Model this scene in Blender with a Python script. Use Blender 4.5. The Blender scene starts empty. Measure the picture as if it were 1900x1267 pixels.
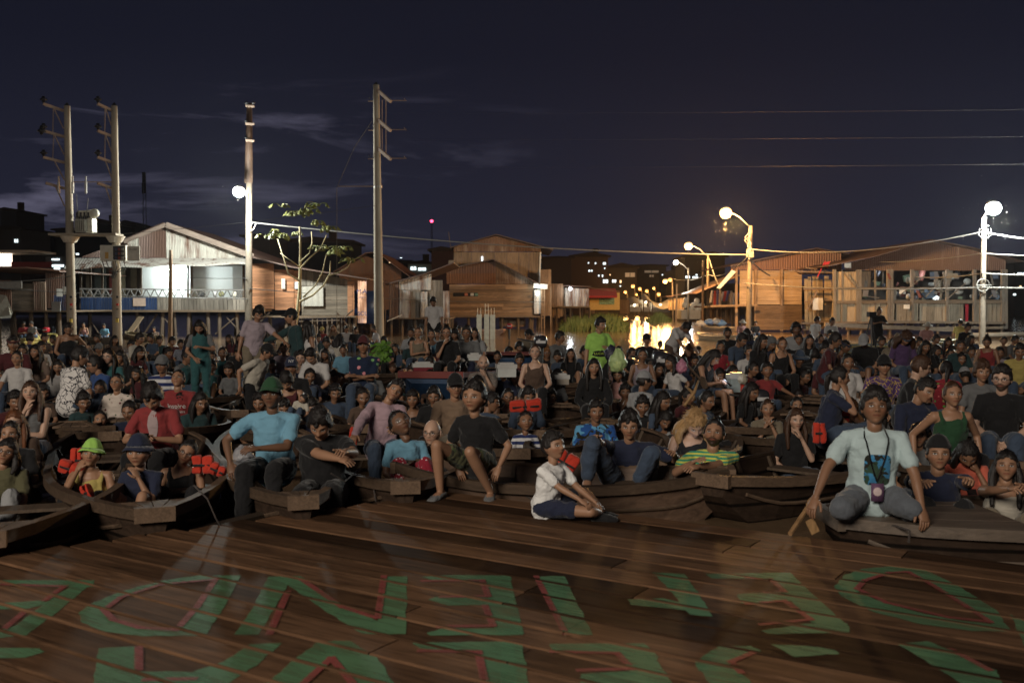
import bpy, math, random
import numpy as np
from mathutils import Vector, Matrix, Euler, noise
from mathutils.geometry import tessellate_polygon
random.seed(7); np.random.seed(7)
R = math.radians
sc = bpy.context.scene
COL = sc.collection
# ---------------------------------------------------------------- camera
F = 1847.0          # focal length in pixels of the 1900 px wide frame (35 mm lens)
CZ = 1.8            # eye height above the water
PITCH = math.atan(68.5 / F)
cam_d = bpy.data.cameras.new('camera'); cam = bpy.data.objects.new('camera', cam_d); COL.objects.link(cam)
cam_d.lens = 35; cam_d.sensor_width = 36; cam_d.clip_start = 0.05; cam_d.clip_end = 4000
cam.location = (0, 0, CZ); cam.rotation_euler = (R(90) - PITCH, 0, 0)
cam_d.dof.use_dof = True; cam_d.dof.focus_distance = 15.0; cam_d.dof.aperture_fstop = 2.6
sc.camera = cam
vs = sc.view_settings
vs.view_transform = 'Standard'; vs.look = 'None'; vs.exposure = 0; vs.gamma = 1; vs.use_curve_mapping = False
cy = sc.cycles
cy.use_denoising = True
try: cy.denoiser = 'OPENIMAGEDENOISE'
except Exception: pass
cy.max_bounces = 5; cy.diffuse_bounces = 2; cy.glossy_bounces = 3; cy.transmission_bounces = 3; cy.transparent_max_bounces = 6
cy.sample_clamp_indirect = 3.0; cy.caustics_reflective = False; cy.caustics_refractive = False
# ---------------------------------------------------------------- world: late dusk sky with thin clouds
wd = bpy.data.worlds.new('World'); sc.world = wd; wd.use_nodes = True
nt = wd.node_tree; nt.nodes.clear()
N = nt.nodes.new; K = nt.links.new
wo = N('ShaderNodeOutputWorld'); bg = N('ShaderNodeBackground'); K(bg.outputs[0], wo.inputs[0])
sky = N('ShaderNodeTexSky'); sky.sky_type = 'NISHITA'; sky.sun_disc = False
sky.sun_elevation = R(-4); sky.sun_rotation = R(200)
tc = N('ShaderNodeTexCoord'); sep = N('ShaderNodeSeparateXYZ'); K(tc.outputs['Generated'], sep.inputs[0])
ramp = N('ShaderNodeValToRGB'); K(sep.outputs[2], ramp.inputs[0])
e = ramp.color_ramp.elements
e[0].position = 0.0; e[0].color = (.023, .023, .038, 1)
e[1].position = 0.45; e[1].color = (.0050, .0058, .0118, 1)
x = e.new(.10); x.color = (.0140, .0148, .028, 1)
x = e.new(.24); x.color = (.0074, .0082, .0170, 1)
addk = N('ShaderNodeMix'); addk.data_type = 'RGBA'; addk.blend_type = 'ADD'; addk.inputs[0].default_value = .012
K(ramp.outputs[0], addk.inputs[6]); K(sky.outputs[0], addk.inputs[7])
mp = N('ShaderNodeMapping'); mp.inputs['Scale'].default_value = (2.2, 2.2, 15); mp.inputs['Location'].default_value = (.75, .3, .9); K(tc.outputs['Generated'], mp.inputs[0])
cn = N('ShaderNodeTexNoise'); cn.inputs['Scale'].default_value = 1.9; cn.inputs['Detail'].default_value = 7; cn.inputs['Roughness'].default_value = .62; cn.inputs['Distortion'].default_value = .5
K(mp.outputs[0], cn.inputs[0])
cr = N('ShaderNodeValToRGB'); cr.color_ramp.elements[0].position = .545; cr.color_ramp.elements[1].position = .74; K(cn.outputs[0], cr.inputs[0])
# clouds gather in the left half of the sky, between 5 and 20 degrees up
mr = N('ShaderNodeMapRange'); mr.inputs[1].default_value = .12; mr.inputs[2].default_value = -.45; K(sep.outputs[0], mr.inputs[0])
mz = N('ShaderNodeMapRange'); mz.inputs[1].default_value = .235; mz.inputs[2].default_value = .17; K(sep.outputs[2], mz.inputs[0])
m1 = N('ShaderNodeMath'); m1.operation = 'MULTIPLY'; K(mr.outputs[0], m1.inputs[0]); K(mz.outputs[0], m1.inputs[1])
m2 = N('ShaderNodeMath'); m2.operation = 'MULTIPLY'; K(m1.outputs[0], m2.inputs[0]); K(cr.outputs[0], m2.inputs[1])
cm = N('ShaderNodeMix'); cm.data_type = 'RGBA'; K(m2.outputs[0], cm.inputs[0]); K(addk.outputs[2], cm.inputs[6]); cm.inputs[7].default_value = (.115, .11, .165, 1)
K(cm.outputs[2], bg.inputs[0]); bg.inputs[1].default_value = 1.0

def lamp(kind, name, loc, power, col, size=.1, aim=None, parent=None):
    l = bpy.data.lights.new(name, kind); l.energy = power; l.color = col
    if kind == 'AREA': l.shape = 'RECTANGLE'; l.size = size[0]; l.size_y = size[1]
    elif kind == 'SUN': l.angle = size
    else: l.shadow_soft_size = size
    o = bpy.data.objects.new(name, l); COL.objects.link(o); o.location = loc
    if aim is not None: o.rotation_euler = (Vector(aim) - Vector(loc)).to_track_quat('-Z', 'Y').to_euler()
    if parent: o.parent = parent; o.matrix_parent_inverse = Matrix.Translation(-parent.location)
    return o
# weak sun lamp standing in for unseen moonlight, from behind the photographer
sun = lamp('SUN', 'sun', (0, -20, 30), .02, (1, .9, .8), R(10), (4, 20, 0))
# the open-air cinema screen behind the photographer that everybody watches
lamp('AREA', 'cinema_screen_light', (-10, -13, 11), 4700, (1, .88, .74), (8, 5), (0, 15, .5))

# ---------------------------------------------------------------- pixel helpers
def W(u, v, d):
    """point seen at photo pixel (u, v), d metres ahead"""
    zc = -(v - 633.5) / F
    y = math.cos(PITCH) + math.sin(PITCH) * zc
    z = -math.sin(PITCH) + math.cos(PITCH) * zc
    k = d / y
    return Vector(((u - 950) / F * k, d, CZ + z * k))
def G(u, v, z=0.0):
    zc = -(v - 633.5) / F
    y = math.cos(PITCH) + math.sin(PITCH) * zc
    zz = -math.sin(PITCH) + math.cos(PITCH) * zc
    k = (z - CZ) / zz
    return Vector(((u - 950) / F * k, y * k, z))

# ---------------------------------------------------------------- materials
MATS = {}
class NT:
    def __init__(s, name, rough=.6, spec=.35):
        s.m = bpy.data.materials.new(name); s.m.use_nodes = True; s.t = s.m.node_tree
        s.b = s.t.nodes['Principled BSDF']; s.b.inputs['Roughness'].default_value = rough
        s.b.inputs['Specular IOR Level'].default_value = spec
    def n(s, kind, **kw):
        x = s.t.nodes.new('ShaderNode' + kind)
        for k, v in kw.items():
            if k.startswith('i_'): x.inputs[k[2:]].default_value = v
            elif k.startswith('j'): x.inputs[int(k[1:])].default_value = v
            else: setattr(x, k, v)
        return x
    def l(s, a, b): s.t.links.new(a, b)
    def math(s, op, a, b=None, c=None, clamp=False):
        x = s.n('Math', operation=op, use_clamp=clamp)
        for i, q in enumerate((a, b, c)):
            if q is None: continue
            if isinstance(q, (int, float)): x.inputs[i].default_value = q
            else: s.l(q, x.inputs[i])
        return x.outputs[0]
    def mix(s, fac, a, b, blend='MIX'):
        x = s.n('Mix', data_type='RGBA', blend_type=blend)
        for i, q in ((0, fac), (6, a), (7, b)):
            if isinstance(q, (int, float)): x.inputs[i].default_value = q
            elif isinstance(q, tuple): x.inputs[i].default_value = q if len(q) == 4 else (*q, 1)
            else: s.l(q, x.inputs[i])
        return x.outputs[2]
    def noise(s, scale, detail=4, vec=None, rough=.55, dist=0):
        x = s.n('TexNoise'); x.inputs['Scale'].default_value = scale; x.inputs['Detail'].default_value = detail
        x.inputs['Roughness'].default_value = rough; x.inputs['Distortion'].default_value = dist
        if vec is not None: s.l(vec, x.inputs[0])
        return x
    def obj(s, scale=None):
        t = s.n('TexCoord'); o = t.outputs['Object']
        if scale:
            m = s.n('Mapping'); m.inputs['Scale'].default_value = scale; s.l(o, m.inputs[0]); o = m.outputs[0]
        return o
    def ramp(s, fac, *els):
        r = s.n('ValToRGB'); s.l(fac, r.inputs[0]); e = r.color_ramp.elements
        for i, (p, c) in enumerate(els):
            x = e[i] if i < 2 else e.new(p)
            x.position = p; x.color = (*c, 1) if len(c) == 3 else c
        return r.outputs[0]
    def bump(s, h, strength=.3, dist=.01):
        b = s.n('Bump'); b.inputs['Strength'].default_value = strength; b.inputs['Distance'].default_value = dist
        s.l(h, b.inputs['Height']); s.l(b.outputs[0], s.b.inputs['Normal'])
    def col(s, c): s.l(c, s.b.inputs['Base Color']) if not isinstance(c, tuple) else setattr(s.b.inputs['Base Color'], 'default_value', (*c, 1))

def mcache(fn):
    def g(*a, **k):
        key = (fn.__name__,) + a + tuple(sorted(k.items()))
        if key not in MATS: MATS[key] = fn(*a, **k)
        return MATS[key]
    return g
@mcache
def m_plain(name, c, rough=.6, metal=0.0, var=.25, scale=6.0, bump=.15):
    t = NT(name, rough); n = t.noise(scale, 5, t.obj())
    c2 = tuple(max(0, q * (1 - var * 1.6)) for q in c)
    t.col(t.mix(n.outputs[0], c2, tuple(min(1, q * (1 + var)) for q in c))); t.b.inputs['Metallic'].default_value = metal
    n2 = t.noise(scale * 9, 3, t.obj()); t.bump(n2.outputs[0], bump, .01)
    return t.m
@mcache
def m_wood(name, c, along='x', rough=.65, island=.5, scale=1.0, spec=.35, dark=.35):
    """weathered boards: long grain, stains, each board its own tone"""
    t = NT(name, rough, spec)
    s = {'x': (.8, 9, 9), 'y': (9, .8, 9), 'z': (9, 9, .8)}[along]
    s = tuple(q * scale for q in s)
    v = t.obj(s); geo = t.n('NewGeometry')
    addv = t.n('VectorMath', operation='ADD'); t.l(v, addv.inputs[0])
    sc_ = t.n('VectorMath', operation='SCALE'); sc_.inputs[3].default_value = 37.0
    cmb = t.n('CombineXYZ'); [t.l(geo.outputs['Random Per Island'], cmb.inputs[i]) for i in range(3)]
    t.l(cmb.outputs[0], sc_.inputs[0]); t.l(sc_.outputs[0], addv.inputs[1]); v = addv.outputs[0]
    g = t.noise(2.2, 9, v, .65, 1.2); st = t.noise(.7, 4, t.obj(), .6)
    d = tuple(q * dark for q in c)
    a = t.mix(t.ramp(g.outputs[0], (.3, (0, 0, 0)), (.7, (1, 1, 1))), d, c)
    a = t.mix(t.ramp(st.outputs[0], (.35, (0, 0, 0)), (.7, (.55, .55, .55))), a, tuple(q * .45 for q in c))
    lo = 1 - island
    isl = t.n('MapRange'); t.l(geo.outputs['Random Per Island'], isl.inputs[0]); isl.inputs[3].default_value = lo; isl.inputs[4].default_value = 1 + island * .7
    a = t.mix(1.0, a, isl.outputs[0], 'MULTIPLY')
    t.col(a); t.bump(g.outputs[0], .35, .01)
    rr = t.n('MapRange'); t.l(st.outputs[0], rr.inputs[0]); rr.inputs[3].default_value = rough - .18; rr.inputs[4].default_value = rough + .18; t.l(rr.outputs[0], t.b.inputs['Roughness'])
    return t.m
@mcache
def m_metal_sheet(name, c, rust=.5, c2=(.13, .065, .04)):
    """galvanised sheet, streaked with rust down the slope"""
    t = NT(name, .5, .4); v = t.obj((1.6, 1.6, .25))
    n = t.noise(1.5, 7, v, .65); n2 = t.noise(.5, 3, t.obj(), .6)
    geo = t.n('NewGeometry')
    f = t.math('ADD', n.outputs[0], t.math('MULTIPLY', n2.outputs[0], .5)); f = t.math('ADD', f, t.math('MULTIPLY', geo.outputs['Random Per Island'], .22))
    lo = 1.05 - rust * .6
    t.col(t.mix(t.ramp(f, (lo - .14, (0, 0, 0)), (lo + .1, (1, 1, 1))), c, c2)); t.bump(n.outputs[0], .2, .01)
    t.b.inputs['Metallic'].default_value = .15
    return t.m
@mcache
def m_emit(name, c, s):
    t = NT(name); t.b.inputs['Emission Color'].default_value = (*c, 1); t.b.inputs['Emission Strength'].default_value = s; t.col(c)
    return t.m
@mcache
def m_cloth(c, pat='plain', c2=(.5, .5, .5), ps=1.0):
    t = NT('cloth_' + pat, .85, .15); o = t.obj()
    n = t.noise(4, 4, o); a = t.mix(n.outputs[0], tuple(q * .8 for q in c), tuple(min(1, q * 1.12) for q in c))
    if pat == 'floral':
        vo = t.n('TexVoronoi'); vo.inputs['Scale'].default_value = 13 * ps; t.l(o, vo.inputs[0])
        nz = t.noise(26 * ps, 3, o)
        f = t.math('ADD', vo.outputs['Distance'], t.math('MULTIPLY', nz.outputs[0], .35))
        k = t.ramp(f, (.42, (1, 1, 1)), (.50, (0, 0, 0)))
        hue = t.mix(t.ramp(vo.outputs['Color'], (.4, (0, 0, 0)), (.5, (1, 1, 1))), c2, (c2[1] * .7, c2[0] * .6, c2[2] * .5))
        sep = t.n('SeparateColor'); t.l(vo.outputs['Color'], sep.inputs[0])
        k = t.math('MULTIPLY', k, t.math('GREATER_THAN', sep.outputs[2], .35))
        a = t.mix(k, a, hue)
    elif pat == 'lines':
        vo = t.n('TexVoronoi', feature='DISTANCE_TO_EDGE'); vo.inputs['Scale'].default_value = 11 * ps
        nz = t.noise(5, 4, o); ad = t.n('VectorMath', operation='ADD'); t.l(o, ad.inputs[0]); s2 = t.n('VectorMath', operation='SCALE'); s2.inputs[3].default_value = .35; t.l(nz.outputs['Color'], s2.inputs[0]); t.l(s2.outputs[0], ad.inputs[1]); t.l(ad.outputs[0], vo.inputs[0])
        a = t.mix(t.ramp(vo.outputs['Distance'], (.035, (1, 1, 1)), (.075, (0, 0, 0))), a, c2)
    elif pat == 'dots':
        vo = t.n('TexVoronoi'); vo.inputs['Scale'].default_value = 30 * ps; t.l(o, vo.inputs[0])
        a = t.mix(t.ramp(vo.outputs['Distance'], (.22, (1, 1, 1)), (.3, (0, 0, 0))), a, c2)
    elif pat == 'stripe':
        w = t.n('TexWave', wave_type='BANDS', bands_direction='Z'); w.inputs['Scale'].default_value = 7 * ps; w.inputs['Distortion'].default_value = 1.2; t.l(o, w.inputs[0])
        a = t.mix(t.ramp(w.outputs[0], (.45, (0, 0, 0)), (.55, (1, 1, 1))), a, c2)
    elif pat == 'camo':
        n1 = t.noise(11 * ps, 2, o); n3 = t.noise(17 * ps, 2, o, dist=1)
        a = t.mix(t.ramp(n1.outputs[0], (.5, (0, 0, 0)), (.53, (1, 1, 1))), a, c2)
        a = t.mix(t.ramp(n3.outputs[0], (.56, (0, 0, 0)), (.58, (1, 1, 1))), a, (.02, .02, .015))
    t.col(a)
    t.b.inputs['Sheen Weight'].default_value = .12; t.b.inputs['Sheen Roughness'].default_value = .5
    w2 = t.noise(5.5, 2.5, o, .5, 1.4); t.bump(w2.outputs[0], .55, .05)
    return t.m
@mcache
def m_hair(c):
    t = NT('hair', .52, .4); v = t.obj((1, 1, .10)); n = t.noise(130, 4, v)
    t.col(t.mix(n.outputs[0], tuple(q * .4 for q in c), tuple(q * 1.5 for q in c))); t.bump(n.outputs[0], .7, .01)
    return t.m
@mcache
def m_skin(c, beard=0.0, grey=False):
    """skin with brows, eyes, lips and nostrils placed by the head's own coordinates (attribute hp)"""
    t = NT('skin', .5, .4)
    try: t.b.inputs['Subsurface Weight'].default_value = 0.0
    except Exception: pass
    at = t.n('Attribute', attribute_name='hp'); sp = t.n('SeparateXYZ'); t.l(at.outputs['Vector'], sp.inputs[0])
    X, Y, Z = sp.outputs; M = t.math
    ax = M('ABSOLUTE', X)
    front = M('LESS_THAN', Y, -.045)
    def ell(cx, cz, rx, rz, soft=.35, ax=ax, tilt=0.0):
        dx = M('DIVIDE', M('SUBTRACT', ax, cx), rx)
        zz = M('SUBTRACT', Z, cz)
        if tilt: zz = M('SUBTRACT', zz, M('MULTIPLY', M('SUBTRACT', ax, cx), tilt))
        dz = M('DIVIDE', zz, rz)
        r2 = M('ADD', M('MULTIPLY', dx, dx), M('MULTIPLY', dz, dz))
        k = t.n('MapRange'); t.l(r2, k.inputs[0]); k.inputs[1].default_value = 1 + soft; k.inputs[2].default_value = 1 - soft
        return M('MULTIPLY', k.outputs[0], front)
    nz = t.noise(7, 4, t.obj()); base = t.mix(nz.outputs[0], tuple(q * .84 for q in c), tuple(q * 1.12 for q in c))
    base = t.mix(M('MULTIPLY', ell(.042, -.028, .024, .02, .9), .35), base, (c[0] * 1.05, c[1] * .72, c[2] * .68))
    if beard:
        b1 = ell(0, -.078, .052, .036, .4, X); b2 = ell(0, -.046, .032, .010, .4, X)
        b3 = M('MULTIPLY', M('LESS_THAN', Z, -.045), M('LESS_THAN', Y, .01))
        b3 = M('MULTIPLY', b3, M('GREATER_THAN', Z, -1))
        bb = M('MAXIMUM', M('MAXIMUM', b1, b2), M('MULTIPLY', b3, .85))
        base = t.mix(M('MULTIPLY', bb, beard), base, (.12, .11, .1) if grey else (.012, .008, .006))
    base = t.mix(M('MULTIPLY', ell(.032, .004, .022, .014, .6), .45), base, tuple(q * .5 for q in c))
    base = t.mix(M('MULTIPLY', ell(0, -.053, .024, .0075, .4, X), .75), base, (c[0] * .75, c[1] * .42, c[2] * .42))
    base = t.mix(M('MULTIPLY', ell(0, -.0515, .023, .0016, .6, X), .8), base, (.03, .012, .01))
    base = t.mix(M('MULTIPLY', ell(.008, -.030, .0042, .003, .6), .8), base, (.02, .01, .008))
    base = t.mix(M('MULTIPLY', ell(.033, .0225, .0195, .0042, .5, tilt=-.12), .85), base, (.015, .01, .008))
    base = t.mix(ell(.032, .0045, .0155, .0072, .2), base, (.02, .012, .01))
    base = t.mix(ell(.032, .0035, .0125, .0050, .2), base, (.5, .47, .44))
    base = t.mix(ell(.032, .0052, .0056, .0056, .2), base, (.015, .008, .006))
    t.col(base)
    p = t.noise(90, 3, t.obj()); t.bump(p.outputs[0], .12, .004)
    return t.m

# ---------------------------------------------------------------- mesh helpers
def tag(o, label=None, cat=None, group=None, kind=None):
    if label: o['label'] = label
    if cat: o['category'] = cat
    if group: o['group'] = group
    if kind: o['kind'] = kind
    return o
class MB:
    """collects verts and faces, then links ONE object"""
    def __init__(s): s.v = []; s.f = []
    def add(s, vs, fs):
        n = len(s.v); s.v.extend(tuple(p) for p in vs); s.f.extend(tuple(i + n for i in f) for f in fs); return s
    def box(s, a, b, M=None):
        x0, y0, z0 = a; x1, y1, z1 = b
        vs = [Vector(p) for p in ((x0, y0, z0), (x1, y0, z0), (x1, y1, z0), (x0, y1, z0), (x0, y0, z1), (x1, y0, z1), (x1, y1, z1), (x0, y1, z1))]
        if M is not None: vs = [M @ p for p in vs]
        return s.add(vs, [(0, 3, 2, 1), (4, 5, 6, 7), (0, 1, 5, 4), (1, 2, 6, 5), (2, 3, 7, 6), (3, 0, 4, 7)])
    def tube(s, pts, r, n=8, closed=True):
        pts = [Vector(p) for p in pts]; k = len(pts); rs = r if isinstance(r, (list, tuple)) else [r] * k
        vs = []; ref = None
        for i, p in enumerate(pts):
            t = (pts[min(i + 1, k - 1)] - pts[max(i - 1, 0)]).normalized()
            if ref is None: ref = Vector((1, 0, 0)) if abs(t.x) < .8 else Vector((0, 1, 0))
            a = (ref - t * ref.dot(t)).normalized(); b = t.cross(a); ref = a
            for j in range(n):
                w = 2 * math.pi * j / n; vs.append(p + (a * math.cos(w) + b * math.sin(w)) * rs[i])
        fs = [(i * n + j, i * n + (j + 1) % n, (i + 1) * n + (j + 1) % n, (i + 1) * n + j) for i in range(k - 1) for j in range(n)]
        if closed: fs += [tuple(range(n))[::-1], tuple((k - 1) * n + j for j in range(n))]
        return s.add(vs, fs)
    def beam(s, a, b, w, h=None):
        """square timber from a to b"""
        a = Vector(a); b = Vector(b); h = h or w; t = (b - a).normalized()
        ref = Vector((0, 0, 1)) if abs(t.z) < .9 else Vector((0, 1, 0))
        x = t.cross(ref).normalized() * w / 2; y = t.cross(x).normalized() * h / 2
        vs = [a - x - y, a + x - y, a + x + y, a - x + y, b - x - y, b + x - y, b + x + y, b - x + y]
        return s.add(vs, [(0, 1, 2, 3)[::-1], (4, 5, 6, 7), (0, 1, 5, 4), (1, 2, 6, 5), (2, 3, 7, 6), (3, 0, 4, 7)])
    def ball(s, c, r, n=12, m=8):
        c = Vector(c); r = r if isinstance(r, (tuple, list, Vector)) else (r, r, r)
        vs = [c + Vector((0, 0, r[2]))]
        for i in range(1, m):
            a = math.pi * i / m
            for j in range(n):
                w = 2 * math.pi * j / n; vs.append(c + Vector((r[0] * math.sin(a) * math.cos(w), r[1] * math.sin(a) * math.sin(w), r[2] * math.cos(a))))
        vs.append(c - Vector((0, 0, r[2]))); L = len(vs) - 1
        fs = [(0, 1 + j, 1 + (j + 1) % n) for j in range(n)]
        fs += [(1 + i * n + j, 1 + (i + 1) * n + j, 1 + (i + 1) * n + (j + 1) % n, 1 + i * n + (j + 1) % n) for i in range(m - 2) for j in range(n)]
        fs += [(L, 1 + (m - 2) * n + (j + 1) % n, 1 + (m - 2) * n + j) for j in range(n)]
        return s.add(vs, fs)
    def build(s, name, mat, parent=None, smooth=False, loc=None):
        me = bpy.data.meshes.new(name); me.from_pydata([tuple(p) for p in s.v], [], s.f)
        if smooth: me.polygons.foreach_set('use_smooth', [True] * len(me.polygons))
        me.update(); o = bpy.data.objects.new(name, me); COL.objects.link(o)
        if mat is not None: me.materials.append(mat)
        if loc is not None:
            me.transform(Matrix.Translation(-Vector(loc))); o.location = loc
        if parent is not None:
            o.parent = parent; o.matrix_parent_inverse = Matrix.Translation(-parent.location)
        return o
def empty(name, loc, label, cat, group=None):
    o = bpy.data.objects.new(name, None); COL.objects.link(o); o.location = loc; o.empty_display_size = .2
    return tag(o, label, cat, group)
# ================================================================ SETTING
# river: muddy, small ripples
t = NT('river_water', .09, .5); o_ = t.obj((1, .55, 1))
n1 = t.noise(1.6, 3, o_); n2 = t.noise(7, 3, o_); n3 = t.noise(.35, 2, o_)
h = t.math('ADD', t.math('MULTIPLY', n1.outputs[0], .55), t.math('MULTIPLY', n2.outputs[0], .18)); h = t.math('ADD', h, t.math('MULTIPLY', n3.outputs[0], .6))
t.bump(h, .5, .08); t.col((.13, .085, .05)); M_WATER = t.m
b = MB(); b.add([(-1500, -60, 0), (1500, -60, 0), (1500, 2500, 0), (-1500, 2500, 0)], [(0, 1, 2, 3)])
tag(b.build('water', M_WATER), 'calm brown river water between the boats and the stilt houses', kind='structure')
# river bed / far bank: low hill rising beyond the houses
M_HILL = m_plain('hill_earth', (.035, .032, .028), .95)
b = MB(); nx, ny = 60, 14
for j in range(ny + 1):
    for i in range(nx + 1):
        x = -500 + 1000 * i / nx; y = 150 + 40 * j
        chan = math.exp(-((x - y * .122) / 9) ** 2)
        z = -1 + min(1, j / 3) * (3.5 + 4 * noise.noise(Vector((x * .01, y * .01, 3)))) * (1 - chan) + j * .9 * (1 - chan)
        b.v.append((x, y, z))
for j in range(ny):
    for i in range(nx):
        a = j * (nx + 1) + i; b.f.append((a, a + 1, a + nx + 2, a + nx + 1))
tag(b.build('hill', M_HILL, smooth=True), 'dark built up slope behind the river', kind='structure')

# ---------------------------------------------------------------- the floating stage
DZ = .25
C0 = G(850, 914, DZ); RD = (G(1900, 1046, DZ) - C0).normalized()     # planks run along RD
LE = (G(0, 1029, DZ) - C0).normalized()                                # left edge
PT = Vector((RD.y, -RD.x, 0));
if PT.y > 0: PT = -PT
PW = .235
M_DECK = m_wood('stage_boards', (.165, .090, .050), 'x', .70, .75, .8, .05, .16)
ang = math.atan2(RD.y, RD.x); MD = Matrix.Translation(C0) @ Matrix.Rotation(ang, 4, 'Z'); MDI = MD.inverted()
PTl = (MDI.to_3x3() @ PT); LEl = MDI.to_3x3() @ LE; sgn = 1 if PTl.y > 0 else -1
boards = MB(); strips = []; strips_l = []
for i in range(34):
    t0 = i * PW + .008; t1 = (i + 1) * PW - .009 - random.random() * .008
    sL = min(LEl.x / abs(LEl.y) * t0, LEl.x / abs(LEl.y) * t1) + random.uniform(-.05, .03)
    cuts = [sL]; s_ = sL
    while s_ < 13:
        s_ += random.uniform(2.6, 4.2); cuts.append(s_)
    zj = 0
    for q in range(len(cuts) - 1):
        dz = random.uniform(-.0025, 0); x0 = cuts[q] + .004; x1 = cuts[q + 1] - .004
        k = 8; vs = []; fs = []
        for a in range(k + 1):
            x = x0 + (x1 - x0) * a / k; w1 = noise.noise(Vector((x * .9, i * 3.1, 0))) * .004; w2 = noise.noise(Vector((x * .9, i * 3.1 + 9, 0))) * .004
            ya, yb = sgn * (t0 + w1), sgn * (t1 + w2)
            vs += [(x, ya, dz - .005), (x, ya + sgn * .006, dz), (x, yb - sgn * .006, dz), (x, yb, dz - .005), (x, yb, -.045), (x, ya, -.045)]
        for a in range(k):
            for c in range(6): fs.append((a * 6 + c, a * 6 + (c + 1) % 6, (a + 1) * 6 + (c + 1) % 6, (a + 1) * 6 + c))
        fs += [(0, 5, 4, 3, 2, 1), tuple(k * 6 + c for c in range(6))]
        boards.add(vs, fs)
    strips_l.append(sL); strips.append((t0 + .006, t1 - .006))
stage = empty('wooden_stage', C0, 'plank stage with green and red hand painted letters floating in front of the boats', 'stage')
def stage_part(mb, name, mat, smooth=False):
    o = mb.build(name, mat, None, smooth); o.matrix_world = MD; o.parent = stage; o.matrix_parent_inverse = Matrix.Translation(-stage.location); return o
stage_part(boards, 'boards', M_DECK)
b = MB()
for q in range(9):
    xx = -1 + q * 1.6; b.box((xx, min(0, sgn * 8) if 0 else (0.05 if sgn > 0 else -8), -.2), (xx + .12, 8 if sgn > 0 else -.05, -.05))
b.box((-.3, (.02 if sgn > 0 else -.1), -.24), (13, (.1 if sgn > 0 else -.02), -.052))
stage_part(b, 'joists', m_wood('stage_joist', (.06, .04, .025), 'y'))
# painted letters: strokes traced on the floor, cut to the boards
def lc(side, pts): ox = 0 if side == 'L' else 950; return [MDI @ G(ox + p[0] / 2, 900 + p[1] / 2, DZ) for p in pts]
def clip(poly, y, keep_less):
    out = []; n = len(poly)
    for i in range(n):
        a = poly[i]; c = poly[(i + 1) % n]; ia = (a[1] <= y) == keep_less; ic = (c[1] <= y) == keep_less
        if ia: out.append(a)
        if ia != ic: tt = (y - a[1]) / (c[1] - a[1]); out.append((a[0] + (c[0] - a[0]) * tt, y))
    return out
def densify(p, n=9):
    out = []
    for i in range(len(p)):
        a = p[i]; c = p[(i + 1) % len(p)]
        for k in range(n):
            q = k / n; w = .005 if k else 0; x = a[0] + (c[0] - a[0]) * q; y = a[1] + (c[1] - a[1]) * q
            out.append((x + noise.noise(Vector((x * 19, y * 19, 0))) * w * 2, y + noise.noise(Vector((x * 14, y * 14, 5))) * w * 2))
    return out
def paint(mb, polys, z, ragged=True):
    for ip, P in enumerate(polys):
        zz = z + ip * .00006
        P = [(p.x, p.y) if isinstance(p, Vector) else p for p in P]
        if ragged: P = densify(P)
        for (t0, t1) in strips:
            lo, hi = sorted((sgn * t0, sgn * t1)); Q = clip(clip(P, lo, False), hi, True)
            if len(Q) < 3: continue
            vs = [Vector((q[0], q[1], zz)) for q in Q]; n0 = len(mb.v); mb.v.extend(vs)
            for tri in tessellate_polygon([vs]):
                a, c, d = [vs[i] for i in tri]
                if (c - a).cross(d - a).length < 1e-7: continue
                tri = tri if (c - a).cross(d - a).z > 0 else tri[::-1]; mb.f.append(tuple(i + n0 for i in tri))
def ring(side, out, inn): O = lc(side, out); I = lc(side, inn); n = len(O); return [[O[i], O[(i + 1) % n], I[(i + 1) % n], I[i]] for i in range(n)]
def stroke(side, pts, w=12):
    out = []
    P = lc(side, pts)
    for a, c in zip(P, P[1:]):
        d = (c - a); dd = d.normalized(); k = Vector((-dd.y, dd.x, 0)) * w * .0014; e_ = dd * w * .0012
        out.append([a - k - e_, c - k + e_, c + k + e_, a + k - e_])
    return out
green = [lc('L', p) for p in (
    [(-60, 352), (352, 352), (345, 378), (215, 380), (100, 366), (-60, 366)], [(285, 366), (350, 356), (235, 452), (100, 556), (-40, 572), (-40, 548), (60, 520), (215, 402)], [(-60, 440), (150, 428), (185, 436), (110, 458), (-60, 462)],
    [(1000, 338), (1085, 344), (1050, 402), (960, 555), (868, 555), (935, 460), (985, 360)], [(1010, 338), (1118, 338), (1290, 455), (1405, 505), (1500, 552), (1345, 552), (1200, 462), (1070, 372)], [(1430, 338), (1512, 338), (1506, 553), (1398, 540), (1408, 480)],
    [(1562, 340), (1680, 333), (1898, 335), (1898, 352), (1600, 352)], [(1588, 425), (1620, 414), (1905, 418), (1905, 444), (1660, 446)], [(1585, 548), (1640, 531), (1935, 530), (1940, 555), (1600, 558)], [(1800, 338), (1892, 338), (1945, 552), (1838, 552), (1815, 450)],
    [(-60, 605), (150, 605), (168, 618), (90, 640), (-60, 642)], [(366, 605), (500, 598), (506, 695), (540, 760), (345, 760)], [(500, 690), (700, 692), (780, 720), (800, 760), (520, 760), (500, 725)], [(690, 700), (830, 655), (930, 590), (1048, 585), (960, 662), (850, 734), (800, 770), (700, 770)],
    [(1185, 580), (1300, 578), (1400, 640), (1485, 770), (1330, 770), (1235, 645), (1190, 600)], [(1185, 580), (1260, 590), (1235, 645), (1110, 770), (950, 770), (1100, 640)],
    [(1530, 585), (1905, 580), (1905, 612), (1600, 612), (1560, 606)], [(1780, 600), (1905, 600), (1925, 770), (1812, 770)])]
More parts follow.
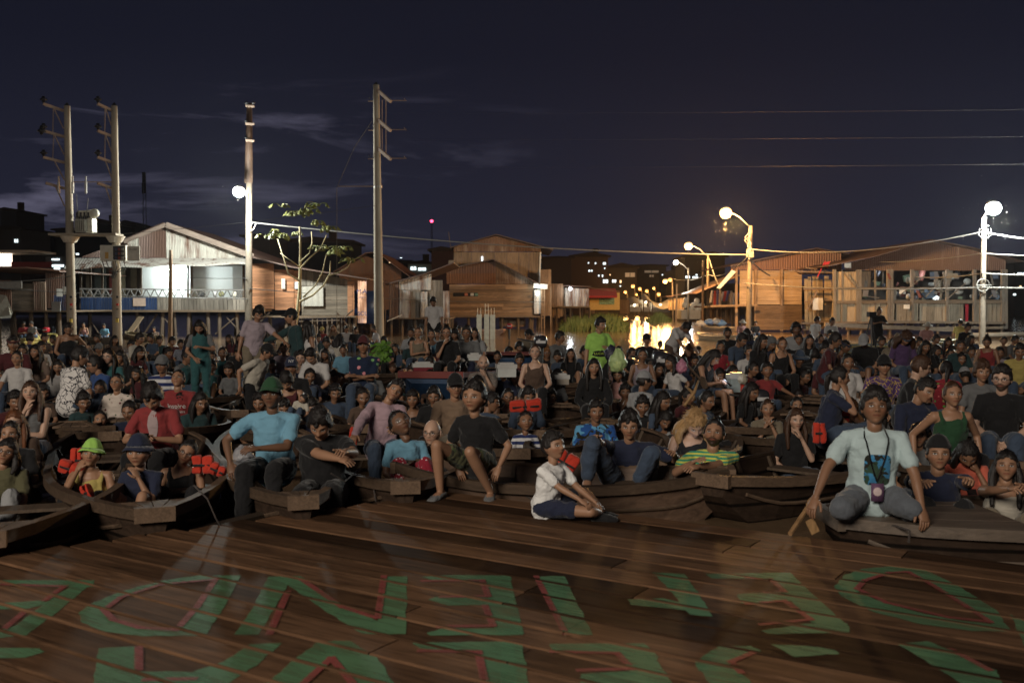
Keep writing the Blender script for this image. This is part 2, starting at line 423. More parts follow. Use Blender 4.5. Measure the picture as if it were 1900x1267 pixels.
green += ring('L', [(895, 335), (740, 335), (600, 355), (450, 395), (340, 440), (290, 475), (305, 512), (390, 545), (530, 562), (765, 558), (835, 450)], [(800, 352), (690, 360), (600, 372), (480, 408), (410, 440), (385, 465), (400, 490), (460, 518), (540, 535), (655, 540), (735, 450)])
green += [lc('R', p) for p in (
    [(100, 340), (195, 338), (300, 556), (195, 558)], [(520, 325), (640, 330), (700, 415), (745, 488), (660, 482), (575, 380)], [(428, 425), (560, 420), (700, 455), (690, 470), (440, 445)],
    [(718, 330), (1020, 325), (1050, 350), (740, 347)], [(940, 328), (1032, 325), (1120, 410), (1245, 522), (1112, 512), (1010, 400)], [(835, 405), (1010, 396), (1060, 430), (850, 440)], [(920, 541), (1100, 514), (1245, 514), (1255, 548), (950, 553)],
    [(-40, 585), (35, 585), (70, 770), (-40, 770)], [(140, 590), (490, 588), (545, 640), (530, 655), (385, 622), (150, 614)], [(385, 615), (520, 625), (620, 770), (500, 770), (440, 690)], [(255, 702), (450, 690), (520, 740), (500, 770), (250, 770)],
    [(680, 655), (765, 600), (885, 598), (925, 618), (830, 650), (790, 690), (690, 690)], [(690, 672), (790, 660), (880, 722), (910, 770), (750, 770)], [(960, 592), (1190, 604), (1215, 628), (1050, 640)],
    [(1430, 590), (1540, 580), (1640, 618), (1800, 690), (1830, 770), (1720, 770), (1560, 670)], [(1850, 480), (1930, 520), (1960, 600), (1900, 600)])]
green += ring('R', [(1195, 378), (1232, 335), (1300, 312), (1400, 303), (1530, 315), (1650, 372), (1800, 468), (1850, 545), (1700, 542), (1520, 518), (1340, 472), (1222, 415)], [(1280, 388), (1308, 357), (1350, 340), (1400, 326), (1470, 325), (1545, 365), (1690, 455), (1780, 518), (1660, 503), (1530, 480), (1390, 440), (1298, 408)])
red = []
for p in ([(240, 376), (170, 428)], [(100, 465), (10, 540)], [(0, 370), (225, 377)], [(800, 352), (600, 370), (450, 418), (385, 465), (420, 502), (520, 532), (655, 540), (735, 450), (800, 352)], [(1112, 347), (1270, 455), (1395, 495)], [(1425, 340), (1402, 495)], [(1068, 398), (1000, 555)], [(1570, 358), (1790, 356), (1812, 415), (1640, 418)], [(1800, 450), (1830, 525), (1630, 528)], [(515, 605), (515, 688)], [(540, 726), (720, 722)], [(1125, 740), (1230, 645), (1310, 740)], [(1560, 618), (1775, 622), (1800, 740)]): red += stroke('L', p, 13)
for p in ([(90, 342), (200, 556)], [(870, 347), (960, 352), (1012, 398), (940, 402)], [(870, 444), (1010, 432), (1110, 502), (925, 521)], [(1280, 388), (1308, 357), (1400, 328), (1470, 325), (1545, 365), (1690, 455), (1775, 512), (1620, 495), (1390, 440), (1280, 388)], [(150, 622), (390, 628), (445, 686), (250, 692)], [(890, 628), (812, 660), (850, 700)], [(1630, 615), (1770, 690)]): red += stroke('R', p, 12)
@mcache
def m_paint(name, c):
    t = NT(name, .66, .2); o = t.obj((.9, 7, 7)); n = t.noise(2.5, 8, o, .7); n2 = t.noise(1.3, 4, t.obj((1, 2, 1)), .6)
    f = t.math('ADD', t.math('MULTIPLY', n.outputs[0], .6), t.math('MULTIPLY', n2.outputs[0], .5))
    k = t.ramp(f, (.47, (1, 1, 1)), (.70, (0, 0, 0)))
    k = t.math('MULTIPLY_ADD', k, .72, .28 * 0.35); n3 = t.noise(.9, 2, t.obj((1, 1, 1))); t.col(t.mix(n3.outputs[0], tuple(q * .8 for q in c), tuple(min(1, q * 1.45) for q in c))); al = t.math('MULTIPLY_ADD', k, .75, .20, True); t.l(al, t.b.inputs['Alpha']); t.bump(n.outputs[0], .3, .006); return t.m
b = MB(); paint(b, green, .0016); stage_part(b, 'green_lettering', m_paint('green_floor_paint', (.085, .185, .095)))
b = MB(); paint(b, red, .0060, False); stage_part(b, 'red_outline', m_paint('red_floor_paint', (.23, .055, .05)))

# ================================================================ BUILDINGS
M_CORR = m_metal_sheet('corrugated_grey', (.42, .40, .35), .22); M_RUST = m_metal_sheet('corrugated_rusty', (.19, .15, .12), .75, (.11, .062, .045))
M_DARKM = m_metal_sheet('corrugated_dark', (.07, .065, .06), .6); M_ROOF = m_metal_sheet('roof_sheet', (.10, .085, .075), .5, (.075, .045, .035))
M_PLK = m_wood('wall_planks', (.30, .19, .11), 'x', .8, .45, .6); M_PLKV = m_wood('wall_boards', (.30, .20, .125), 'z', .8, .45, .6)
M_PLKR = m_wood('reddish_planks', (.42, .19, .09), 'x', .75, .3, .6); M_GREYV = m_wood('grey_boards', (.23, .20, .165), 'z', .85, .4, .6); M_GREYH = m_wood('grey_planks', (.2, .16, .12), 'x', .85, .4, .6)
M_POST = m_wood('stilt_wood', (.14, .10, .07), 'z', .8, .5, .6); M_BLUE = m_wood('blue_boards', (.02, .045, .12), 'z', .7, .3, .6, dark=.5)
def lerp(a, b, t): return a + (b - a) * t
def topfn(line, u):
    for (u0, v0), (u1, v1) in zip(line, line[1:]):
        if u0 <= u <= u1: return lerp(v0, v1, (u - u0) / max(1e-6, u1 - u0))
    return line[0][1] if u < line[0][0] else line[-1][1]
def sheet(mb, u0, u1, vb, line, d, pitch=.09, dep=.02, thick=.012):
    """vertical corrugated sheet standing d metres away; line = roofline in photo pixels"""
    a = W(u0, vb, d); c = W(u1, vb, d); n = max(4, int((c.x - a.x) / (pitch / 4))); vs = []
    for i in range(n + 1):
        u = lerp(u0, u1, i / n); x = lerp(a.x, c.x, i / n); zb = W(u, vb, d).z; zt = W(u, topfn(line, u), d).z
        yy = d + dep * math.sin(2 * math.pi * x / pitch)
        vs += [(x, yy, zb), (x, yy, zt)]
    m = len(vs); vs += [(p[0], p[1] + thick, p[2]) for p in vs]
    fs = [(2 * i, 2 * i + 2, 2 * i + 3, 2 * i + 1) for i in range(n)] + [(m + 2 * i, m + 2 * i + 1, m + 2 * i + 3, m + 2 * i + 2) for i in range(n)]
    fs += [(2 * i + 1, 2 * i + 3, m + 2 * i + 3, m + 2 * i + 1) for i in range(n)]
    mb.add(vs, fs)
def hboards(mb, u0, u1, v0, v1, d, w=.18, seg=2.5, gap=.008, thick=.03, tilt=.004):
    """horizontal planks between pixel rows v0 (top) and v1 (bottom)"""
    a = W(u0, v1, d); c = W(u1, v0, d); z = a.z
    while z < c.z - .02:
        x = a.x; z1 = min(z + w, c.z)
        while x < c.x - .01:
            x1 = min(x + seg * random.uniform(.6, 1.3), c.x); dy = random.uniform(0, .012); k1 = random.uniform(-tilt, tilt) * (x1 - x)
            mb.add([(x, d + dy, z), (x1, d + dy, z + k1), (x1, d + dy - .004, z1 - gap + k1), (x, d + dy - .004, z1 - gap), (x, d + dy + thick, z), (x1, d + dy + thick, z + k1), (x1, d + dy + thick, z1 - gap + k1), (x, d + dy + thick, z1 - gap)], [(0, 1, 2, 3), (4, 7, 6, 5), (0, 4, 5, 1), (3, 2, 6, 7), (0, 3, 7, 4), (1, 5, 6, 2)])
            x = x1 + .004
        z += w
def vboards(mb, u0, u1, vt, vb, d, w=.2, gap=.012, thick=.03, rag=0.0, lean=0.0, line=None, ty=0.0):
    a = W(u0, vb, d); c = W(u1, vb, d); x = a.x; k = F / d
    while x < c.x - .02:
        ww = w * random.uniform(.7, 1.3); x1 = min(x + ww, c.x); u = 950 + x * k
        zt = W(u, topfn(line, u) if line else vt, d).z - random.random() * rag; zb = a.z - random.random() * rag * 1.3; ln = random.uniform(-lean, lean); dy = random.uniform(0, .02)
        mb.add([(x, d + dy, zb), (x1 - gap, d + dy, zb), (x1 - gap + ln, d + dy + ty, zt), (x + ln, d + dy + ty, zt), (x, d + dy + thick, zb), (x1 - gap, d + dy + thick, zb), (x1 - gap + ln, d + dy + thick + ty, zt), (x + ln, d + dy + thick + ty, zt)], [(0, 1, 2, 3), (4, 7, 6, 5), (0, 4, 5, 1), (3, 2, 6, 7), (0, 3, 7, 4), (1, 5, 6, 2)])
        x = x1
def roof(mb, line, d0, d1, over=.35, th=.05, drop=0.0, front=None):
    """sheet roof following the roofline, from d0 back to d1, with corrugation across"""
    pts = []
    for (u, v) in line: p = W(u, v, d0 if front is None else front); pts.append((p.x, p.z))
    for (xa, za), (xb, zb) in zip(pts, pts[1:]):
        n = max(2, int(math.hypot(xb - xa, zb - za) / .6)); m_ = max(4, int((d1 - d0 + over) / .11)); vs = []
        for j in range(m_ + 1):
            y = d0 - over + (d1 - d0 + over) * j / m_
            for i in range(2):
                x = lerp(xa, xb, i); z = lerp(za, zb, i) + .014 * (1 if j % 2 else -1) + .03
                vs += [(x, y, z - drop * 0), (x, y, z - th)]
        fs = []
        for j in range(m_):
            q = j * 4; fs += [(q, q + 2, q + 6, q + 4), (q + 1, q + 5, q + 7, q + 3), (q, q + 4, q + 5, q + 1), (q + 2, q + 3, q + 7, q + 6)]
        fs += [(0, 1, 3, 2), (m_ * 4, m_ * 4 + 2, m_ * 4 + 3, m_ * 4 + 1)]
        mb.add(vs, fs)
def wbox(mb, u0, u1, vt, vb, d0, d1):
    a = W(u0, vb, d0); c = W(u1, vt, d0); return mb.box((a.x, d0, a.z), (c.x, d1, c.z))
def stilts(root, us, vt, d, rows=2, r=.09, gapd=2.6, low=-.6):
    for j in range(rows):
        for u in us:
            p = W(u + random.uniform(-2, 2), vt, d + j * gapd); q = Vector((p.x + random.uniform(-.1, .1), p.y, low))
            MB().tube([p, (p + q) / 2 + Vector((random.uniform(-.03, .03), 0, 0)), q], r * random.uniform(.7, 1.2), 7).build('stilt', M_POST, root)
def braces(root, segs, d, w=.1):
    for (u0, v0, u1, v1) in segs: MB().beam(W(u0, v0, d), W(u1, v1, d + .3), w, w * .6).build('brace', M_POST, root)

# ---- house with the lit white room, left
D = 56.0
h1 = empty('stilt_house', W(300, 580, D), 'open fronted tin roofed house on stilts with a bright white lit room', 'house')
GL = [(232, 445), (308, 416), (455, 465), (470, 480)]
b = MB(); sheet(b, 236, 258, 483, [(236, 443), (258, 434)], D); sheet(b, 309, 452, 483, [(309, 418), (452, 472)], D); b.build('gable_sheet', M_CORR, h1)
b = MB(); sheet(b, 258, 309, 482, [(258, 435), (309, 418)], D - .02); b.build('rusty_gable_sheet', M_RUST, h1)
b = MB(); roof(b, [(228, 448), (308, 415), (480, 478)], D, D + 9, .5); b.build('roof', M_ROOF, h1)
# fascia
b = MB(); b.beam(W(230, 449, D - .5), W(308, 417, D - .5), .1, .2); b.beam(W(308, 417, D - .5), W(470, 476, D - .5), .1, .3); b.build('fascia', m_wood('fascia_wood', (.34, .26, .21), 'x'), h1)
# awning of pale sheets sloping towards the water
b = MB(); m = 260; vs = []
for i in range(m + 1):
    u = lerp(118, 455, i / m); wv = .02 * math.sin(i * 1.57)
    p = W(u + 14, 479, D - .1); q = W(u, 498 - 8 * (i / m) + 1.2 * math.sin(i * .07), D - 2.2)
    vs += [(p.x, p.y, p.z + wv), (q.x, q.y, q.z + wv), (q.x, q.y, q.z + wv - .02), (p.x, p.y, p.z + wv - .02)]
fs = []
for i in range(m):
    q = i * 4; fs += [(q, q + 4, q + 5, q + 1), (q + 3, q + 2, q + 6, q + 7), (q + 1, q + 5, q + 6, q + 2)]
b.add(vs, fs); b.build('awning', m_metal_sheet('awning_sheet', (.46, .44, .40), .05), h1)
b = MB(); sheet(b, 152, 236, 478, [(152, 476), (236, 447)], D + .4); b.build('side_gable_sheet', M_RUST, h1)
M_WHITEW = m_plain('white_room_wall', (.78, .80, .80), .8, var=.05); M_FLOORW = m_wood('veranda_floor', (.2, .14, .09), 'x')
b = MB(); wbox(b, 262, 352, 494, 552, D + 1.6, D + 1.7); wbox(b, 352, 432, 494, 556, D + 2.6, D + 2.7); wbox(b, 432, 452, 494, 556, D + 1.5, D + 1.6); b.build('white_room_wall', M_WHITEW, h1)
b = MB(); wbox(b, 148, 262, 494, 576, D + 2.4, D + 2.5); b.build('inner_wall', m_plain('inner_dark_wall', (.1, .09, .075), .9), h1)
b = MB(); wbox(b, 132, 458, 575, 579, D - 1.2, D + 4.5); b.build('floor', M_FLOORW, h1)
b = MB(); wbox(b, 148, 458, 489, 491, D - .6, D + 4.5); b.build('ceiling', m_plain('ceiling_board', (.3, .3, .29), .9), h1)
for k, (u0, u1) in enumerate(((160, 168), (176, 196), (203, 214), (222, 232), (243, 253))):
    b = MB(); wbox(b, u0, u1, 498, 556, D + 1.9, D + 1.94); b.build('door_leaf' if k % 2 else 'wall_panel', m_plain('panel%d' % k, ((.25, .2, .14), (.12, .13, .12), (.2, .05, .04), (.3, .28, .2), (.16, .14, .1))[k], .8), h1)
for u in (150, 168, 190, 262, 317, 349, 356, 452):
    b = MB(); b.beam(W(u, 492, D - .2), W(u, 577, D - .2), .11 if u != 317 else .12); b.build('post', M_POST, h1)
b = MB()
for i in range(20):
    u = 152 + i * 15; b.beam(W(u, 537, D - 1.1), W(u + 7, 551, D - 1.1), .045); b.beam(W(u + 7, 551, D - 1.1), W(u + 14, 537, D - 1.1), .045)
b.beam(W(148, 536, D - 1.1), W(452, 538, D - 1.1), .07); b.beam(W(148, 552, D - 1.1), W(452, 553, D - 1.1), .07); b.build('railing', m_wood('rail_wood', (.2, .19, .18), 'x'), h1)
b = MB(); vboards(b, 150, 292, 552, 575, D - 1.15, .2, .025); b.build('blue_parapet', M_BLUE, h1)
b = MB(); vboards(b, 292, 455, 552, 575, D - 1.15, .22, .02); b.build('wooden_parapet', M_GREYV, h1)
b = MB(); wbox(b, 247, 270, 553, 568, D - 1.2, D - 1.17); b.build('notice_board', m_plain('faded_poster', (.4, .3, .24), .8), h1)
M_TUBE = m_emit('fluorescent_tube', (.93, 1, .98), 30)
p = W(330, 500, D + 1.2); b = MB(); b.tube([p - Vector((.6, 0, 0)), p + Vector((.6, 0, 0))], .02, 6); b.build('fluorescent_tube', M_TUBE, h1)
lamp('POINT', 'room_light', p - Vector((0, .1, .25)), 480, (.88, 1, .96), .25, parent=h1)
stilts(h1, (136, 168, 212, 256, 302, 322, 352, 384, 408, 440), 578, D - .8, 3)
braces(h1, ((165, 590, 190, 628), (292, 582, 262, 628), (300, 584, 330, 620), (225, 628, 262, 584), (440, 586, 400, 620), (420, 588, 452, 622)), D - .8)
b = MB(); b.beam(W(225, 640, D - 2.5), W(262, 588, D - 1), .35, .08); b.build('gangplank', m_wood('gangplank_wood', (.3, .22, .14), 'z'), h1)
# washing and people's clutter on the veranda
for k, (u0, u1, v0, v1, c) in enumerate(((368, 380, 541, 551, (.05, .05, .05)), (395, 404, 539, 552, (.5, .5, .5)), (405, 416, 540, 551, (.2, .2, .1)), (430, 440, 539, 552, (.5, .48, .42)))):
    b = MB(); p0 = W(u0, v1, D - 1); p1 = W(u1, v0, D - 1); b.ball((p0 + p1) / 2, ((p1.x - p0.x) / 2, .12, (p1.z - p0.z) / 2), 10, 6)
    tag(b.build('laundry_bag', m_cloth(c), None, True), ('black sack', 'white bundle', 'olive bundle', 'pale bundle by the end post')[k] + ' on the veranda rail of the white lit house', 'bundle', 'bundles on the veranda')

# ---- far left dark shacks
D = 50
h0 = empty('stilt_house', W(60, 590, D), 'dark corrugated shack on stilts at the left edge of the waterfront', 'house')
b = MB(); hboards(b, 22, 62, 526, 576, D, .16); b.build('plank_wall', M_GREYH, h0)
b = MB(); sheet(b, -40, 22, 576, [(-40, 520), (22, 520)], D); sheet(b, 86, 122, 572, [(86, 500), (122, 500)], D + .3); b.build('sheet_wall', M_DARKM, h0)
b = MB(); sheet(b, 62, 86, 576, [(62, 523), (86, 523)], D); b.build('tin_panel', m_metal_sheet('tan_sheet', (.2, .15, .11), .3), h0)
b = MB(); sheet(b, 100, 124, 577, [(100, 548), (124, 548)], D - .2); b.build('blue_tin_panel', m_metal_sheet('blue_sheet', (.03, .06, .15), .2), h0)
b = MB(); roof(b, [(-60, 500), (60, 498), (120, 504)], D, D + 8, .6); b.build('roof', M_DARKM, h0)
b = MB(); wbox(b, -50, 130, 576, 579, D - .5, D + 5); b.build('floor', M_FLOORW, h0)
b = MB(); wbox(b, -40, 40, 522, 535, D - 1, D - .95); b.build('pale_awning', m_plain('old_tarp', (.25, .24, .22), .9), h0)
stilts(h0, (-30, 0, 24, 60, 84, 110), 578, D, 2)
for k, (u, v, w_, h_) in enumerate(((106, 536, 9, 14), (116, 532, 7, 14), (95, 560, 17, 18))):
    b = MB(); wbox(b, u, u + w_, v, v + h_, D - .62, D - .58)
    for i, q in enumerate(b.v): b.v[i] = (q[0], q[1] + .05 * math.sin(q[0] * 9), q[2])
    tag(b.build('hanging_cloth', m_cloth((.35, .34, .31) if k < 2 else (.3, .3, .3))), ('narrow white shirt', 'small white towel', 'grey sheet low')[k] + ' hanging on the dark shack at the left', 'laundry', 'washing on the dark shack')
b = MB(); b.add([W(-10, 545, D - 2), W(12, 548, D - 2), W(24, 580, D - 1.8), W(20, 590, D - 2), W(-20, 592, D - 2), W(-10, 545, D - 1.9), W(12, 548, D - 1.9), W(24, 580, D - 1.7), W(20, 590, D - 1.9), W(-20, 592, D - 1.9)], [(0, 4, 3, 2, 1), (5, 6, 7, 8, 9), (0, 1, 6, 5), (1, 2, 7, 6), (2, 3, 8, 7), (3, 4, 9, 8), (4, 0, 5, 9)])
tag(b.build('tarpaulin', m_cloth((.32, .31, .26))), 'pale tarpaulin draped over a frame beside the dark shack', 'tarpaulin')

# ---- brown plank house
D = 54
h2 = empty('stilt_house', W(560, 600, D), 'plank house on stilts with bright reddish boards and a hanging banner', 'house')
b = MB(); hboards(b, 468, 508, 489, 573, D, .17, 9); hboards(b, 510, 545, 500, 575, D + .1, .17, 9); hboards(b, 546, 556, 502, 577, D + .15, .17, 9); b.build('reddish_plank_wall', M_PLKR, h2)
b = MB(); hboards(b, 560, 645, 530, 585, D + .1, .17, 3); b.build('grey_plank_wall', M_GREYH, h2)
b = MB(); vboards(b, 556, 645, 498, 530, D + .2, .2, line=[(556, 498), (645, 520)]); b.build('upper_boards', M_GREYV, h2)
b = MB(); vboards(b, 645, 658, 522, 588, D, .3); b.build('corner_board', M_PLKR, h2)
b = MB(); sheet(b, 560, 600, 568, [(560, 532), (600, 530)], D - .05, .3, .01); b.build('patched_sheet', m_plain('plastic_patch', (.33, .31, .27), .8), h2)
b = MB(); roof(b, [(465, 476), (545, 496), (684, 518)], D - .3, D + 8, .5); b.build('roof', M_ROOF, h2)
b = MB(); wbox(b, 466, 660, 586, 589, D - .4, D + 6); b.build('floor', M_FLOORW, h2)
stilts(h2, (475, 500, 535, 560, 585, 610, 628, 648, 660), 588, D, 3)
braces(h2, ((625, 580, 645, 604), (640, 588, 655, 575), (480, 600, 500, 580)), D - .4)
b = MB(); b.beam(W(555, 590, D - .6), W(650, 588, D - .6), .06); b.beam(W(555, 596, D - .8), W(630, 594, D - .8), .05)
for u in range(580, 640, 9): b.beam(W(u, 592, D - .6), W(u + random.uniform(-1, 1), 622, D - .6), .05)
b.build('fence_rail', M_POST, h2)
b = MB(); wbox(b, 522, 529, 517, 536, D - .08, D - .04); b.build('window', m_plain('window_frame_pale', (.45, .42, .36), .7), h2)
b = MB(); wbox(b, 547, 553, 523, 536, D + .04, D + .08); b.build('window', m_plain('poster_small', (.35, .37, .4), .7), h2)
bn = MB(); vs = []
for j in range(9):
    for i in range(5):
        p = W(664 + i * 4.0, 521 + j * 9.8, D - .6 + .05 * math.sin(i + j * .8)); vs.append(p)
for p in list(vs): vs.append(p + Vector((0, .02, 0)))
fs = [(j * 5 + i, (j + 1) * 5 + i, (j + 1) * 5 + i + 1, j * 5 + i + 1) for j in range(8) for i in range(4)] + [(45 + j * 5 + i, 45 + j * 5 + i + 1, 45 + (j + 1) * 5 + i + 1, 45 + (j + 1) * 5 + i) for j in range(8) for i in range(4)]
bn.add(vs, fs)
t = NT('banner_print', .7); n = t.noise(1.1, 3, t.obj()); t.col(t.mix(t.ramp(n.outputs[0], (.52, (0, 0, 0)), (.56, (1, 1, 1))), (.55, .30, .19), (.42, .25, .2)))
ban = bn.build('hanging_banner', t.m); tag(ban, 'faded orange printed banner hanging from the corner of the plank house', 'banner')
def text(body, loc, size, mat, parent=None, rot=(R(90), 0, 0), name='lettering', ext=.002, sx=1):
    c = bpy.data.curves.new('txt', 'FONT'); c.body = body; c.size = size; c.extrude = ext; c.align_x = 'CENTER'; c.align_y = 'CENTER'
    o = bpy.data.objects.new('txt', c); COL.objects.link(o); dg = bpy.context.evaluated_depsgraph_get()
    me = bpy.data.meshes.new_from_object(o.evaluated_get(dg)); bpy.data.objects.remove(o)
    M_ = Matrix.Translation(loc) @ Euler(rot).to_matrix().to_4x4() @ Matrix.Diagonal((sx, 1, 1, 1)); me.transform(M_)
    o = bpy.data.objects.new(name, me); COL.objects.link(o); me.materials.append(mat)
    if parent: o.parent = parent; o.matrix_parent_inverse = Matrix.Translation(-parent.location) if parent.parent is None else Matrix.Translation(-parent.location)
    return o
M_INKB = m_plain('blue_ink', (.03, .05, .16), .7)
text('M.A', W(671, 541, D - .72), .32, M_INKB, ban); text('SOL', W(673, 582, D - .72), .3, M_INKB, ban); text('VENTA', W(672, 552, D - .72), .12, M_INKB, ban)

# ---- shacks between the plank house and the two storey house
D = 62
h3 = empty('stilt_house', W(750, 590, D), 'low patched tin shack with bare metal sheets beside the large wooden house', 'house')
b = MB(); sheet(b, 722, 740, 590, [(722, 524), (740, 521)], D); b.build('brown_sheet', M_RUST, h3)
b = MB(); sheet(b, 741, 762, 590, [(741, 539), (762, 539)], D); sheet(b, 781, 793, 588, [(781, 541), (793, 541)], D + .1); sheet(b, 822, 834, 600, [(822, 540), (834, 540)], D - .1); sheet(b, 724, 800, 538, [(724, 524), (800, 508)], D + .2); b.build('bare_sheet', m_metal_sheet('zinc_sheet', (.36, .36, .35), .2), h3)
b = MB(); vboards(b, 762, 781, 536, 590, D + .2, .2); vboards(b, 793, 822, 520, 596, D + .3, .2); b.build('board_wall', M_GREYV, h3)
b = MB(); roof(b, [(716, 528), (790, 508), (842, 488)], D, D + 7, .4); b.build('roof', M_ROOF, h3)
b = MB(); wbox(b, 720, 835, 590, 592, D - .4, D + 5); b.build('floor', M_FLOORW, h3)
b = MB(); b.beam(W(718, 596, D - 1), W(746, 584, D - .8), .06); b.build('rail', m_plain('pale_pipe', (.5, .5, .48)), h3)
stilts(h3, (726, 745, 770, 790, 812, 832), 591, D, 3)
h3b = empty('stilt_house', W(720, 560, 75), 'dark tin roofed hut behind the tall pole in the middle', 'house')
b = MB(); sheet(b, 630, 745, 575, [(630, 500), (680, 475), (745, 500)], 75); b.build('sheet_wall', M_DARKM, h3b)
b = MB(); roof(b, [(620, 505), (680, 470), (700, 468), (770, 520)], 75, 86, .5); b.build('roof', m_metal_sheet('striped_roof', (.12, .1, .09), .9), h3b)
stilts(h3b, (640, 660, 690, 715, 740), 575, 75, 1)
b = MB(); b.tube([W(676, 600, 57), W(676, 540, 57)], 1.0, 18); tag(b.build('water_tank', m_plain('blue_plastic', (.01, .03, .1), .4), None, True), 'dark blue barrel tank behind the hanging banner', 'tank')

# ---- large two storey wooden house, centre
D = 74
h4 = empty('stilt_house', W(915, 590, D), 'large two storey wooden house with a rusty gable over the brown water', 'house')
b = MB(); sheet(b, 842, 1003, 467, [(842, 458), (921, 438), (1003, 458)], D + 2.5, .12, .03); b.build('upper_gable_sheet', m_metal_sheet('brown_zinc', (.25, .2, .15), .5, (.13, .07, .04)), h4)
b = MB(); vboards(b, 842, 900, 468, 500, D + 3, .8, .02); vboards(b, 900, 1004, 468, 530, D + 3, .8, .02); b.build('upper_wall', m_wood('ply_wall', (.28, .2, .13), 'z', .8, .2, .5), h4)
b = MB(); roof(b, [(836, 460), (921, 436), (1026, 464)], D + 2.5, D + 11, .6); b.build('upper_roof', M_ROOF, h4)
b = MB(); sheet(b, 829, 920, 508, [(829, 500), (912, 484), (920, 484)], D, .12, .03); b.build('rusty_gable_sheet', M_RUST, h4)
b = MB(); sheet(b, 920, 1000, 527, [(920, 486), (1000, 526)], D, .12, .03); b.build('grey_gable_sheet', m_metal_sheet('grey_brown_zinc', (.24, .19, .15), .4, (.12, .07, .04)), h4)
b = MB(); sheet(b, 829, 920, 527, [(829, 508), (920, 507)], D - .06, .12, .03); b.build('rusty_band', m_metal_sheet('rust_band', (.17, .11, .07), .8, (.13, .06, .03)), h4)
b = MB(); roof(b, [(790, 508), (915, 482), (1002, 528)], D - .1, D + 6, .7); b.build('lower_roof', M_ROOF, h4)
b = MB(); hboards(b, 834, 990, 528, 586, D, .22, 4); b.build('plank_wall', M_PLK, h4)
b = MB(); wbox(b, 841, 887, 543, 550, D - .03, D - .01); b.build('window', m_plain('dark_window_panel', (.012, .012, .012), .9), h4)  # dark panel stands for the shade inside the window
for k, u in enumerate((862, 873, 881)):
    b = MB(); wbox(b, u, u + 6, 544, 549, D - .08, D - .05); b.build('window_item', m_plain('item%d' % k, ((.3, .1, .06), (.4, .4, .38), (.1, .2, .15))[k]), h4)
b = MB(); wbox(b, 834, 1002, 586, 589, D - .4, D + 8); b.build('floor', M_FLOORW, h4)
b = MB(); hboards(b, 926, 975, 590, 606, D + 1.5, .2); vboards(b, 930, 945, 590, 606, D + 1, .2); b.build('under_wall', M_PLKV, h4)
b = MB(); wbox(b, 893, 896, 476, 484, D + 2.9, D + 2.95); b.build('lit_window', m_emit('cool_window', (.75, .9, 1), 2.5), h4)
b = MB(); wbox(b, 832, 842, 483, 500, D + 1, D + 1.05); b.build('shutter', M_GREYV, h4)
b = MB(); b.tube([W(837, 462, D + 2), W(832, 430, D + 2)], .025, 5); b.build('antenna', M_POST, h4)
stilts(h4, (838, 868, 900, 930, 960, 985, 1000), 588, D, 3, .11)
# porch at its right end
b = MB(); b.beam(W(1003, 468, D + 2.9), W(1001, 525, D + 2.9), .12); b.beam(W(990, 530, D - .6), W(1016, 532, D - .6), .12, .35); b.build('porch_fascia', m_plain('white_porch', (.6, .6, .57), .6), h4)
b = MB(); sheet(b, 991, 1003, 582, [(991, 538), (1003, 538)], D - .3, .5, .05); b.build('porch_curtain', m_cloth((.55, .53, .5)), h4)
b = MB(); vboards(b, 1003, 1023, 500, 586, D + 1.2, .25); b.build('porch_boards', M_PLKV, h4)
for i, u in enumerate((1005, 1010, 1022)):
    b = MB(); b.beam(W(u, 532, D - .5), W(u, 610, D - .5), .09); b.build('porch_post', M_PLKV, h4)
b = MB()
for k in range(6): b.beam(W(1004, 550 + k * 8, D - .55), W(1010, 550 + k * 8, D - .55), .05)
b.build('ladder', M_PLKV, h4)
lamp('POINT', 'porch_light', W(1000, 541, D - 1.2), 60, (.9, 1, .95), .15, parent=h4)
b = MB(); b.ball(W(997, 545, D - .9), .12, 8, 6); b.build('porch_bulb', m_emit('bulb_white', (.9, 1, .95), 25), h4)
# concrete piles in front
for k, (u, vt) in enumerate(((889, 584), (903, 571), (914, 584))):
    d = 52; b = MB(); p = W(u, vt + (12 if k == 1 else 0), d); b.box((p.x - .13, d, -1), (p.x + .13, d + .26, p.z))
    for q in (-.08, .08): b.tube([(p.x + q, d + .13, p.z - .02), (p.x + q, d + .13, p.z + (.55 if k == 1 else .35))], .015, 5)
    if k == 1: b.beam((p.x - .1, d + .13, p.z + .2), (p.x + .1, d + .13, p.z + .2), .02); b.beam((p.x - .1, d + .13, p.z + .45), (p.x + .1, d + .13, p.z + .45), .02)
    tag(b.build('concrete_pile', m_plain('pile_concrete', (.5, .46, .36), .85)), ('left', 'middle and tallest', 'right')[k] + ' pale concrete pile of the three in front of the large wooden house', 'pile', 'concrete piles standing in the river')

# ---- sheds along the channel, left side
D = 80
h5 = empty('stilt_house', W(1060, 580, D), 'small shed clad in white corrugated sheets above the reeds', 'house')
b = MB(); sheet(b, 1048, 1093, 568, [(1048, 534), (1093, 536)], D, .2, .03); b.build('sheet_wall', m_metal_sheet('white_sheet', (.45, .43, .38), .2), h5)
b = MB(); roof(b, [(1040, 530), (1096, 532)], D, D + 8, .5); b.build('roof', M_ROOF, h5)
b = MB(); vboards(b, 1022, 1046, 525, 585, D - 1, .25, rag=.2); b.build('board_wall', M_PLKV, h5)
b = MB(); wbox(b, 1020, 1094, 568, 571, D - 1.5, D + 6); b.build('floor', M_FLOORW, h5)
stilts(h5, (1024, 1034, 1046, 1060, 1078, 1092), 570, D - 1, 2)
b = MB(); b.ball(W(1058, 536, D - .7), .13, 8, 6); b.build('bulb', m_emit('bulb_cool', (.85, .93, 1), 30), h5)
lamp('POINT', 'shed_light', W(1058, 540, D - 1.3), 70, (.85, .93, 1), .15, parent=h5)
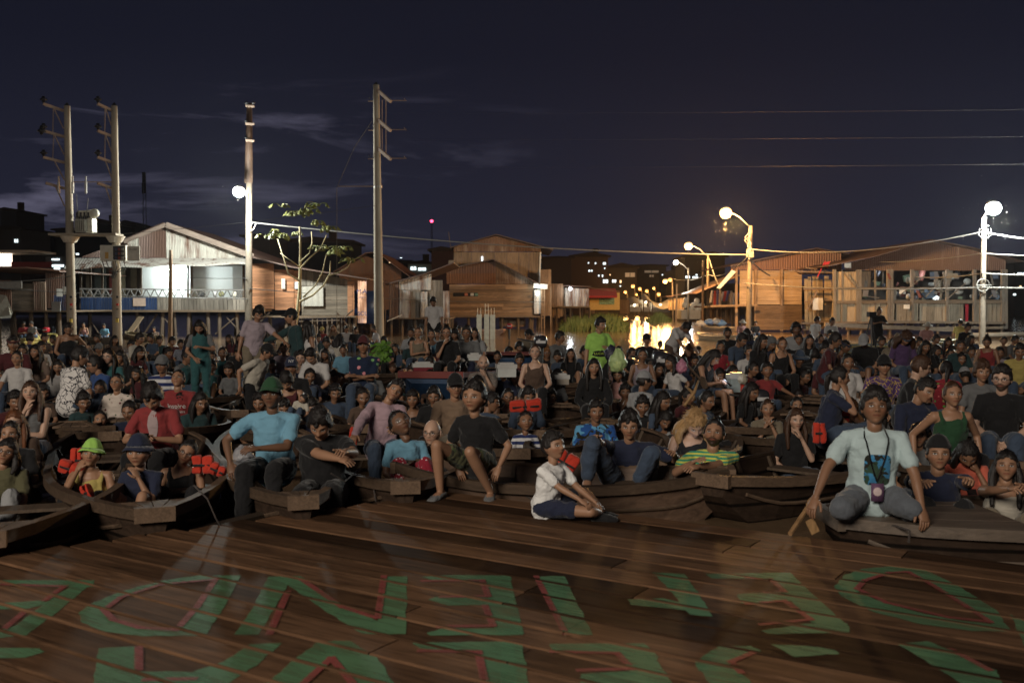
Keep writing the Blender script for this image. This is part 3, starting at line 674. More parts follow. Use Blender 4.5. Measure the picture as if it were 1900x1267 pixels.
D = 105
h6 = empty('market_stall', W(1115, 575, D), 'yellow walled stall with a red awning beside the channel', 'stall')
b = MB(); wbox(b, 1094, 1150, 543, 575, D, D + 5); b.build('wall', m_plain('yellow_wall', (.5, .32, .1), .8), h6)
b = MB(); a = W(1092, 540, D - 1.4); c = W(1145, 549, D - 1.4); b.add([(a.x, D - 1.6, c.z), (c.x, D - 1.6, c.z), (c.x, D + .2, a.z + .3), (a.x, D + .2, a.z + .3), (a.x, D - 1.6, c.z - .2), (c.x, D - 1.6, c.z - .2), (c.x, D + .2, a.z), (a.x, D + .2, a.z)], [(0, 1, 2, 3), (4, 7, 6, 5), (0, 4, 5, 1), (0, 3, 7, 4), (1, 5, 6, 2)]); b.build('awning', m_cloth((.28, .03, .03)), h6)
b = MB(); wbox(b, 1112, 1140, 550, 565, D - .1, D - .05); b.build('painted_sign', m_cloth((.25, .35, .2), 'lines', (.02, .03, .02), .5), h6)
b = MB(); roof(b, [(1090, 534), (1150, 541)], D, D + 6, .4); b.build('roof', m_metal_sheet('red_roof', (.2, .06, .04), .3), h6)
# red capped house behind
far_list = [  # u0 u1 vtop vbase d  colour  windows  name/label
 (-20, 38, 425, 520, 140, (.05, .045, .04), [(27, 444, 6, 6, 1)], 'round cornered grey apartment block at the left edge of the skyline'),
 (0, 30, 392, 425, 150, (.03, .03, .035), [], 'dark upper storeys rising at the far left edge'),
 (30, 100, 438, 520, 170, (.022, .02, .02), [(12, 460, 3, 2, 1), (38, 457, 4, 2, 1), (60, 462, 3, 3, 0)], 'dark low houses left of the transformer poles'),
 (104, 140, 428, 500, 150, (.02, .02, .022), [], 'dark house just right of the left transformer pole'),
 (170, 205, 415, 480, 160, (.018, .018, .02), [], 'dark flat roofed block between the two transformer poles'),
 (222, 250, 418, 480, 170, (.03, .025, .022), [], 'dark narrow building behind the tin gable'),
 (455, 500, 440, 500, 110, (.03, .025, .022), [], 'dark shed roof behind the lamp post'),
 (515, 650, 450, 510, 120, (.016, .016, .02), [], 'long dark hall behind the leafy tree'),
 (672, 705, 478, 520, 150, (.03, .025, .02), [(704, 487, 3, 3, 0)], 'small dark house left of the tall middle pole'),
 (718, 760, 486, 520, 160, (.05, .035, .03), [(722, 485, 3, 3, 0), (757, 484, 2, 2, 1), (742, 478, 4, 1, 1)], 'brown roofed house right of the tall middle pole'),
 (757, 800, 490, 520, 150, (.2, .2, .17), [(762, 495, 10, 6, 1), (776, 497, 14, 5, 1)], 'pale shop front lit white and green in the distance'),
 (801, 842, 466, 510, 130, (.045, .025, .025), [], 'dark reddish block left of the large wooden house'),
 (1006, 1060, 480, 530, 150, (.05, .035, .03), [], 'dark curved roof block right of the large wooden house'),
 (1060, 1128, 477, 540, 170, (.07, .045, .035), [(1119, 487, 5, 4, 1), (1091, 487, 2, 2, 1), (1104, 487, 2, 3, 1), (1092, 501, 3, 3, 1), (1097, 501, 2, 3, 1), (1121, 497, 2, 2, 1), (1110, 510, 2, 3, 1), (1117, 510, 2, 4, 1), (1131, 509, 2, 2, 0), (1119, 519, 9, 6, 1), (1136, 519, 7, 5, 1)], 'sloping top apartment block with several lit windows'),
 (1128, 1182, 497, 560, 180, (.06, .05, .04), [(1150, 520, 3, 5, 0), (1150, 530, 2, 2, 1), (1160, 506, 18, 8, 2)], 'low pale house with a lit verandah beyond the channel'),
 (1182, 1236, 494, 545, 200, (.05, .04, .035), [(1196, 502, 26, 4, 2), (1205, 510, 8, 4, 2)], 'hillside house with a long parapet beyond the channel'),
 (1236, 1262, 508, 560, 190, (.03, .025, .02), [(1228, 509, 2, 2, 1)], 'dark house behind the small white street lamp'),
 (1270, 1345, 478, 560, 160, (.02, .018, .018), [(1272, 512, 8, 4, 1), (1285, 513, 10, 3, 1), (1291, 509, 3, 2, 1)], 'dark building behind the amber lamp posts'),
 (1880, 1960, 478, 640, 150, (.015, .014, .014), [(1888, 506, 18, 5, 1), (1880, 545, 5, 3, 1), (1892, 530, 3, 3, 0)], 'dark building at the right edge of the waterfront')]
M_WIN = [m_emit('window_warm', (1, .72, .4), 1.6), m_emit('window_cool', (.8, .95, 1), 2.2), m_emit('window_dim', (.7, .62, .5), .10)]
for k, (u0, u1, vt, vb, d, c, wins, lab) in enumerate(far_list):
    p = W((u0 + u1) / 2, vb, d); r = empty('hillside_building', p, lab, 'building', 'buildings of the far skyline')
    a = W(u0, vb, d); e_ = W(u1, vt, d); m_ = m_plain('far_wall%d' % k, c, .95)
    b = MB(); b.box((a.x, d, a.z - 4), (e_.x, d + 9, e_.z)); b.build('wall', m_, r)
    b = MB(); ov = .5; hz = (e_.z - a.z) * (.10 if k % 3 else .02); xm = lerp(a.x, e_.x, .3 + .4 * random.random())
    vs = [(a.x - ov, d - ov, e_.z + .01), (e_.x + ov, d - ov, e_.z + .01), (e_.x + ov, d + 9, e_.z + .01), (a.x - ov, d + 9, e_.z + .01), (xm, d - ov, e_.z + .3 + hz), (xm, d + 9, e_.z + .3 + hz), (a.x - ov, d - ov, e_.z + .25), (e_.x + ov, d - ov, e_.z + .25), (e_.x + ov, d + 9, e_.z + .25), (a.x - ov, d + 9, e_.z + .25)]
    b.add(vs, [(0, 1, 7, 4, 6), (3, 9, 5, 8, 2), (0, 6, 9, 3), (1, 2, 8, 7), (6, 4, 5, 9), (4, 7, 8, 5), (0, 3, 2, 1)]); b.build('roof', m_plain('far_roof', (.03, .022, .02), .9), r)
    if k % 3 == 1:
        b = MB(); xt = lerp(a.x, e_.x, .7); b.tube([(xt, d + 3, e_.z), (xt, d + 3, e_.z + 1.6)], .5, 10); b.build('roof_tank', m_plain('far_roof', (.03, .022, .02), .9), r)
    for i, (u, v, ww, hh, kind) in enumerate(wins):
        b = MB(); wbox(b, u, u + ww, v, v + hh, d - .12, d - .06); f = b.build('window', M_WIN[kind], r)
        if ww > 5: b = MB(); xx = W(u + ww / 2, v, d - .15); b.box((xx.x - .05, d - .17, W(u, v + hh, d).z), (xx.x + .05, d - .13, xx.z)); b.build('mullion', m_, f)
# lit shop fronts, left edge
D = 118
r = empty('shop_front', W(15, 490, D), 'brightly lit shop under a canopy at the far left', 'shop')
b = MB(); wbox(b, -20, 21, 468, 494, D, D + .2); b.build('lit_wall', m_emit('shop_glow', (1, .85, .68), 3.0), r)
b = MB(); wbox(b, 21, 95, 486, 497, D - .2, D); b.build('signboard', m_plain('red_sign', (.16, .03, .03), .8), r)
b = MB(); wbox(b, -30, 60, 464, 468, D - 3, D + 3); b.build('canopy', m_plain('pale_canopy', (.5, .4, .3), .8), r)
for k, (u0, u1, v0, v1) in enumerate(((96, 110, 480, 483), (90, 93, 490, 494), (96, 118, 491, 495), (100, 111, 497, 503), (141, 146, 470, 473))):
    b = MB(); wbox(b, u0, u1, v0, v1, D + 2, D + 2.1); b.build('lit_panel', M_WIN[1], r)
b = MB(); wbox(b, 85, 135, 476, 505, D + 2.2, D + 5); b.build('wall', m_plain('shop_dark', (.03, .03, .03)), r)

# ---- right bank: plank house under the amber lamp
D = 66
h7 = empty('stilt_house', W(1440, 610, D), 'tall house of horizontal planks glowing orange under the street lamp', 'house')
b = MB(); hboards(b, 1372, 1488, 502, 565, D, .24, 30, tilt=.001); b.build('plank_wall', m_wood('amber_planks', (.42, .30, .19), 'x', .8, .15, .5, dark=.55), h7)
b = MB(); hboards(b, 1402, 1488, 566, 612, D - .2, .1, 30, tilt=.001); b.build('lower_slat_wall', m_wood('amber_slats', (.2, .13, .08), 'x', .8, .25, .5), h7)
b = MB(); sheet(b, 1356, 1562, 501, [(1356, 494), (1400, 484), (1512, 463), (1562, 470)], D - .1, .16, .03); b.build('gable_sheet', m_metal_sheet('rusty_amber_sheet', (.19, .12, .08), .7, (.13, .065, .04)), h7)
b = MB(); roof(b, [(1352, 494), (1400, 483), (1512, 461), (1572, 472)], D - .1, D + 10, .5); b.build('roof', M_ROOF, h7)
for u in (1366, 1402, 1450):
    b = MB(); b.beam(W(u, 500, D - .1), W(u, 614, D - .1), .16); b.build('post', M_PLKV, h7)
b = MB(); b.beam(W(1318, 568, D - 1.5), W(1405, 566, D - 1), .12); b.build('landing_rail', M_PLKV, h7)
b = MB(); vs = [W(1330, 534, D - 2), W(1336, 536, D - 2), W(1366, 504, D - 2), W(1358, 501, D - 2)]; vs += [p + Vector((0, .1, 0)) for p in vs]
b.add(vs, [(0, 1, 2, 3), (7, 6, 5, 4), (0, 4, 5, 1), (1, 5, 6, 2), (2, 6, 7, 3), (3, 7, 4, 0)]); b.build('propped_sheet', m_plain('white_sheet_prop', (.6, .56, .5), .6), h7)
h7b = empty('stilt_house', W(1340, 590, 82), 'cluttered open shack hung with clothes between the amber lamp posts', 'house')
b = MB(); vboards(b, 1316, 1372, 545, 600, 84, .3, .05); b.build('board_wall', M_PLKV, h7b)
b = MB(); roof(b, [(1290, 545), (1325, 530), (1376, 510)], 83, 90, .6); b.build('roof', M_ROOF, h7b)
b = MB(); wbox(b, 1312, 1400, 568, 571, 80, 86); b.build('floor', M_FLOORW, h7b)
stilts(h7b, (1318, 1330, 1345, 1358, 1372, 1385, 1398), 570, 81, 2)
for k in range(11):
    u = 1318 + k * 5; b = MB(); wbox(b, u, u + 3.6, 540 + random.uniform(-2, 3), 562 + random.uniform(-6, 5), 81.4, 81.5)
    for i, q in enumerate(b.v): b.v[i] = (q[0] + .1 * math.sin(q[2] * 5), q[1], q[2])
    b.build('hanging_cloth', m_cloth(((.5, .5, .5), (.4, .05, .05), (.1, .1, .25), (.5, .4, .3))[k % 4]), h7b)
# ---- long house at the right
D = 60
h8 = empty('stilt_house', W(1670, 600, D), 'long open sided wooden house with a rusty gable and cluttered lit upper floor', 'house')
GR = [(1562, 487), (1620, 477), (1722, 447), (1800, 462), (1870, 482)]
b = MB(); sheet(b, 1568, 1866, 502, [(1568, 489), (1620, 478), (1722, 448), (1800, 463), (1866, 483)], D, .12, .03); g8 = b.build('gable_sheet', m_metal_sheet('long_gable', (.17, .13, .11), .6, (.085, .045, .032)), h8)
b = MB(); roof(b, [(1532, 494), (1620, 476), (1722, 446), (1800, 461), (1890, 486)], D, D + 12, .6); b.build('roof', M_ROOF, h8)
b = MB(); vboards(b, 1544, 1660, 562, 597, D, .8, .02); b.build('lower_wall_left', m_wood('pale_ply', (.42, .33, .22), 'z', .8, .3, .5, dark=.6), h8)
b = MB(); vboards(b, 1662, 1704, 560, 597, D - .1, .8, .02); vboards(b, 1706, 1788, 563, 597, D, .5, .02); vboards(b, 1810, 1866, 563, 600, D, .35, .03); b.build('lower_wall_right', m_wood('grey_ply', (.33, .28, .21), 'z', .85, .35, .5), h8)
b = MB(); vboards(b, 1552, 1590, 504, 560, D - .1, .7, .03); b.build('upper_panel', m_wood('pale_panel', (.42, .32, .2), 'z', .8, .4, .5), h8)
b = MB(); vboards(b, 1596, 1616, 504, 535, D + .1, .5, .02); b.build('plywood_panel', M_PLKV, h8)
b = MB(); wbox(b, 1546, 1866, 558, 563, D - .15, D - .02); wbox(b, 1546, 1850, 533, 536, D - .15, D - .02); b.build('cross_beam', M_GREYH, h8)
for u in (1548, 1562, 1590, 1595, 1624, 1648, 1654, 1692, 1757, 1808, 1860, 1866):
    b = MB(); b.beam(W(u, 500, D - .08), W(u, 610, D - .08), .17 if u not in (1562, 1624) else .09); b.build('post', M_GREYV, h8)
b = MB(); wbox(b, 1546, 1866, 597, 600, D - .7, D + 8); b.build('floor', M_FLOORW, h8)
b = MB(); wbox(b, 1546, 1866, 556, 558, D + .3, D + 6); b.build('upper_floor', M_FLOORW, h8)
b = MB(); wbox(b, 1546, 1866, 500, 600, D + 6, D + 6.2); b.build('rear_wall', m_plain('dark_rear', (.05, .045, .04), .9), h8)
b = MB(); b.beam(W(1530, 602, D - 3), W(1800, 613, D - 3), .22); b.beam(W(1570, 610, D - 2), W(1860, 608, D - 2.5), .14); b.beam(W(1640, 597, D - 1.6), W(1860, 599, D - 1.6), .14); b.build('landing_rail', M_GREYH, h8)
b = MB(); b.tube([W(1800, 622, D - 8), W(1920, 620, D - 8)], .13, 8); tag(b.build('floating_log', M_GREYH, None, True), 'long grey log floating in the water by the right lamp post', 'log')
stilts(h8, (1550, 1575, 1600, 1625, 1650, 1680, 1710, 1740, 1770, 1800, 1830, 1860), 600, D - .4, 3)
for k, (u, v, w_, h_) in enumerate(((1669, 538, 11, 7), (1677, 565, 11, 8), (1567, 488, 12, 9))):
    b = MB(); wbox(b, u, u + w_, v, v + h_, D - .22, D - .18); b.build('paper_notice', m_plain('paper', (.7, .68, .62), .8), h8)
b = MB(); wbox(b, 1791, 1797, 564, 598, D + .1, D + .15); b.build('red_curtain', m_cloth((.3, .02, .03)), h8)
for k, (u, v) in enumerate(((1643, 500), (1713, 501))):
    p = W(u, v, D + 1); b = MB(); b.tube([p - Vector((.3, 0, 0)), p + Vector((.3, 0, 0))], .035, 6); b.build('fluorescent_tube', M_TUBE, h8)
    lamp('POINT', 'house_light', p - Vector((0, .2, .3)), 60, (.85, .96, 1), .15, parent=h8)
# clutter seen inside
rc = random.Random(3)
for k in range(16):
    b = MB(); u = rc.uniform(1600, 1855); v0 = rc.choice((502, 504, 536)); b.beam(W(u, v0, D + .15), W(u + rc.uniform(-6, 6), v0 + rc.uniform(18, 30), D + .12), rc.uniform(.06, .35), .03); b.build('patching_board', M_GREYV, h8)
for k in range(7): b = MB(); u = rc.uniform(1555, 1850); b.beam(W(u, rc.uniform(505, 555), D - .25), W(u + rc.uniform(20, 60), rc.uniform(505, 560), D - .2), .05); b.build('patching_board', M_GREYV, h8)
for k in range(9):
    u = rc.uniform(1560, 1850); v = rc.choice((505, 507, 538)); b = MB(); wbox(b, u, u + rc.uniform(5, 13), v, v + rc.uniform(7, 18), D - .32, D - .29)
    for i, q in enumerate(b.v): b.v[i] = (q[0] + .12 * math.sin(q[2] * 4 + k), q[1], q[2])
    b.build('hanging_cloth', m_cloth(((.12, .12, .13), (.2, .17, .13), (.16, .06, .05), (.07, .1, .15))[k % 4]), h8)
for k in range(46):
    u = rc.choice([rc.uniform(1600, 1645), rc.uniform(1660, 1690), rc.uniform(1696, 1752), rc.uniform(1696, 1752), rc.uniform(1762, 1804), rc.uniform(1812, 1855)]); v = rc.choice([rc.uniform(506, 530), rc.uniform(538, 556)])
    s_ = rc.uniform(.1, .32); p = W(u, v, D + rc.uniform(.6, 3)); b = MB()
    if k % 3 == 0: b.ball(p, (s_, s_ * .6, s_ * rc.uniform(.6, 1.4)), 8, 6)
    elif k % 3 == 1: b.box((-s_, -s_ * .5, -s_ * .7), (s_, s_ * .5, s_ * .7), Matrix.Translation(p) @ Euler((0, rc.uniform(-.4, .4), rc.uniform(-.5, .5))).to_matrix().to_4x4())
    else: b.tube([p - Vector((0, 0, s_)), p + Vector((.1, 0, s_))], [s_ * .5, s_ * .7], 9)
    b.build('stored_goods', m_plain('goods%d' % (k % 6), ((.3, .3, .28), (.07, .1, .06), (.04, .04, .05), (.2, .17, .12), (.07, .1, .14), (.14, .05, .04))[k % 6], .6), h8, k % 3 != 1)
b = MB(); b.tube([W(1733, 556, D + .4), W(1738, 552, D + .4), W(1744, 556, D + .4)], .12, 8); b.ball(W(1739, 554, D + .4), (.2, .1, .12)); b.build('bright_bundle', m_emit('lit_plastic', (.85, .95, 1), .9), h8)  # bundle glows by its own emission instead of being lit
# ---- bamboo / slab fence wall at its left end, leaning in
h9 = empty('slab_fence', W(1520, 600, 62), 'ragged wall of upright split slabs lit orange left of the long house', 'fence')
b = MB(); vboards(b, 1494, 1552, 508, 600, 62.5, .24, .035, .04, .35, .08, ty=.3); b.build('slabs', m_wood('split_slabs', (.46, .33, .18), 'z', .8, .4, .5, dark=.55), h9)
b = MB(); b.beam(W(1486, 600, 62), W(1600, 598, 62), .13); b.beam(W(1490, 536, 62.2), W(1566, 538, 62.2), .1); b.beam(W(1492, 560, 62.2), W(1566, 555, 62.2), .09); b.beam(W(1498, 575, 62), W(1516, 540, 62), .09); b.beam(W(1490, 612, 61.6), W(1546, 606, 61.6), .1); b.build('rail', M_PLKV, h9)
b = MB()
for i in range(12): b.beam(W(1476 + i * 6, 503 + random.uniform(-2, 2), 62), W(1486 + i * 7, 509, 64.5), .12, .04)
b.beam(W(1494, 497, 62), W(1516, 499, 62), .08); b.beam(W(1478, 504, 61.8), W(1560, 506, 61.8), .1); b.build('roof_laths', M_PLKV, h9)
b = MB(); wbox(b, 1508, 1527, 553, 575, 62, 62.05); b.build('white_cloth', m_cloth((.7, .66, .58)), h9)
stilts(h9, (1496, 1508, 1520, 1534, 1548), 598, 62.3, 1, .07)
for u, v in ((1530, 487),): 
    b = MB(); b.beam(W(1516, 515, 61.5), W(1531, 484, 61.5), .05); p = W(1527, 488, 61.5); b.add([p, p + Vector((.45, .02, .12)), p + Vector((.3, .02, -.3)), p + Vector((.05, .03, -.12))], [(0, 1, 2, 3)]); tag(b.build('red_flag', m_cloth((.4, .03, .04))), 'small red flag on a slanted stick above the slab wall', 'flag')

# ---- bright stalls far up the channel
D = 130
for k, (u0, u1, vt, vb, c, lab) in enumerate(((1168, 1190, 562, 577, (.7, .65, .55), 'first white tarpaulin stall glowing at the end of the channel'), (1192, 1204, 556, 577, (.75, .7, .6), 'narrow white tent stall glowing at the end of the channel'), (1206, 1240, 562, 578, (.75, .68, .55), 'wide white tent stall glowing at the end of the channel'))):
    r = empty('market_stall', W((u0 + u1) / 2, vb, D + k), lab, 'stall', 'lit stalls at the end of the channel')
    b = MB(); a = W(u0, vb, D + k); e_ = W(u1, vt, D + k); n = 12
    vs = []
    for i in range(n + 1):
        x = lerp(a.x, e_.x, i / n); z = e_.z - .5 * math.sin(math.pi * i / n) * (1 if k == 2 else -.6)
        vs += [(x, D - 1.5, z - .3), (x, D + 2.5, z + .5), (x, D + 2.5, z + .45), (x, D - 1.5, z - .35)]
    fs = []
    for i in range(n):
        q = i * 4; fs += [(q, q + 4, q + 5, q + 1), (q + 3, q + 2, q + 6, q + 7), (q, q + 3, q + 7, q + 4)]
    b.add(vs, fs); b.build('canopy', m_cloth(c), r)
    b = MB(); b.box((a.x, D + 3, a.z), (e_.x, D + 3.1, e_.z)); b.build('back_sheet', m_plain('stall_sheet', (.7, .68, .62), .8), r)
    b = MB(); b.box((a.x, D + .5, a.z - .1), (e_.x, D + 1, a.z + .55)); b.build('counter', m_plain('stall_counter%d' % k, (.35, .36, .4), .7), r)
    for s_ in (a.x, e_.x): b = MB(); b.beam((s_, D, -.5), (s_, D, e_.z), .12); b.build('post', M_POST, r)
    p = Vector(((a.x + e_.x) / 2, D + 1, e_.z - .3)); b = MB(); b.ball(p, .16, 8, 6); b.build('bulb', m_emit('stall_bulb', (1, .86, .6), 8), r)
    lamp('POINT', 'stall_light', p - Vector((0, .3, .3)), 130, (1, .8, .55), .2, parent=r)
# amber lit fence and hanging baskets stall
D = 112
h10 = empty('stilt_house', W(1255, 575, D), 'amber lit shack with heaped goods right of the tents', 'house')
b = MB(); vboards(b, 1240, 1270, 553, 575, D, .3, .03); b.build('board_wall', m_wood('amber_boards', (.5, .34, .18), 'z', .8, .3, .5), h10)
b = MB(); roof(b, [(1236, 551), (1310, 538)], D, D + 6, .5); b.build('roof', M_ROOF, h10)
b = MB(); wbox(b, 1264, 1300, 575, 592, D - 6, D - 3); b.build('counter', m_plain('grey_counter', (.35, .33, .3), .8), h10)
for k in range(12):
    p = W(rc.uniform(1268, 1305), rc.uniform(556, 580), D - 5); b = MB(); b.ball(p, rc.uniform(.2, .45), 8, 6); b.build('goods', m_plain('goods%d' % (k % 6), (.5, .5, .48), .6), h10, True)
p = W(1282, 552, D - 4); lamp('POINT', 'shack_light', p, 120, (.9, .95, 1), .2, parent=h10)
for k, (u0, u1) in enumerate(((1086, 1104), (1150, 1168))):
    r = empty('stilt_house', W((u0 + u1) / 2, 580, 125), ('grey boarded hut behind the reeds', 'narrow board hut at the mouth of the channel')[k], 'house', 'huts along the channel')
    b = MB(); vboards(b, u0, u1, 556, 582, 125, .4); b.build('board_wall', M_PLKV, r); b = MB(); roof(b, [(u0 - 3, 556), (u1 + 3, 553)], 125, 131, .5); b.build('roof', M_ROOF, r)

# ---- reeds
def reeds(u0, u1, v0, v1, d0, d1, n, hgt, name, lab):
    b = MB(); rr = random.Random(5)
    for i in range(n):
        d = rr.uniform(d0, d1); u = rr.uniform(u0, u1); k = F / d; x = (u - 950) / k; edge = min(1, min(u - u0, u1 - u) / 25 + .25)
        h_ = hgt * rr.uniform(.35, 1.1) * edge * (.62 + .6 * noise.noise(Vector((x * .5, d * .25, 2))) + .25); l = rr.uniform(-.35, .35); w_ = .03; yy = rr.uniform(-.2, .2)
        b.add([(x - w_, d, -.05), (x + w_, d, -.05), (x + l * .4 + w_ * .8, d + yy, h_ * .65), (x + l * .4 - w_ * .8, d + yy, h_ * .65), (x + l, d + yy * 2, h_)], [(0, 1, 2, 3), (3, 2, 4)])
    t = NT('reed_green', .7); g = t.n('NewGeometry'); t.col(t.mix(g.outputs['Random Per Island'], (.035, .065, .012), (.09, .11, .03)))
    tag(b.build(name, t.m), lab, name.replace('_', ' '), kind='stuff')
reeds(1040, 1165, 565, 602, 66, 92, 4200, .95, 'reeds', 'bank of green reeds growing out of the river')
reeds(1200, 1245, 575, 585, 100, 112, 900, 1.1, 'water_grass', 'bright green floating grass below the tents')

# ================================================================ POLES, LAMPS, WIRES
t = NT('concrete_pole', .85, .2); n = t.noise(3, 6, t.obj((1, 1, .35)), .6); n2 = t.noise(40, 3, t.obj()); t.col(t.mix(n.outputs[0], (.20, .17, .13), (.44, .39, .31))); t.bump(n2.outputs[0], .3, .01); M_POLE = t.m
M_STEEL = m_plain('galvanised_steel', (.35, .33, .30), .5, .4); M_DK = m_plain('dark_insulator', (.02, .02, .022), .35); M_ARM = m_plain('rusty_crossarm', (.30, .22, .17), .7); M_CABLE = m_plain('cable', (.05, .05, .05), .6); M_CABLEP = m_plain('pale_cable', (.12, .115, .105), .7)
M_DARKC = m_plain('darkened_concrete', (.10, .082, .062), .9, var=.35)  # concrete darkened to offset the glare on poles next to lamps
def pole(u0, v0, u1, v1, d, r0, r1, label, name='utility_pole', sink=.8, cat='utility pole', group=None, mat=None):
    """u0,v0 = foot at the water, u1,v1 = top"""
    top = W(u1, v1, d); ft = W(u0, v0, d); ft = Vector((ft.x, d, -sink)); r = empty(name, Vector((ft.x, d, 0)), label, cat, group)
    n = 10; b = MB(); b.tube([ft.lerp(top, i / n) for i in range(n + 1)], [lerp(r0, r1, i / n) for i in range(n + 1)], 18); b.build('pole', mat or M_POLE, r, True)
    return r, top
def insul(root, p, s=.14):
    b = MB(); b.tube([p, p + Vector((0, 0, s * .6)), p + Vector((0, 0, s * .7)), p + Vector((0, 0, s * 1.1)), p + Vector((0, 0, s * 1.2)), p + Vector((0, 0, s * 1.7))], [s * .3, s * .5, s, s * .9, s * .4, s * .5], 10); b.build('insulator', M_DK, root, True)
def arm(root, a, c, w=.11): b = MB(); b.beam(a, c, w, w); b.build('crossarm', M_ARM, root)
def thin(root, a, c, w=.05, name='strut', mat=None): b = MB(); b.tube([a, c], w / 2, 6); b.build(name, mat or M_ARM, root)
D = 44
pa, ta = pole(134, 640, 124.5, 197, D, .21, .13, 'left one of the twin concrete poles carrying the transformer', group='twin transformer poles')
pb, tb = pole(218, 640, 212, 197, D, .21, .13, 'right one of the twin concrete poles, with the open meter cabinet', group='twin transformer poles')
for r, x0, xs in ((pa, 80, (116, 117, 118)), (pb, 181, (207, 207, 207))):
    b = MB(); tp = ta if r is pa else tb; b.tube([tp, tp + Vector((0, 0, .15))], [.13, .02], 10); b.build('cap', M_DK, r)
    for k, (va, vb2) in enumerate(((193, 206), (243, 254), (292, 302), (340, 350))):
        a = W(x0 + (5 if k == 3 and r is pa else 0), va, D - .5); c = W(xs[min(k, 2)] + 2, vb2, D); arm(r, a, c)
        m_ = a.lerp(c, .5); thin(r, m_, W(xs[min(k, 2)] + 2, vb2 + 33, D), .06)
        if k < 3: insul(r, W(x0 + 1, va - 4, D - .5) - Vector((0, 0, .05)), .16 if k else .16)
        if k < 2: thin(r, m_, W(98 if r is pa else 194.5, (243, 292)[k] + 5, D - .3), .04)
insul(pa, W(77, 244, D - .6) - Vector((0, 0, .14)), .18)
for (r, u) in ((pa, 109), (pa, 135), (pb, 159.5)): b = MB(); p = W(u, 338, D - .3); b.tube([p, p - Vector((0, 0, .5))], [.06, .05], 7); b.tube([p + Vector((0, 0, .25)), p], .04, 6); b.build('fuse_cutout', M_STEEL, r)
thin(pb, W(135, 338, D - .2), W(212, 338, D - .2), .04, 'crossbar')
# transformer on a concrete platform
tr = empty('transformer', W(158, 432, D), 'grey electric transformer on the platform between the twin poles', 'transformer')
b = MB(); a = W(141, 431, D - .35); c = W(167, 408, D); b.box((a.x, D - .4, a.z), (c.x, D + .4, c.z)); b.build('tank', m_plain('transformer_grey', (.42, .42, .36), .5), tr)
for k in range(6): b = MB(); x = lerp(a.x, c.x, (k + .5) / 6); b.box((x - .02, D - .52, a.z + .05), (x + .02, D - .4, c.z - .05)); b.build('cooling_fin', m_plain('transformer_grey', (.42, .42, .36), .5), tr)
b = MB(); a = W(168, 431, D); c = W(176, 406, D); b.box((a.x, D - .3, a.z), (c.x, D + .2, c.z)); b.build('side_box', m_plain('transformer_pale', (.6, .58, .48), .5), tr)
b = MB(); b.tube([W(147, 400, D), W(176, 397, D)], .2, 14); b.ball(W(176, 396, D - .1), .2, 10, 8); b.build('conservator', m_plain('transformer_pale', (.6, .58, .48), .5), tr, True)
for k in range(4): b = MB(); p = W(143 + k * 7, 407, D - .2); b.tube([p, p + Vector((0, 0, .12)), p + Vector((0, 0, .16)), p + Vector((0, 0, .3))], [.07, .07, .04, .05], 8); b.build('bushing', M_DK, tr)
thin(tr, W(144, 402, D - .2), W(142, 360, D - .2), .03, 'lead', M_CABLEP); thin(tr, W(160, 402, D - .2), W(164, 368, D - .2), .03, 'lead', M_CABLEP)
pf = empty('pole_platform', W(165, 436, D), 'concrete platform spanning the twin poles under the transformer', 'platform')
b = MB(); a = W(98, 438, D); c = W(222, 434, D); b.box((a.x, D - .45, a.z), (c.x, D + .45, c.z)); b.build('slab', M_POLE, pf)
for u in (130, 214): b = MB(); p = W(u, 440, D); b.tube([W(u, 438.5, D), W(u, 450, D)], [.42, .26], 14); b.build('collar', m_plain('collar_concrete', (.55, .5, .42), .8), pf)
cb = empty('meter_cabinet', W(215, 485, D - .3), 'white electric meter cabinet with its door open on the right twin pole', 'cabinet')
b = MB(); a = W(186, 484, D - .5); c = W(233, 455, D - .5); b.box((a.x, D - .5, a.z), (c.x, D - .25, c.z)); b.build('case', m_plain('cabinet_white', (.55, .53, .45), .5), cb)
b = MB(); wbox(b, 210, 231, 457, 482, D - .54, D - .505); b.build('interior', m_plain('cabinet_dark', (.03, .03, .03)), cb)
for k in range(9): b = MB(); u = 213 + (k % 3) * 6; v = 460 + (k // 3) * 8; wbox(b, u, u + 4, v, v + 5, D - .6, D - .545); b.build('meter', m_plain('meter%d' % (k % 3), ((.04, .05, .1), (.2, .05, .04), (.25, .25, .22))[k % 3]), cb)
b = MB(); wbox(b, 236, 259, 457, 484, D - .7, D - .66); b.build('door', m_plain('cabinet_white', (.55, .53, .45), .5), cb)
b = MB(); wbox(b, 195, 201, 468, 480, D - .52, D - .505); b.build('warning_label', m_plain('label_orange', (.5, .3, .08)), cb)
text('PELIGRO', W(247, 463, D - .72), .09, m_plain('label_ink', (.05, .05, .05)), cb, name='label_text')
b = MB()
for k in range(6):
    u = 190 + k * 8; b.tube([W(u, 484, D - .4), W(u + 3, 494 + k % 3 * 3, D - .45), W(214 + (k - 3) * 2, 505, D - .3)], .018, 5)
b.tube([W(214, 505, D - .3), W(209, 516, D - .3)], .1, 7); b.build('loose_cable', M_CABLE, cb)
for (u, r) in ((131, pa), (217, pb)):   # painted marks at the foot of each pole
    for k, (v, hh, c) in enumerate(((549, 4, (.03, .03, .03)), (563, 4, (.5, .04, .03)), (573, 1.5, (.03, .03, .03)), (591, 7, (.6, .45, .1)), (590, 1.2, (.03, .03, .03)))):
        b = MB(); wbox(b, u - 1.5 - (1 if k == 3 else 0), u + 2.5, v, v + hh, D - .245, D - .2); b.build('painted_mark', m_plain('mark%d' % k, c), r)
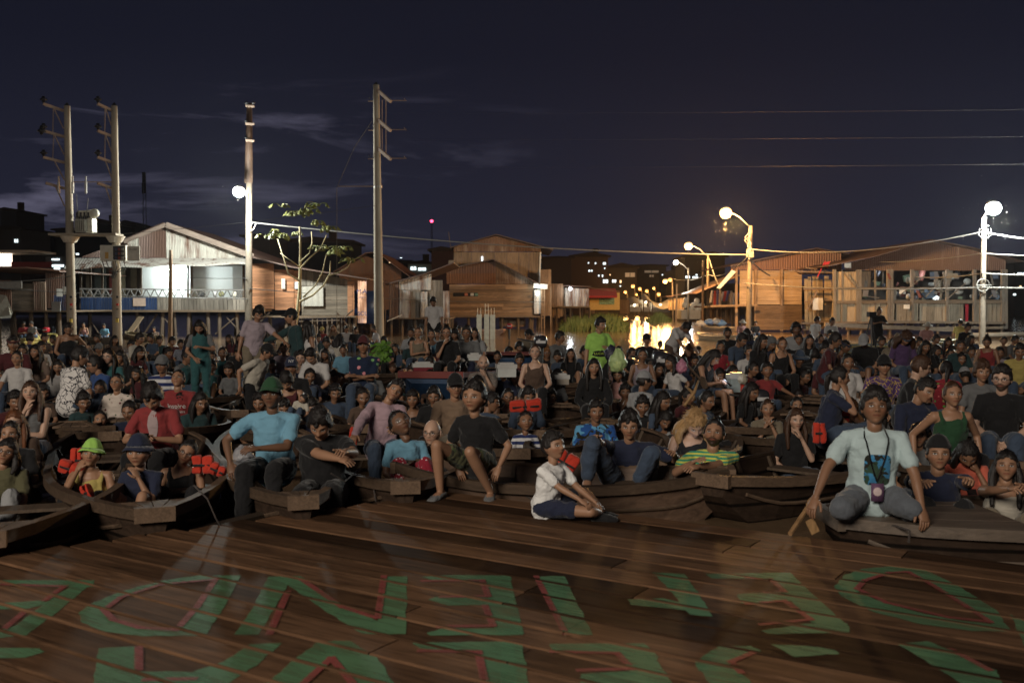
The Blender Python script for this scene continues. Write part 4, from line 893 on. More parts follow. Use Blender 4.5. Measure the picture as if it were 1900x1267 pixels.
# pole with the white lamp, left
def lamp_head(root, p, col, power, r=.22, e=60, stub=None):
    b = MB(); b.ball(p + Vector((0, 0, .1)), (r * 1.05, r * .95, r * .75), 14, 8); b.build('lamp_housing', M_STEEL, root, True)
    b = MB(); b.ball(p - Vector((0, .06, .06)), (r * 1.15, r * 1.1, r * 1.1), 18, 12); b.build('lamp_globe', m_emit('globe_%d' % int(col[2] * 100), col if col[2] > .5 else (1, .56, .2), e if col[2] > .5 else e / 16), root, True)  # oversized globe also stands for the lamp's overexposed glare
    l = lamp('POINT', 'street_light', p - Vector((0, .8, .8)), power, col, .4, parent=root)
def lamp_arm(root, pts, r=.035): b = MB(); b.tube(pts, r, 8); b.build('lamp_arm', M_STEEL, root, True)
WHITE = (.95, 1, .93); AMBER = (1, .52, .17)
D = 51
pc, tcp = pole(461, 640, 463, 192, D, .20, .13, 'pole with a bright white street lamp and brown weathered top', 'street_lamp', cat='street lamp', mat=M_DARKC)
b = MB(); b.tube([W(461, 340, D - .02), W(463, 193, D - .02)], [.215, .145], 12); b.build('weathered_sleeve', m_wood('brown_sleeve', (.10, .06, .04), 'z'), pc, True)
for v in (197, 230, 261): b = MB(); b.beam(W(456, v, D - .2), W(472, v + 1, D - .2), .1); b.build('clamp', M_ARM, pc); insul(pc, W(456, v - 2, D - .2), .09)
for u in (458, 470): insul(pc, W(u, 195, D - .2), .1)
lamp_arm(pc, [W(460, 372, D - .2), W(457, 362, D - .5), W(448, 358, D - 1.0)])
lamp_head(pc, W(444, 354, D - 1.2), WHITE, 6500, .25)
# tall middle pole
D = 46
pm, tm = pole(704, 640, 698, 158, D, .24, .14, 'tall concrete pole with three braced crossarms in the middle')
b = MB(); b.tube([tm, tm + Vector((0, 0, .12))], [.14, .03], 10); b.build('cap', M_DK, pm)
for v in (168, 222, 275):
    arm(pm, W(701, v, D - .1), W(725, v + 21, D - .6), .13); thin(pm, W(722, v + 19, D - .5), W(754, v + 19, D - .5), .045, 'pin_bar'); thin(pm, W(683, v + 20, D), W(697, v + 20, D), .05, 'pin_bar')
    thin(pm, W(753, v + 20, D - .5), W(750, v + 15, D - .5), .03, 'pin'); insul(pm, W(711, v + 14, D - .1) - Vector((0, 0, .1)), .07); insul(pm, W(685, v + 16, D), .04)
thin(pm, W(716, 186, D - .3), W(716, 285, D - .3), .04); thin(pm, W(709, 186, D - .1), W(709, 280, D - .1), .04)
thin(pm, W(627, 346, D), W(697, 346, D), .05, 'stay_bar'); b = MB(); b.tube([W(625, 348, D), W(625, 640, D)], .012, 5); b.tube([W(625, 348, D), W(657, 275, D + 1), W(690, 225, D + 1)], .012, 5); b.build('stay_wire', M_CABLEP, pm)
b = MB(); b.tube([W(701, 345, D), W(701, 349, D)], .2, 12); b.build('band', M_STEEL, pm)
# right white lamp
D = 45
pr, trp = pole(1822, 640, 1826, 402, D, .15, .10, 'slim pole with a bright white street lamp at the right', 'street_lamp', cat='street lamp', mat=M_DARKC)
lamp_arm(pr, [W(1822, 425, D - .1), W(1823, 405, D - .3), W(1832, 392, D - .7)]); lamp_head(pr, W(1842, 384, D - .9), WHITE, 8500, .28, 90)
b = MB()
for k in range(22): a_ = k / 21 * 2 * math.pi; b.v.append(W(1824, 529, D - .2) + Vector((.28 * math.cos(a_), 0, .28 * math.sin(a_))))
pts = [Vector(p) for p in b.v]; b = MB(); b.tube(pts, .022, 5, False); b.beam(W(1811, 529, D - .2), W(1840, 529, D - .2), .04); b.build('cable_coil', M_CABLEP, pr)
b = MB(); b.beam(W(1820, 418, D - .15), W(1834, 419, D - .15), .05)
for k in range(5): b.tube([W(1818 + k * 5, 424, D - .2), W(1816 + k * 6, 436 + k % 2 * 6, D - .25), W(1824, 444, D - .15)], .012, 5)
b.build('loose_cable', M_CABLEP, pr)
# amber lamps along the channel
def amber(u0, v0, u1, v1, d, lu, lv, col, power, label, r0=.14, rg=.24, e=60):
    r, t_ = pole(u0, v0, u1, v1, d, r0, r0 * .7, label, 'street_lamp', cat='street lamp', mat=M_DARKC)
    a = W(u1, v1 + 4, d); p = W(lu, lv, d - .8); m1_ = a.lerp(p, .45) + Vector((0, 0, (p.z - a.z) * .25))
    lamp_arm(r, [a, m1_, a.lerp(p, .8) + Vector((0, 0, (p.z - a.z) * .18)), p]); lamp_head(r, p, col, power, rg, e); return r
a1 = amber(1388, 622, 1393, 419, 58, 1346, 393, AMBER, 11000, 'nearest amber street lamp on a cable hung pole', .17, .30)
b = MB()
for k in range(7): b.tube([W(1391 + random.uniform(-3, 3), 432 + k * 6, 57.7), W(1388 + random.uniform(-8, 8), 440 + k * 6, 57.6), W(1391, 452 + k * 5, 57.7)], .03, 5)
b.beam(W(1386, 470, 57.8), W(1397, 470, 57.8), .35, .5); b.build('cable_tangle', M_CABLEP, a1)
a2 = amber(1313, 605, 1314, 473, 84, 1277, 455, AMBER, 7000, 'second amber street lamp, left of the nearest one', .14, .30)
amber(1277, 597, 1277, 497, 96, 1254, 486, (1, .9, .7), 1500, 'white street lamp beyond the two amber ones', .11, .2, 40)
amber(1249, 592, 1248, 520, 112, 1234, 521, AMBER, 1600, 'small amber street lamp over the boarded shack', .1, .24, 40)
for k, (u, v, d, lab) in enumerate(((1174, 530, 150, 'leftmost tiny amber lamp over the channel stalls'), (1187, 535, 160, 'brightest tiny amber lamp above the first tarpaulin stall'), (1200, 539, 170, 'tiny amber lamp above the wide tent'), (1181, 546, 175, 'faint lowest amber lamp between the stalls'), (1160, 541, 170, 'faint amber lamp left of the first tarpaulin stall'), (1213, 534, 185, 'farthest small amber lamp over the tents'), (1222, 545, 150, 'low amber lamp at the right end of the wide tent'), (1243, 518, 130, 'tiny pale lamp close to the boarded shack'))):
    amber(u + 4, 590, u + 4, v + 4, d, u, v, AMBER, 500, lab, .08, .24 if k != 3 else .16, 14)
for k, (u, v0, v1, d, lab) in enumerate(((1305, 602, 483, 80, 'bare leaning wooden post beside the second amber lamp'), (1256, 595, 527, 100, 'thin bare post left of the white channel lamp'), (317, 640, 464, 47, 'bare wooden post in front of the white lit room'))):
    r, _ = pole(u - 2, v0, u, v1, d, .11, .08, lab, 'wooden_post', cat='post', mat=M_PLKV)
# wires
def sag(a, c, s, n=24): return [a.lerp(c, i / n) - Vector((0, 0, 4 * s * (i / n) * (1 - i / n))) for i in range(n + 1)]
def wire(a, c, s, r, label, mat=None): b = MB(); b.tube(sag(a, c, s), r, 5); tag(b.build('overhead_cable', mat or M_CABLE), label, 'cable', 'overhead cables')
P1 = W(468, 413, 51); P2 = W(1391, 473, 57.7)
wire(P1, P2, .35, .035, 'cable from the left white lamp pole to the nearest amber lamp pole', M_CABLEP)
b = MB(); b.tube([W(462, 411, 50.8), W(466, 418, 50.8), P1], .05, 7); b.tube([W(462, 430, 50.8), W(470, 426, 50.8), W(475, 415, 50.9)], .02, 5); b.build('cable_clamp', M_STEEL, pc)
wire(W(1391, 473, 57.7), W(1314, 510, 83.8), .5, .03, 'cable from the nearest amber pole down to the second', M_CABLEP)
wire(W(1314, 510, 83.8), W(1248, 517, 112), .3, .03, 'cable from the second amber pole along the channel', M_CABLEP)
wire(W(1390, 480, 57.6), W(1428, 511, 65), .1, .045, 'short drooping cable onto the orange plank house', M_CABLEP)
wire(W(1316, 480, 83.7), W(1336, 534, 80), .2, .05, 'pale rope sloping from the second amber pole', M_CABLEP)
wire(W(1823, 430, 44.8), W(1391, 462, 57.7), .5, .03, 'cable from the right white lamp to the nearest amber pole', M_CABLEP)
wire(W(1823, 430, 44.8), W(1990, 448, 40), .1, .035, 'cable running off to the right from the lamp top', M_CABLEP)
wire(W(1823, 470, 44.8), W(1600, 486, 63.5), .15, .02, 'thin cable from the right pole to the long house gable', M_CABLEP)
wire(W(1823, 470, 44.8), W(1990, 474, 42), .05, .02, 'second cable running off right below the lamp', M_CABLEP)
wire(W(1823, 507, 44.8), W(1700, 514, 60), .1, .03, 'cable from the right pole into the long house', M_CABLEP)
wire(W(1823, 507, 44.8), W(1990, 509, 42), .05, .03, 'third cable running off right at eaves height', M_CABLEP)
wire(W(1823, 533, 44.8), W(1380, 525, 58), .2, .03, 'lowest cable from the coil across the long house', M_CABLEP)
wire(W(1823, 533, 44.8), W(1990, 531, 42), .05, .03, 'lowest cable running off right from the coil', M_CABLEP)
for k, (v0, v1, u0) in enumerate(((208, 203, 1100), (257, 253, 1150), (308, 304, 1200))):
    wire(W(u0 - 400, v0 + 2, 120), W(2000, v1, 40), .1, .0035, ('highest', 'middle', 'lowest')[k] + ' of the three thin lines crossing the sky at the right', M_CABLEP)
wire(W(-40, 522, 43), W(131, 512, 43.7), .1, .02, 'cable from the left edge to the left twin pole', M_CABLEP)
wire(W(-40, 532, 43), W(460, 555, 50.8), .1, .018, 'low cable along the waterfront on the left', M_CABLE)
wire(W(460, 516, 50.7), W(330, 514, 55), .05, .015, 'thin cable in front of the white lit room', M_CABLE)
wire(W(460, 535, 50.7), W(1010, 560, 73), .25, .02, 'slack cable in front of the plank house and the tin shack', M_CABLE)
wire(W(705, 380, 46), W(140, 440, 44), .15, .01, 'faint thin line from the tall middle pole to the left', M_CABLE)
# masts on the skyline
for (u, v0, v1, d, lab) in ((268, 440, 323, 170, 'lattice telecom mast behind the tin gable'), (801, 480, 412, 260, 'distant mast with a red warning light')):
    a = W(u, v0, d); c = W(u, v1, d); r = empty('telecom_mast', Vector((a.x, d, 0)), lab, 'mast'); b = MB()
    w_ = .35 if d < 200 else .25
    for s_ in (-w_, w_): b.tube([(a.x + s_, d, 0), (c.x + s_ * .6, d, c.z)], .06, 5)
    for k in range(14): z0 = c.z * k / 14; b.tube([(a.x - w_, d, z0), (a.x + w_, d, z0 + c.z / 14)], .04, 4)
    b.build('lattice', M_DK, r)
    if d < 200:
        for k in range(4): b = MB(); p = W(u + (-1.5, 1.5, -2, 2)[k], 330 + k // 2 * 20, d); b.box((p.x - .15, d - .3, p.z - .9), (p.x + .15, d - .1, p.z + .9)); b.build('antenna_panel', M_DK, r)
    else: b = MB(); b.ball(c + Vector((0, 0, .2)), .4, 8, 6); b.build('warning_light', m_emit('red_light', (1, .05, .12), 8), r)
# insects round the lamps
rr = random.Random(11); b = MB()
for (u, v, d, n, sx, up) in ((1843, 395, 44, 34, 36, 40), (1347, 405, 57, 46, 16, 34), (445, 365, 50, 12, 40, 40), (1278, 466, 83, 12, 12, 18)):
    for i in range(n):
        p = W(u + rr.gauss(0, sx), v + abs(rr.gauss(0, up)) * (1 if rr.random() < .8 else -.5), d + rr.uniform(-1.5, 1)); s_ = rr.uniform(.006, .016)
        b.add([p + Vector((-s_, 0, 0)), p + Vector((s_, .01, 0)), p + Vector((0, 0, s_)), p + Vector((0, -s_, -s_ * .5))], [(0, 1, 2), (0, 3, 1), (1, 3, 2), (2, 3, 0)])
tag(b.build('insects', m_plain('moth', (.7, .66, .6), .8)), 'tiny flying insects lit around the street lamps', 'insects', kind='stuff')

# ---- leafy papaya-like tree
tw = NT('tree_bark', .8); n = tw.noise(9, 4, tw.obj((1, 1, .3))); tw.col(tw.mix(n.outputs[0], (.20, .17, .09), (.42, .36, .22))); M_BARK = tw.m
tl = NT('papaya_leaf', .6); g = tl.n('NewGeometry'); tl.col(tl.mix(g.outputs['Random Per Island'], (.06, .08, .012), (.17, .16, .035))); M_LEAF = tl.m
D = 49
tree = empty('papaya_tree', W(545, 600, D), 'spindly pale branched tree with sparse drooping lobed leaves', 'tree')
br = [([(540, 640), (551, 588), (556, 540), (557, 500), (557, 460), (556, 420)], .16, .05), ([(556, 560), (580, 548), (600, 530), (612, 508), (613, 484)], .08, .035), ([(609, 512), (630, 505), (645, 496), (652, 484)], .05, .03), ([(562, 552), (585, 530), (598, 505), (606, 470)], .06, .03), ([(557, 522), (535, 508), (527, 480), (515, 444)], .07, .03), ([(557, 498), (575, 478), (594, 462), (606, 436)], .055, .03), ([(557, 496), (540, 484), (520, 470)], .045, .03), ([(558, 485), (574, 470), (579, 450), (578, 430)], .045, .03)]
bt = MB()
for pts, r0, r1 in br:
    P = [W(u, v, D + .25 * math.sin(i + len(pts))) for i, (u, v) in enumerate(pts)]; bt.tube(P, [.7 * lerp(r0, r1, i / (len(P) - 1)) for i in range(len(P))], 8)
bt.build('trunk', M_BARK, tree, True)
bl = MB(); rr = random.Random(4)
def leaf(c, L, az, dr):
    st = c + Vector((math.cos(az), math.sin(az), .25)) * L; n0 = 7
    bl.tube([c, c.lerp(st, .5) + Vector((0, 0, .08)), st], .012, 4)
    for k in range(n0):
        w_ = az + (k - 3) * .5; d_ = Vector((math.cos(w_), math.sin(w_), -dr - .2 * abs(k - 3) * .3)).normalized(); l = L * .62 * (1 - abs(k - 3) * .09); s_ = Vector((-d_.y, d_.x, 0)).normalized() * l * .26
        bl.add([st, st + d_ * l * .45 + s_ + Vector((0, 0, -.02)), st + d_ * l, st + d_ * l * .45 - s_ - Vector((0, 0, .03))], [(0, 1, 2, 3)])
for (u, v, n, L) in ((556, 398, 9, .52), (572, 392, 6, .48), (590, 382, 6, .5), (580, 415, 7, .5), (606, 425, 7, .5), (613, 470, 9, .52), (652, 484, 8, .48), (606, 462, 6, .45), (636, 462, 6, .4), (515, 440, 7, .5), (500, 432, 5, .5), (522, 384, 4, .4), (493, 440, 4, .4), (548, 435, 4, .4), (590, 460, 3, .4)):
    for k in range(int(n * 1.4)): leaf(W(u, v, D + rr.uniform(-.3, .3)), L * rr.uniform(.8, 1.25), rr.uniform(0, 6.28), rr.uniform(.8, 2.2))
bl.build('crown', M_LEAF, tree)
# ================================================================ PEOPLE
# geometry is gathered as numpy arrays, fused into one skin by a voxel remesh, then finished with a sculpted head and fingers
V3 = lambda *a: np.array(a, float)
def np_loft(P, RX, RY, side=(1, 0, 0), n=14):
    P = [np.array(p, float) for p in P]; k = len(P); RX = list(RX); RY = list(RY); side = np.array(side, float)
    d0 = P[0] - P[1]; d0 /= np.linalg.norm(d0); d1 = P[-1] - P[-2]; d1 /= np.linalg.norm(d1); r0 = min(RX[0], RY[0]); r1 = min(RX[-1], RY[-1])
    P = [P[0] + d0 * r0 * .9, P[0] + d0 * r0 * .55] + P + [P[-1] + d1 * r1 * .55, P[-1] + d1 * r1 * .9]
    RX = [RX[0] * .35, RX[0] * .8] + RX + [RX[-1] * .8, RX[-1] * .35]; RY = [RY[0] * .35, RY[0] * .8] + RY + [RY[-1] * .8, RY[-1] * .35]
    k = len(P); w = np.linspace(0, 2 * math.pi, n, endpoint=False); vs = []
    for i in range(k):
        t = P[min(i + 1, k - 1)] - P[max(i - 1, 0)]; t /= np.linalg.norm(t) + 1e-9
        s = side - t * side.dot(t); ln = np.linalg.norm(s)
        s = s / ln if ln > .15 else np.cross(t, V3(0, 1, 0)) / (np.linalg.norm(np.cross(t, V3(0, 1, 0))) + 1e-9)
        q = np.cross(t, s); vs.append(P[i] + np.outer(np.cos(w) * RX[i], s) + np.outer(np.sin(w) * RY[i], q))
    vs = np.vstack(vs); fs = [(i * n + j, i * n + (j + 1) % n, (i + 1) * n + (j + 1) % n, (i + 1) * n + j) for i in range(k - 1) for j in range(n)]
    fs += [tuple(range(n))[::-1], tuple((k - 1) * n + j for j in range(n))]
    return vs, fs
def np_ball(c, r, n=12, m=8):
    b = MB().ball((0, 0, 0), 1, n, m); return np.array(b.v) * np.array(r if hasattr(r, '__len__') else (r, r, r)) + np.array(c, float), b.f
def np_join(parts):
    vs = []; fs = []; n = 0
    for v, f in parts: vs.append(v); fs.extend(tuple(i + n for i in q) for q in f); n += len(v)
    return np.vstack(vs), fs
def rot(yaw=0, pitch=0, roll=0): return np.array(Matrix.Rotation(R(yaw), 3, 'Z') @ Matrix.Rotation(R(pitch), 3, 'X') @ Matrix.Rotation(R(roll), 3, 'Y'))
def gs(x, s): return np.exp(-(x / s) ** 2)
def sstep(x, a, b): t = np.clip((x - a) / (b - a), 0, 1); return t * t * (3 - 2 * t)
HEADS = {}
def head_mesh(kind):
    """sculpted head, face towards -y, centre of the skull at the origin"""
    if kind in HEADS: return HEADS[kind]
    n, m = 52, 44; th = np.linspace(0, math.pi, m + 1)[1:-1]; ph = np.linspace(0, 2 * math.pi, n, endpoint=False)
    ph = ph + .32 * np.sin(ph + math.pi / 2) * 1.0   # more columns on the face
    T, Pp = np.meshgrid(th, ph, indexing='ij'); dx = np.sin(T) * np.cos(Pp - math.pi); dy = np.sin(T) * np.sin(Pp - math.pi); dz = np.cos(T)
    a0, b0, c0 = .0735, .094, .113
    X = dx * a0; Y = dy * b0; Z = dz * c0
    low = sstep(-Z, 0.0, .11); wom = kind in 'fg'; kid = kind in 'bg'
    X *= 1 - (.30 if wom or kid else .22) * low; front = sstep(-Y, .0, .06)
    Y = np.where(Y > 0, Y * (1 - .55 * sstep(-Z, -.01, .09)), Y * (1 - .07 * sstep(Z, .03, .11)))
    Z = np.where(Z < 0, Z * (1.0 - .10 * (1 - front)), Z)
    face = front
    Y -= face * (.0 + .012 * gs(X, .03) * gs(Z + .098, .020))                                    # chin
    nl = .017 if kid else .023
    nose = gs(X, .0085 + .0055 * sstep(-Z, .0, .03)) * np.where(Z > -.026, np.clip((.022 - Z) / .048, 0, 1) ** 1.2, gs(Z + .026, .008)) * (Z < .022)
    Y -= face * nl * nose
    Y -= face * .006 * gs(np.abs(X) - .0125, .006) * gs(Z + .027, .008)
    Y += face * .0115 * gs(np.abs(X) - .031, .016) * gs(Z - .004, .0125)                            # sockets
    Y -= face * .0045 * gs(np.abs(X) - .031, .012) * gs(Z - .003, .0065)                            # eyeballs
    Y -= face * (.003 if wom or kid else .006) * gs(np.abs(X) - .024, .024) * gs(Z - .024, .009)      # brow ridge
    Y -= face * .0065 * gs(X, .022) * gs(Z + .0495, .0048); Y -= face * .0065 * gs(X, .019) * gs(Z + .0590, .0052); Y += face * .003 * gs(X, .024) * gs(Z + .0540, .0022)
    Y += face * .003 * gs(Z + .0715, .008) * gs(X, .03)
    Y -= face * .004 * gs(np.abs(X) - .043, .016) * gs(Z + .022, .018)                               # cheeks
    X += np.sign(X) * .003 * gs(np.abs(X) - .05, .02) * gs(Z + .02, .02) * (1 if not wom else 1.2)
    if kid: X *= 1.07; Z = np.where(Z < 0, Z * .93, Z); Y = np.where(Y > 0, Y * 1.04, Y)
    vs = np.stack([X, Y, Z], -1).reshape(-1, 3); top = np.array([[0, 0, c0]]); bot = np.array([[0, -.01, -c0 * .93]])
    vs = np.vstack([vs, top, bot]); r = m - 1
    fs = [(i * n + j, (i + 1) * n + j, (i + 1) * n + (j + 1) % n, i * n + (j + 1) % n) for i in range(r - 1) for j in range(n)]
    t_, b_ = r * n, r * n + 1
    fs += [(t_, j, (j + 1) % n) for j in range(n)] + [(b_, (r - 1) * n + (j + 1) % n, (r - 1) * n + j) for j in range(n)]
    parts = [(vs, fs)]
    for s in (-1, 1):   # ears
        ev, ef = np_ball((0, 0, 0), (.0085, .017, .030), 10, 8); ev[:, 1] += .25 * ev[:, 2] * .5; ev = ev @ rot(s * 18).T + V3(s * .0745, .010, -.002); parts.append((ev, ef))
        ev, ef = np_ball((s * .077, .006, -.004), (.004, .010, .018), 8, 6); parts.append((ev, ef))
    out = np_join(parts); HEADS[kind] = (out[0], out[1], (n, m, len(vs))); return HEADS[kind]
def hair_mesh(kind, style, seed=0):
    """hair grown out of the same grid as the head, plus falls, buns and fringes"""
    hv, hf, (n, m, cnt) = head_mesh(kind); v = hv[:cnt].copy(); f = [q for q in hf if max(q) < cnt]; x, y, z = v.T
    rs = np.random.RandomState(seed); nrm = v / (np.linalg.norm(v, axis=1, keepdims=True) + 1e-9)
    fringe = {'long': .050, 'tied': .062, 'bun': .062, 'short': .050, 'fringe': .036, 'curly': .040, 'frizz': .045, 'bob': .045, 'mop': .050, 'afro': .050, 'buzz': .058, 'receding': .085}.get(style, .05)
    line = np.where(y < -.02, fringe + .012 * (np.abs(x) < .02) - .35 * np.maximum(np.abs(x) - .035, 0) * 1.2, np.where(y < .02, .012, -.055 if style not in ('long', 'bob', 'curly', 'frizz') else -.075))
    side = (np.abs(x) > .055) & (y > -.045) & (y < .01); line = np.where(side, np.where(y < -.02, -.004, -.012), line)
    mask = sstep(z - line, -.010, .010)
    th = {'long': .013, 'tied': .009, 'bun': .009, 'short': .013, 'fringe': .015, 'curly': .028, 'frizz': .03, 'bob': .018, 'mop': .022, 'afro': .034, 'buzz': .006, 'receding': .008}.get(style, .012)
    bump = np.array([noise.noise(Vector(p * 38) + Vector((seed * 3.1, 0, 0))) for p in v]); b2 = np.array([noise.noise(Vector(p * 95) + Vector((seed, 5, 0))) for p in v])
    amp = {'curly': .016, 'frizz': .018, 'afro': .008, 'mop': .009}.get(style, .0045)
    topk = 1 + (.9 if style in ('short', 'mop', 'fringe') else .2) * sstep(z, .04, .11)
    v = v + nrm * (mask * (th * topk + amp * bump + amp * .6 * b2) - (1 - mask) * .014)[:, None]; parts = [(v, f)]
    def lock(P, rx, ry=None, nn=9):
        P = [np.array(p) + rs.uniform(-.004, .004, 3) for p in P]; lv, lf = np_loft(P, rx, ry or rx, (1, 0, 0), nn)
        lv = lv + np.array([[noise.noise(Vector(p * 30)) * .006 for _ in (0, 1, 2)] for p in lv]) * V3(1, 1, .2); parts.append((lv, lf))
    if style in ('long', 'curly', 'frizz', 'bob'):
        L = {'long': .30, 'curly': .17, 'frizz': .24, 'bob': .13}[style]; w = {'long': 1, 'curly': 1.35, 'frizz': 1.6, 'bob': 1.1}[style]
        for s in (-1, 1):
            lock([(s * .070, -.012, .02), (s * .086 * w, -.006, -.06), (s * .092 * w, -.018, -.12), (s * .088 * w, -.045, -.06 - L * .75)], [.020 * w, .026 * w, .028 * w, .016])
            lock([(s * .06, .03, .03), (s * .082 * w, .04, -.06), (s * .085 * w, .05, -.13), (s * .075 * w, .05, -.06 - L)], [.028, .036 * w, .036 * w, .02])
        for q in (-.035, 0, .035): lock([(q, .07, .03), (q * 1.2, .088, -.06), (q * 1.3, .092, -.14), (q, .095, -.07 - L)], [.034, .038 * w, .036 * w, .02])
    if style in ('curly', 'frizz', 'afro'):
        for i in range(46 if style != 'afro' else 60):
            a = rs.uniform(0, 2 * math.pi); zz = rs.uniform(-.07 if style != 'afro' else .0, .11); yy = math.sin(a); xx = math.cos(a)
            if yy < -.3 and zz < .06: continue
            rr_ = math.sqrt(max(.05, 1 - (zz / .125) ** 2)); parts.append(np_ball((xx * .088 * rr_, yy * .105 * rr_, zz), rs.uniform(.010, .020), 6, 5))
    if style in ('mop', 'short', 'fringe') and kind:
        for i in range(26):
            a = rs.uniform(-1.2, 1.2) - math.pi / 2 if style != 'short' or i % 2 else rs.uniform(0, 6.28); zz = rs.uniform(.055, .10); rr_ = math.sqrt(max(.05, 1 - (zz / .13) ** 2))
            p = V3(math.cos(a) * .082 * rr_, math.sin(a) * .10 * rr_, zz); q = p * 1.06 + V3(rs.uniform(-.01, .01), 0, -.022 if style != 'short' else .012); lv, lf = np_loft([p, (p + q) / 2 * 1.02, q], [.010, .009, .004], [.007, .006, .003], (1, 0, 0), 6); parts.append((lv, lf))
    cand = np.where(mask > .6)[0]
    if style != 'bald' and len(cand):
        sv = []; sf = []
        for i in range(150 if style not in ('curly', 'frizz', 'afro') else 300):
            p = v[cand[rs.randint(len(cand))]]; nn_ = p / np.linalg.norm(p); up = V3(0, 0, 1) - nn_ * nn_[2]; tg = (-up * (1 if style not in ('short', 'buzz', 'mop') else rs.uniform(-.6, 1)) + rs.uniform(-.7, .7, 3)); tg -= nn_ * tg.dot(nn_); tg /= np.linalg.norm(tg) + 1e-9
            L = rs.uniform(.015, .045) * (.5 if style == 'buzz' else 1.4 if style in ('curly', 'frizz', 'long') else 1); q1 = p + tg * L * .5 + nn_ * L * .18; q2 = p + tg * L + nn_ * L * rs.uniform(.05, .35); sd_ = np.cross(tg, nn_) * .0016; k0 = len(sv)
            sv += [p - sd_ * 1.5, p + sd_ * 1.5, q1 + sd_, q1 - sd_, q2]; sf += [(k0, k0 + 1, k0 + 2, k0 + 3), (k0 + 3, k0 + 2, k0 + 4)]
        parts.append((np.array(sv), sf))
    if style == 'bun': parts.append(np_ball((0, .045, .125), (.034, .034, .028), 10, 8)); parts.append(np_ball((.01, .06, .14), (.018, .02, .02), 8, 6))
    if style == 'tied': lock([(0, .088, .03), (0, .118, .0), (.01, .115, -.10), (.015, .10, -.20)], [.02, .028, .026, .008])
    return np_join(parts)
def cap_mesh(style):
    hv, hf, (n, m, cnt) = head_mesh('m'); v = hv[:cnt].copy(); f = [q for q in hf if max(q) < cnt]; x, y, z = v.T; nrm = v / (np.linalg.norm(v, axis=1, keepdims=True) + 1e-9)
    mask = sstep(z - (.036 + .12 * np.clip(y, -1, .05) * -.6), -.004, .004); v = v + nrm * (mask * (.020 + .010 * sstep(z, .06, .11)) - (1 - mask) * .02)[:, None]; parts = [(v, f)]
    back = style == 'capb'
    if style in ('cap', 'capb'):
        s = 1 if back else -1; k = 9; vs = []
        for i in range(k + 1):
            a = (i / k - .5) * 2.3; ex = math.sin(a); ey = math.cos(a)
            for r_, zz in ((.82, .046), (1.72, .030)):
                rx = .083 * (1 if r_ < 1 else 1.0); vs.append((ex * rx, s * (.085 * ey * .9 + (.075 * ey ** .5 if r_ > 1 else 0) + .01), zz + .010 * ey + (.0 if r_ < 1 else -.008 * abs(ex) * 2)))
        vs = np.array(vs); nn = len(vs); vs = np.vstack([vs, vs - V3(0, 0, .005)]); fs = [(2 * i, 2 * i + 1, 2 * i + 3, 2 * i + 2) for i in range(k)] + [(nn + 2 * i, nn + 2 * i + 2, nn + 2 * i + 3, nn + 2 * i + 1) for i in range(k)] + [(2 * i + 1, nn + 2 * i + 1, nn + 2 * i + 3, 2 * i + 3) for i in range(k)] + [(0, nn, nn + 1, 1), (2 * k, 2 * k + 1, nn + 2 * k + 1, nn + 2 * k)]
        parts.append((vs, fs)); parts.append(np_ball((0, .0, .142), .008, 6, 5))
    if style in ('bucket', 'hat'):
        n2 = 26; vs = []; W_ = .112 if style == 'bucket' else .15
        for i in range(n2):
            a = 2 * math.pi * i / n2; wv = .006 * math.sin(3 * a + 1)
            vs += [(.082 * math.cos(a), .102 * math.sin(a), .052), (W_ * math.cos(a), (W_ + .015) * math.sin(a), .018 + wv - .01 * math.sin(a)), (W_ * math.cos(a), (W_ + .015) * math.sin(a), .012 + wv - .01 * math.sin(a)), (.080 * math.cos(a), .10 * math.sin(a), .046)]
        fs = [(i * 4 + c, i * 4 + (c + 1) % 4, ((i + 1) % n2) * 4 + (c + 1) % 4, ((i + 1) % n2) * 4 + c) for i in range(n2) for c in range(4)]; parts.append((np.array(vs), fs))
    return np_join(parts)
def glasses_mesh():
    b = MB()
    for s in (-1, 1):
        pts = [(s * .032 + .021 * math.cos(a), -.1045 + .18 * abs(s * .032 + .021 * math.cos(a)) ** 1.3, .002 + .017 * math.sin(a)) for a in np.linspace(0, 2 * math.pi, 17)]
        b.tube(pts, .0017, 5, False); b.tube([(s * .052, -.098, .006), (s * .079, -.045, .008), (s * .083, .005, .004)], .0017, 5)
    b.tube([(-.012, -.105, .006), (0, -.108, .009), (.012, -.105, .006)], .0016, 5); return np.array(b.v), b.f
# ---- joints ------------------------------------------------------
ARMS = {  # hand target, elbow pole, relative to pelvis in torso space, for the side s
 'lap': ((.07, -.27, .05), (1, .3, -.6)), 'knee': ((.13, -.40, .10), (1, .2, -.5)), 'chin': ((.015, -.155, .515), (.45, -.3, -1)), 'cheek': ((.085, -.10, .575), (.6, -.2, -1)),
 'cross': ((-.10, -.22, .21), (1, .1, -.8)), 'down': ((.24, -.05, -.12), (.3, 1, 0)), 'side': ((.30, .02, -.03), (.6, 1, 0)), 'fwd': ((.14, -.50, .26), (.4, .2, -1)), 'phone': ((.05, -.28, .24), (1, .3, -.7)),
 'up': ((.02, -.10, .72), (1, -.2, .3)), 'rail': ((.20, -.40, .02), (1, .3, -.3)), 'reach': ((.42, -.42, .22), (.3, .3, -1)), 'hug': ((-.02, -.34, .10), (1, 0, -.6))}
LEGS = {'B': ((.12, -.42, .03), (.12, -.47, -.38)), 'L': ((.13, -.33, .24), (.13, -.55, -.10)), 'C': ((.32, -.26, .02), (-.10, -.34, -.06)), 'T': ((.095, -.03, -.44), (.11, .02, -.86)), 'K': ((.20, -.38, -.02), (.14, .02, -.07))}
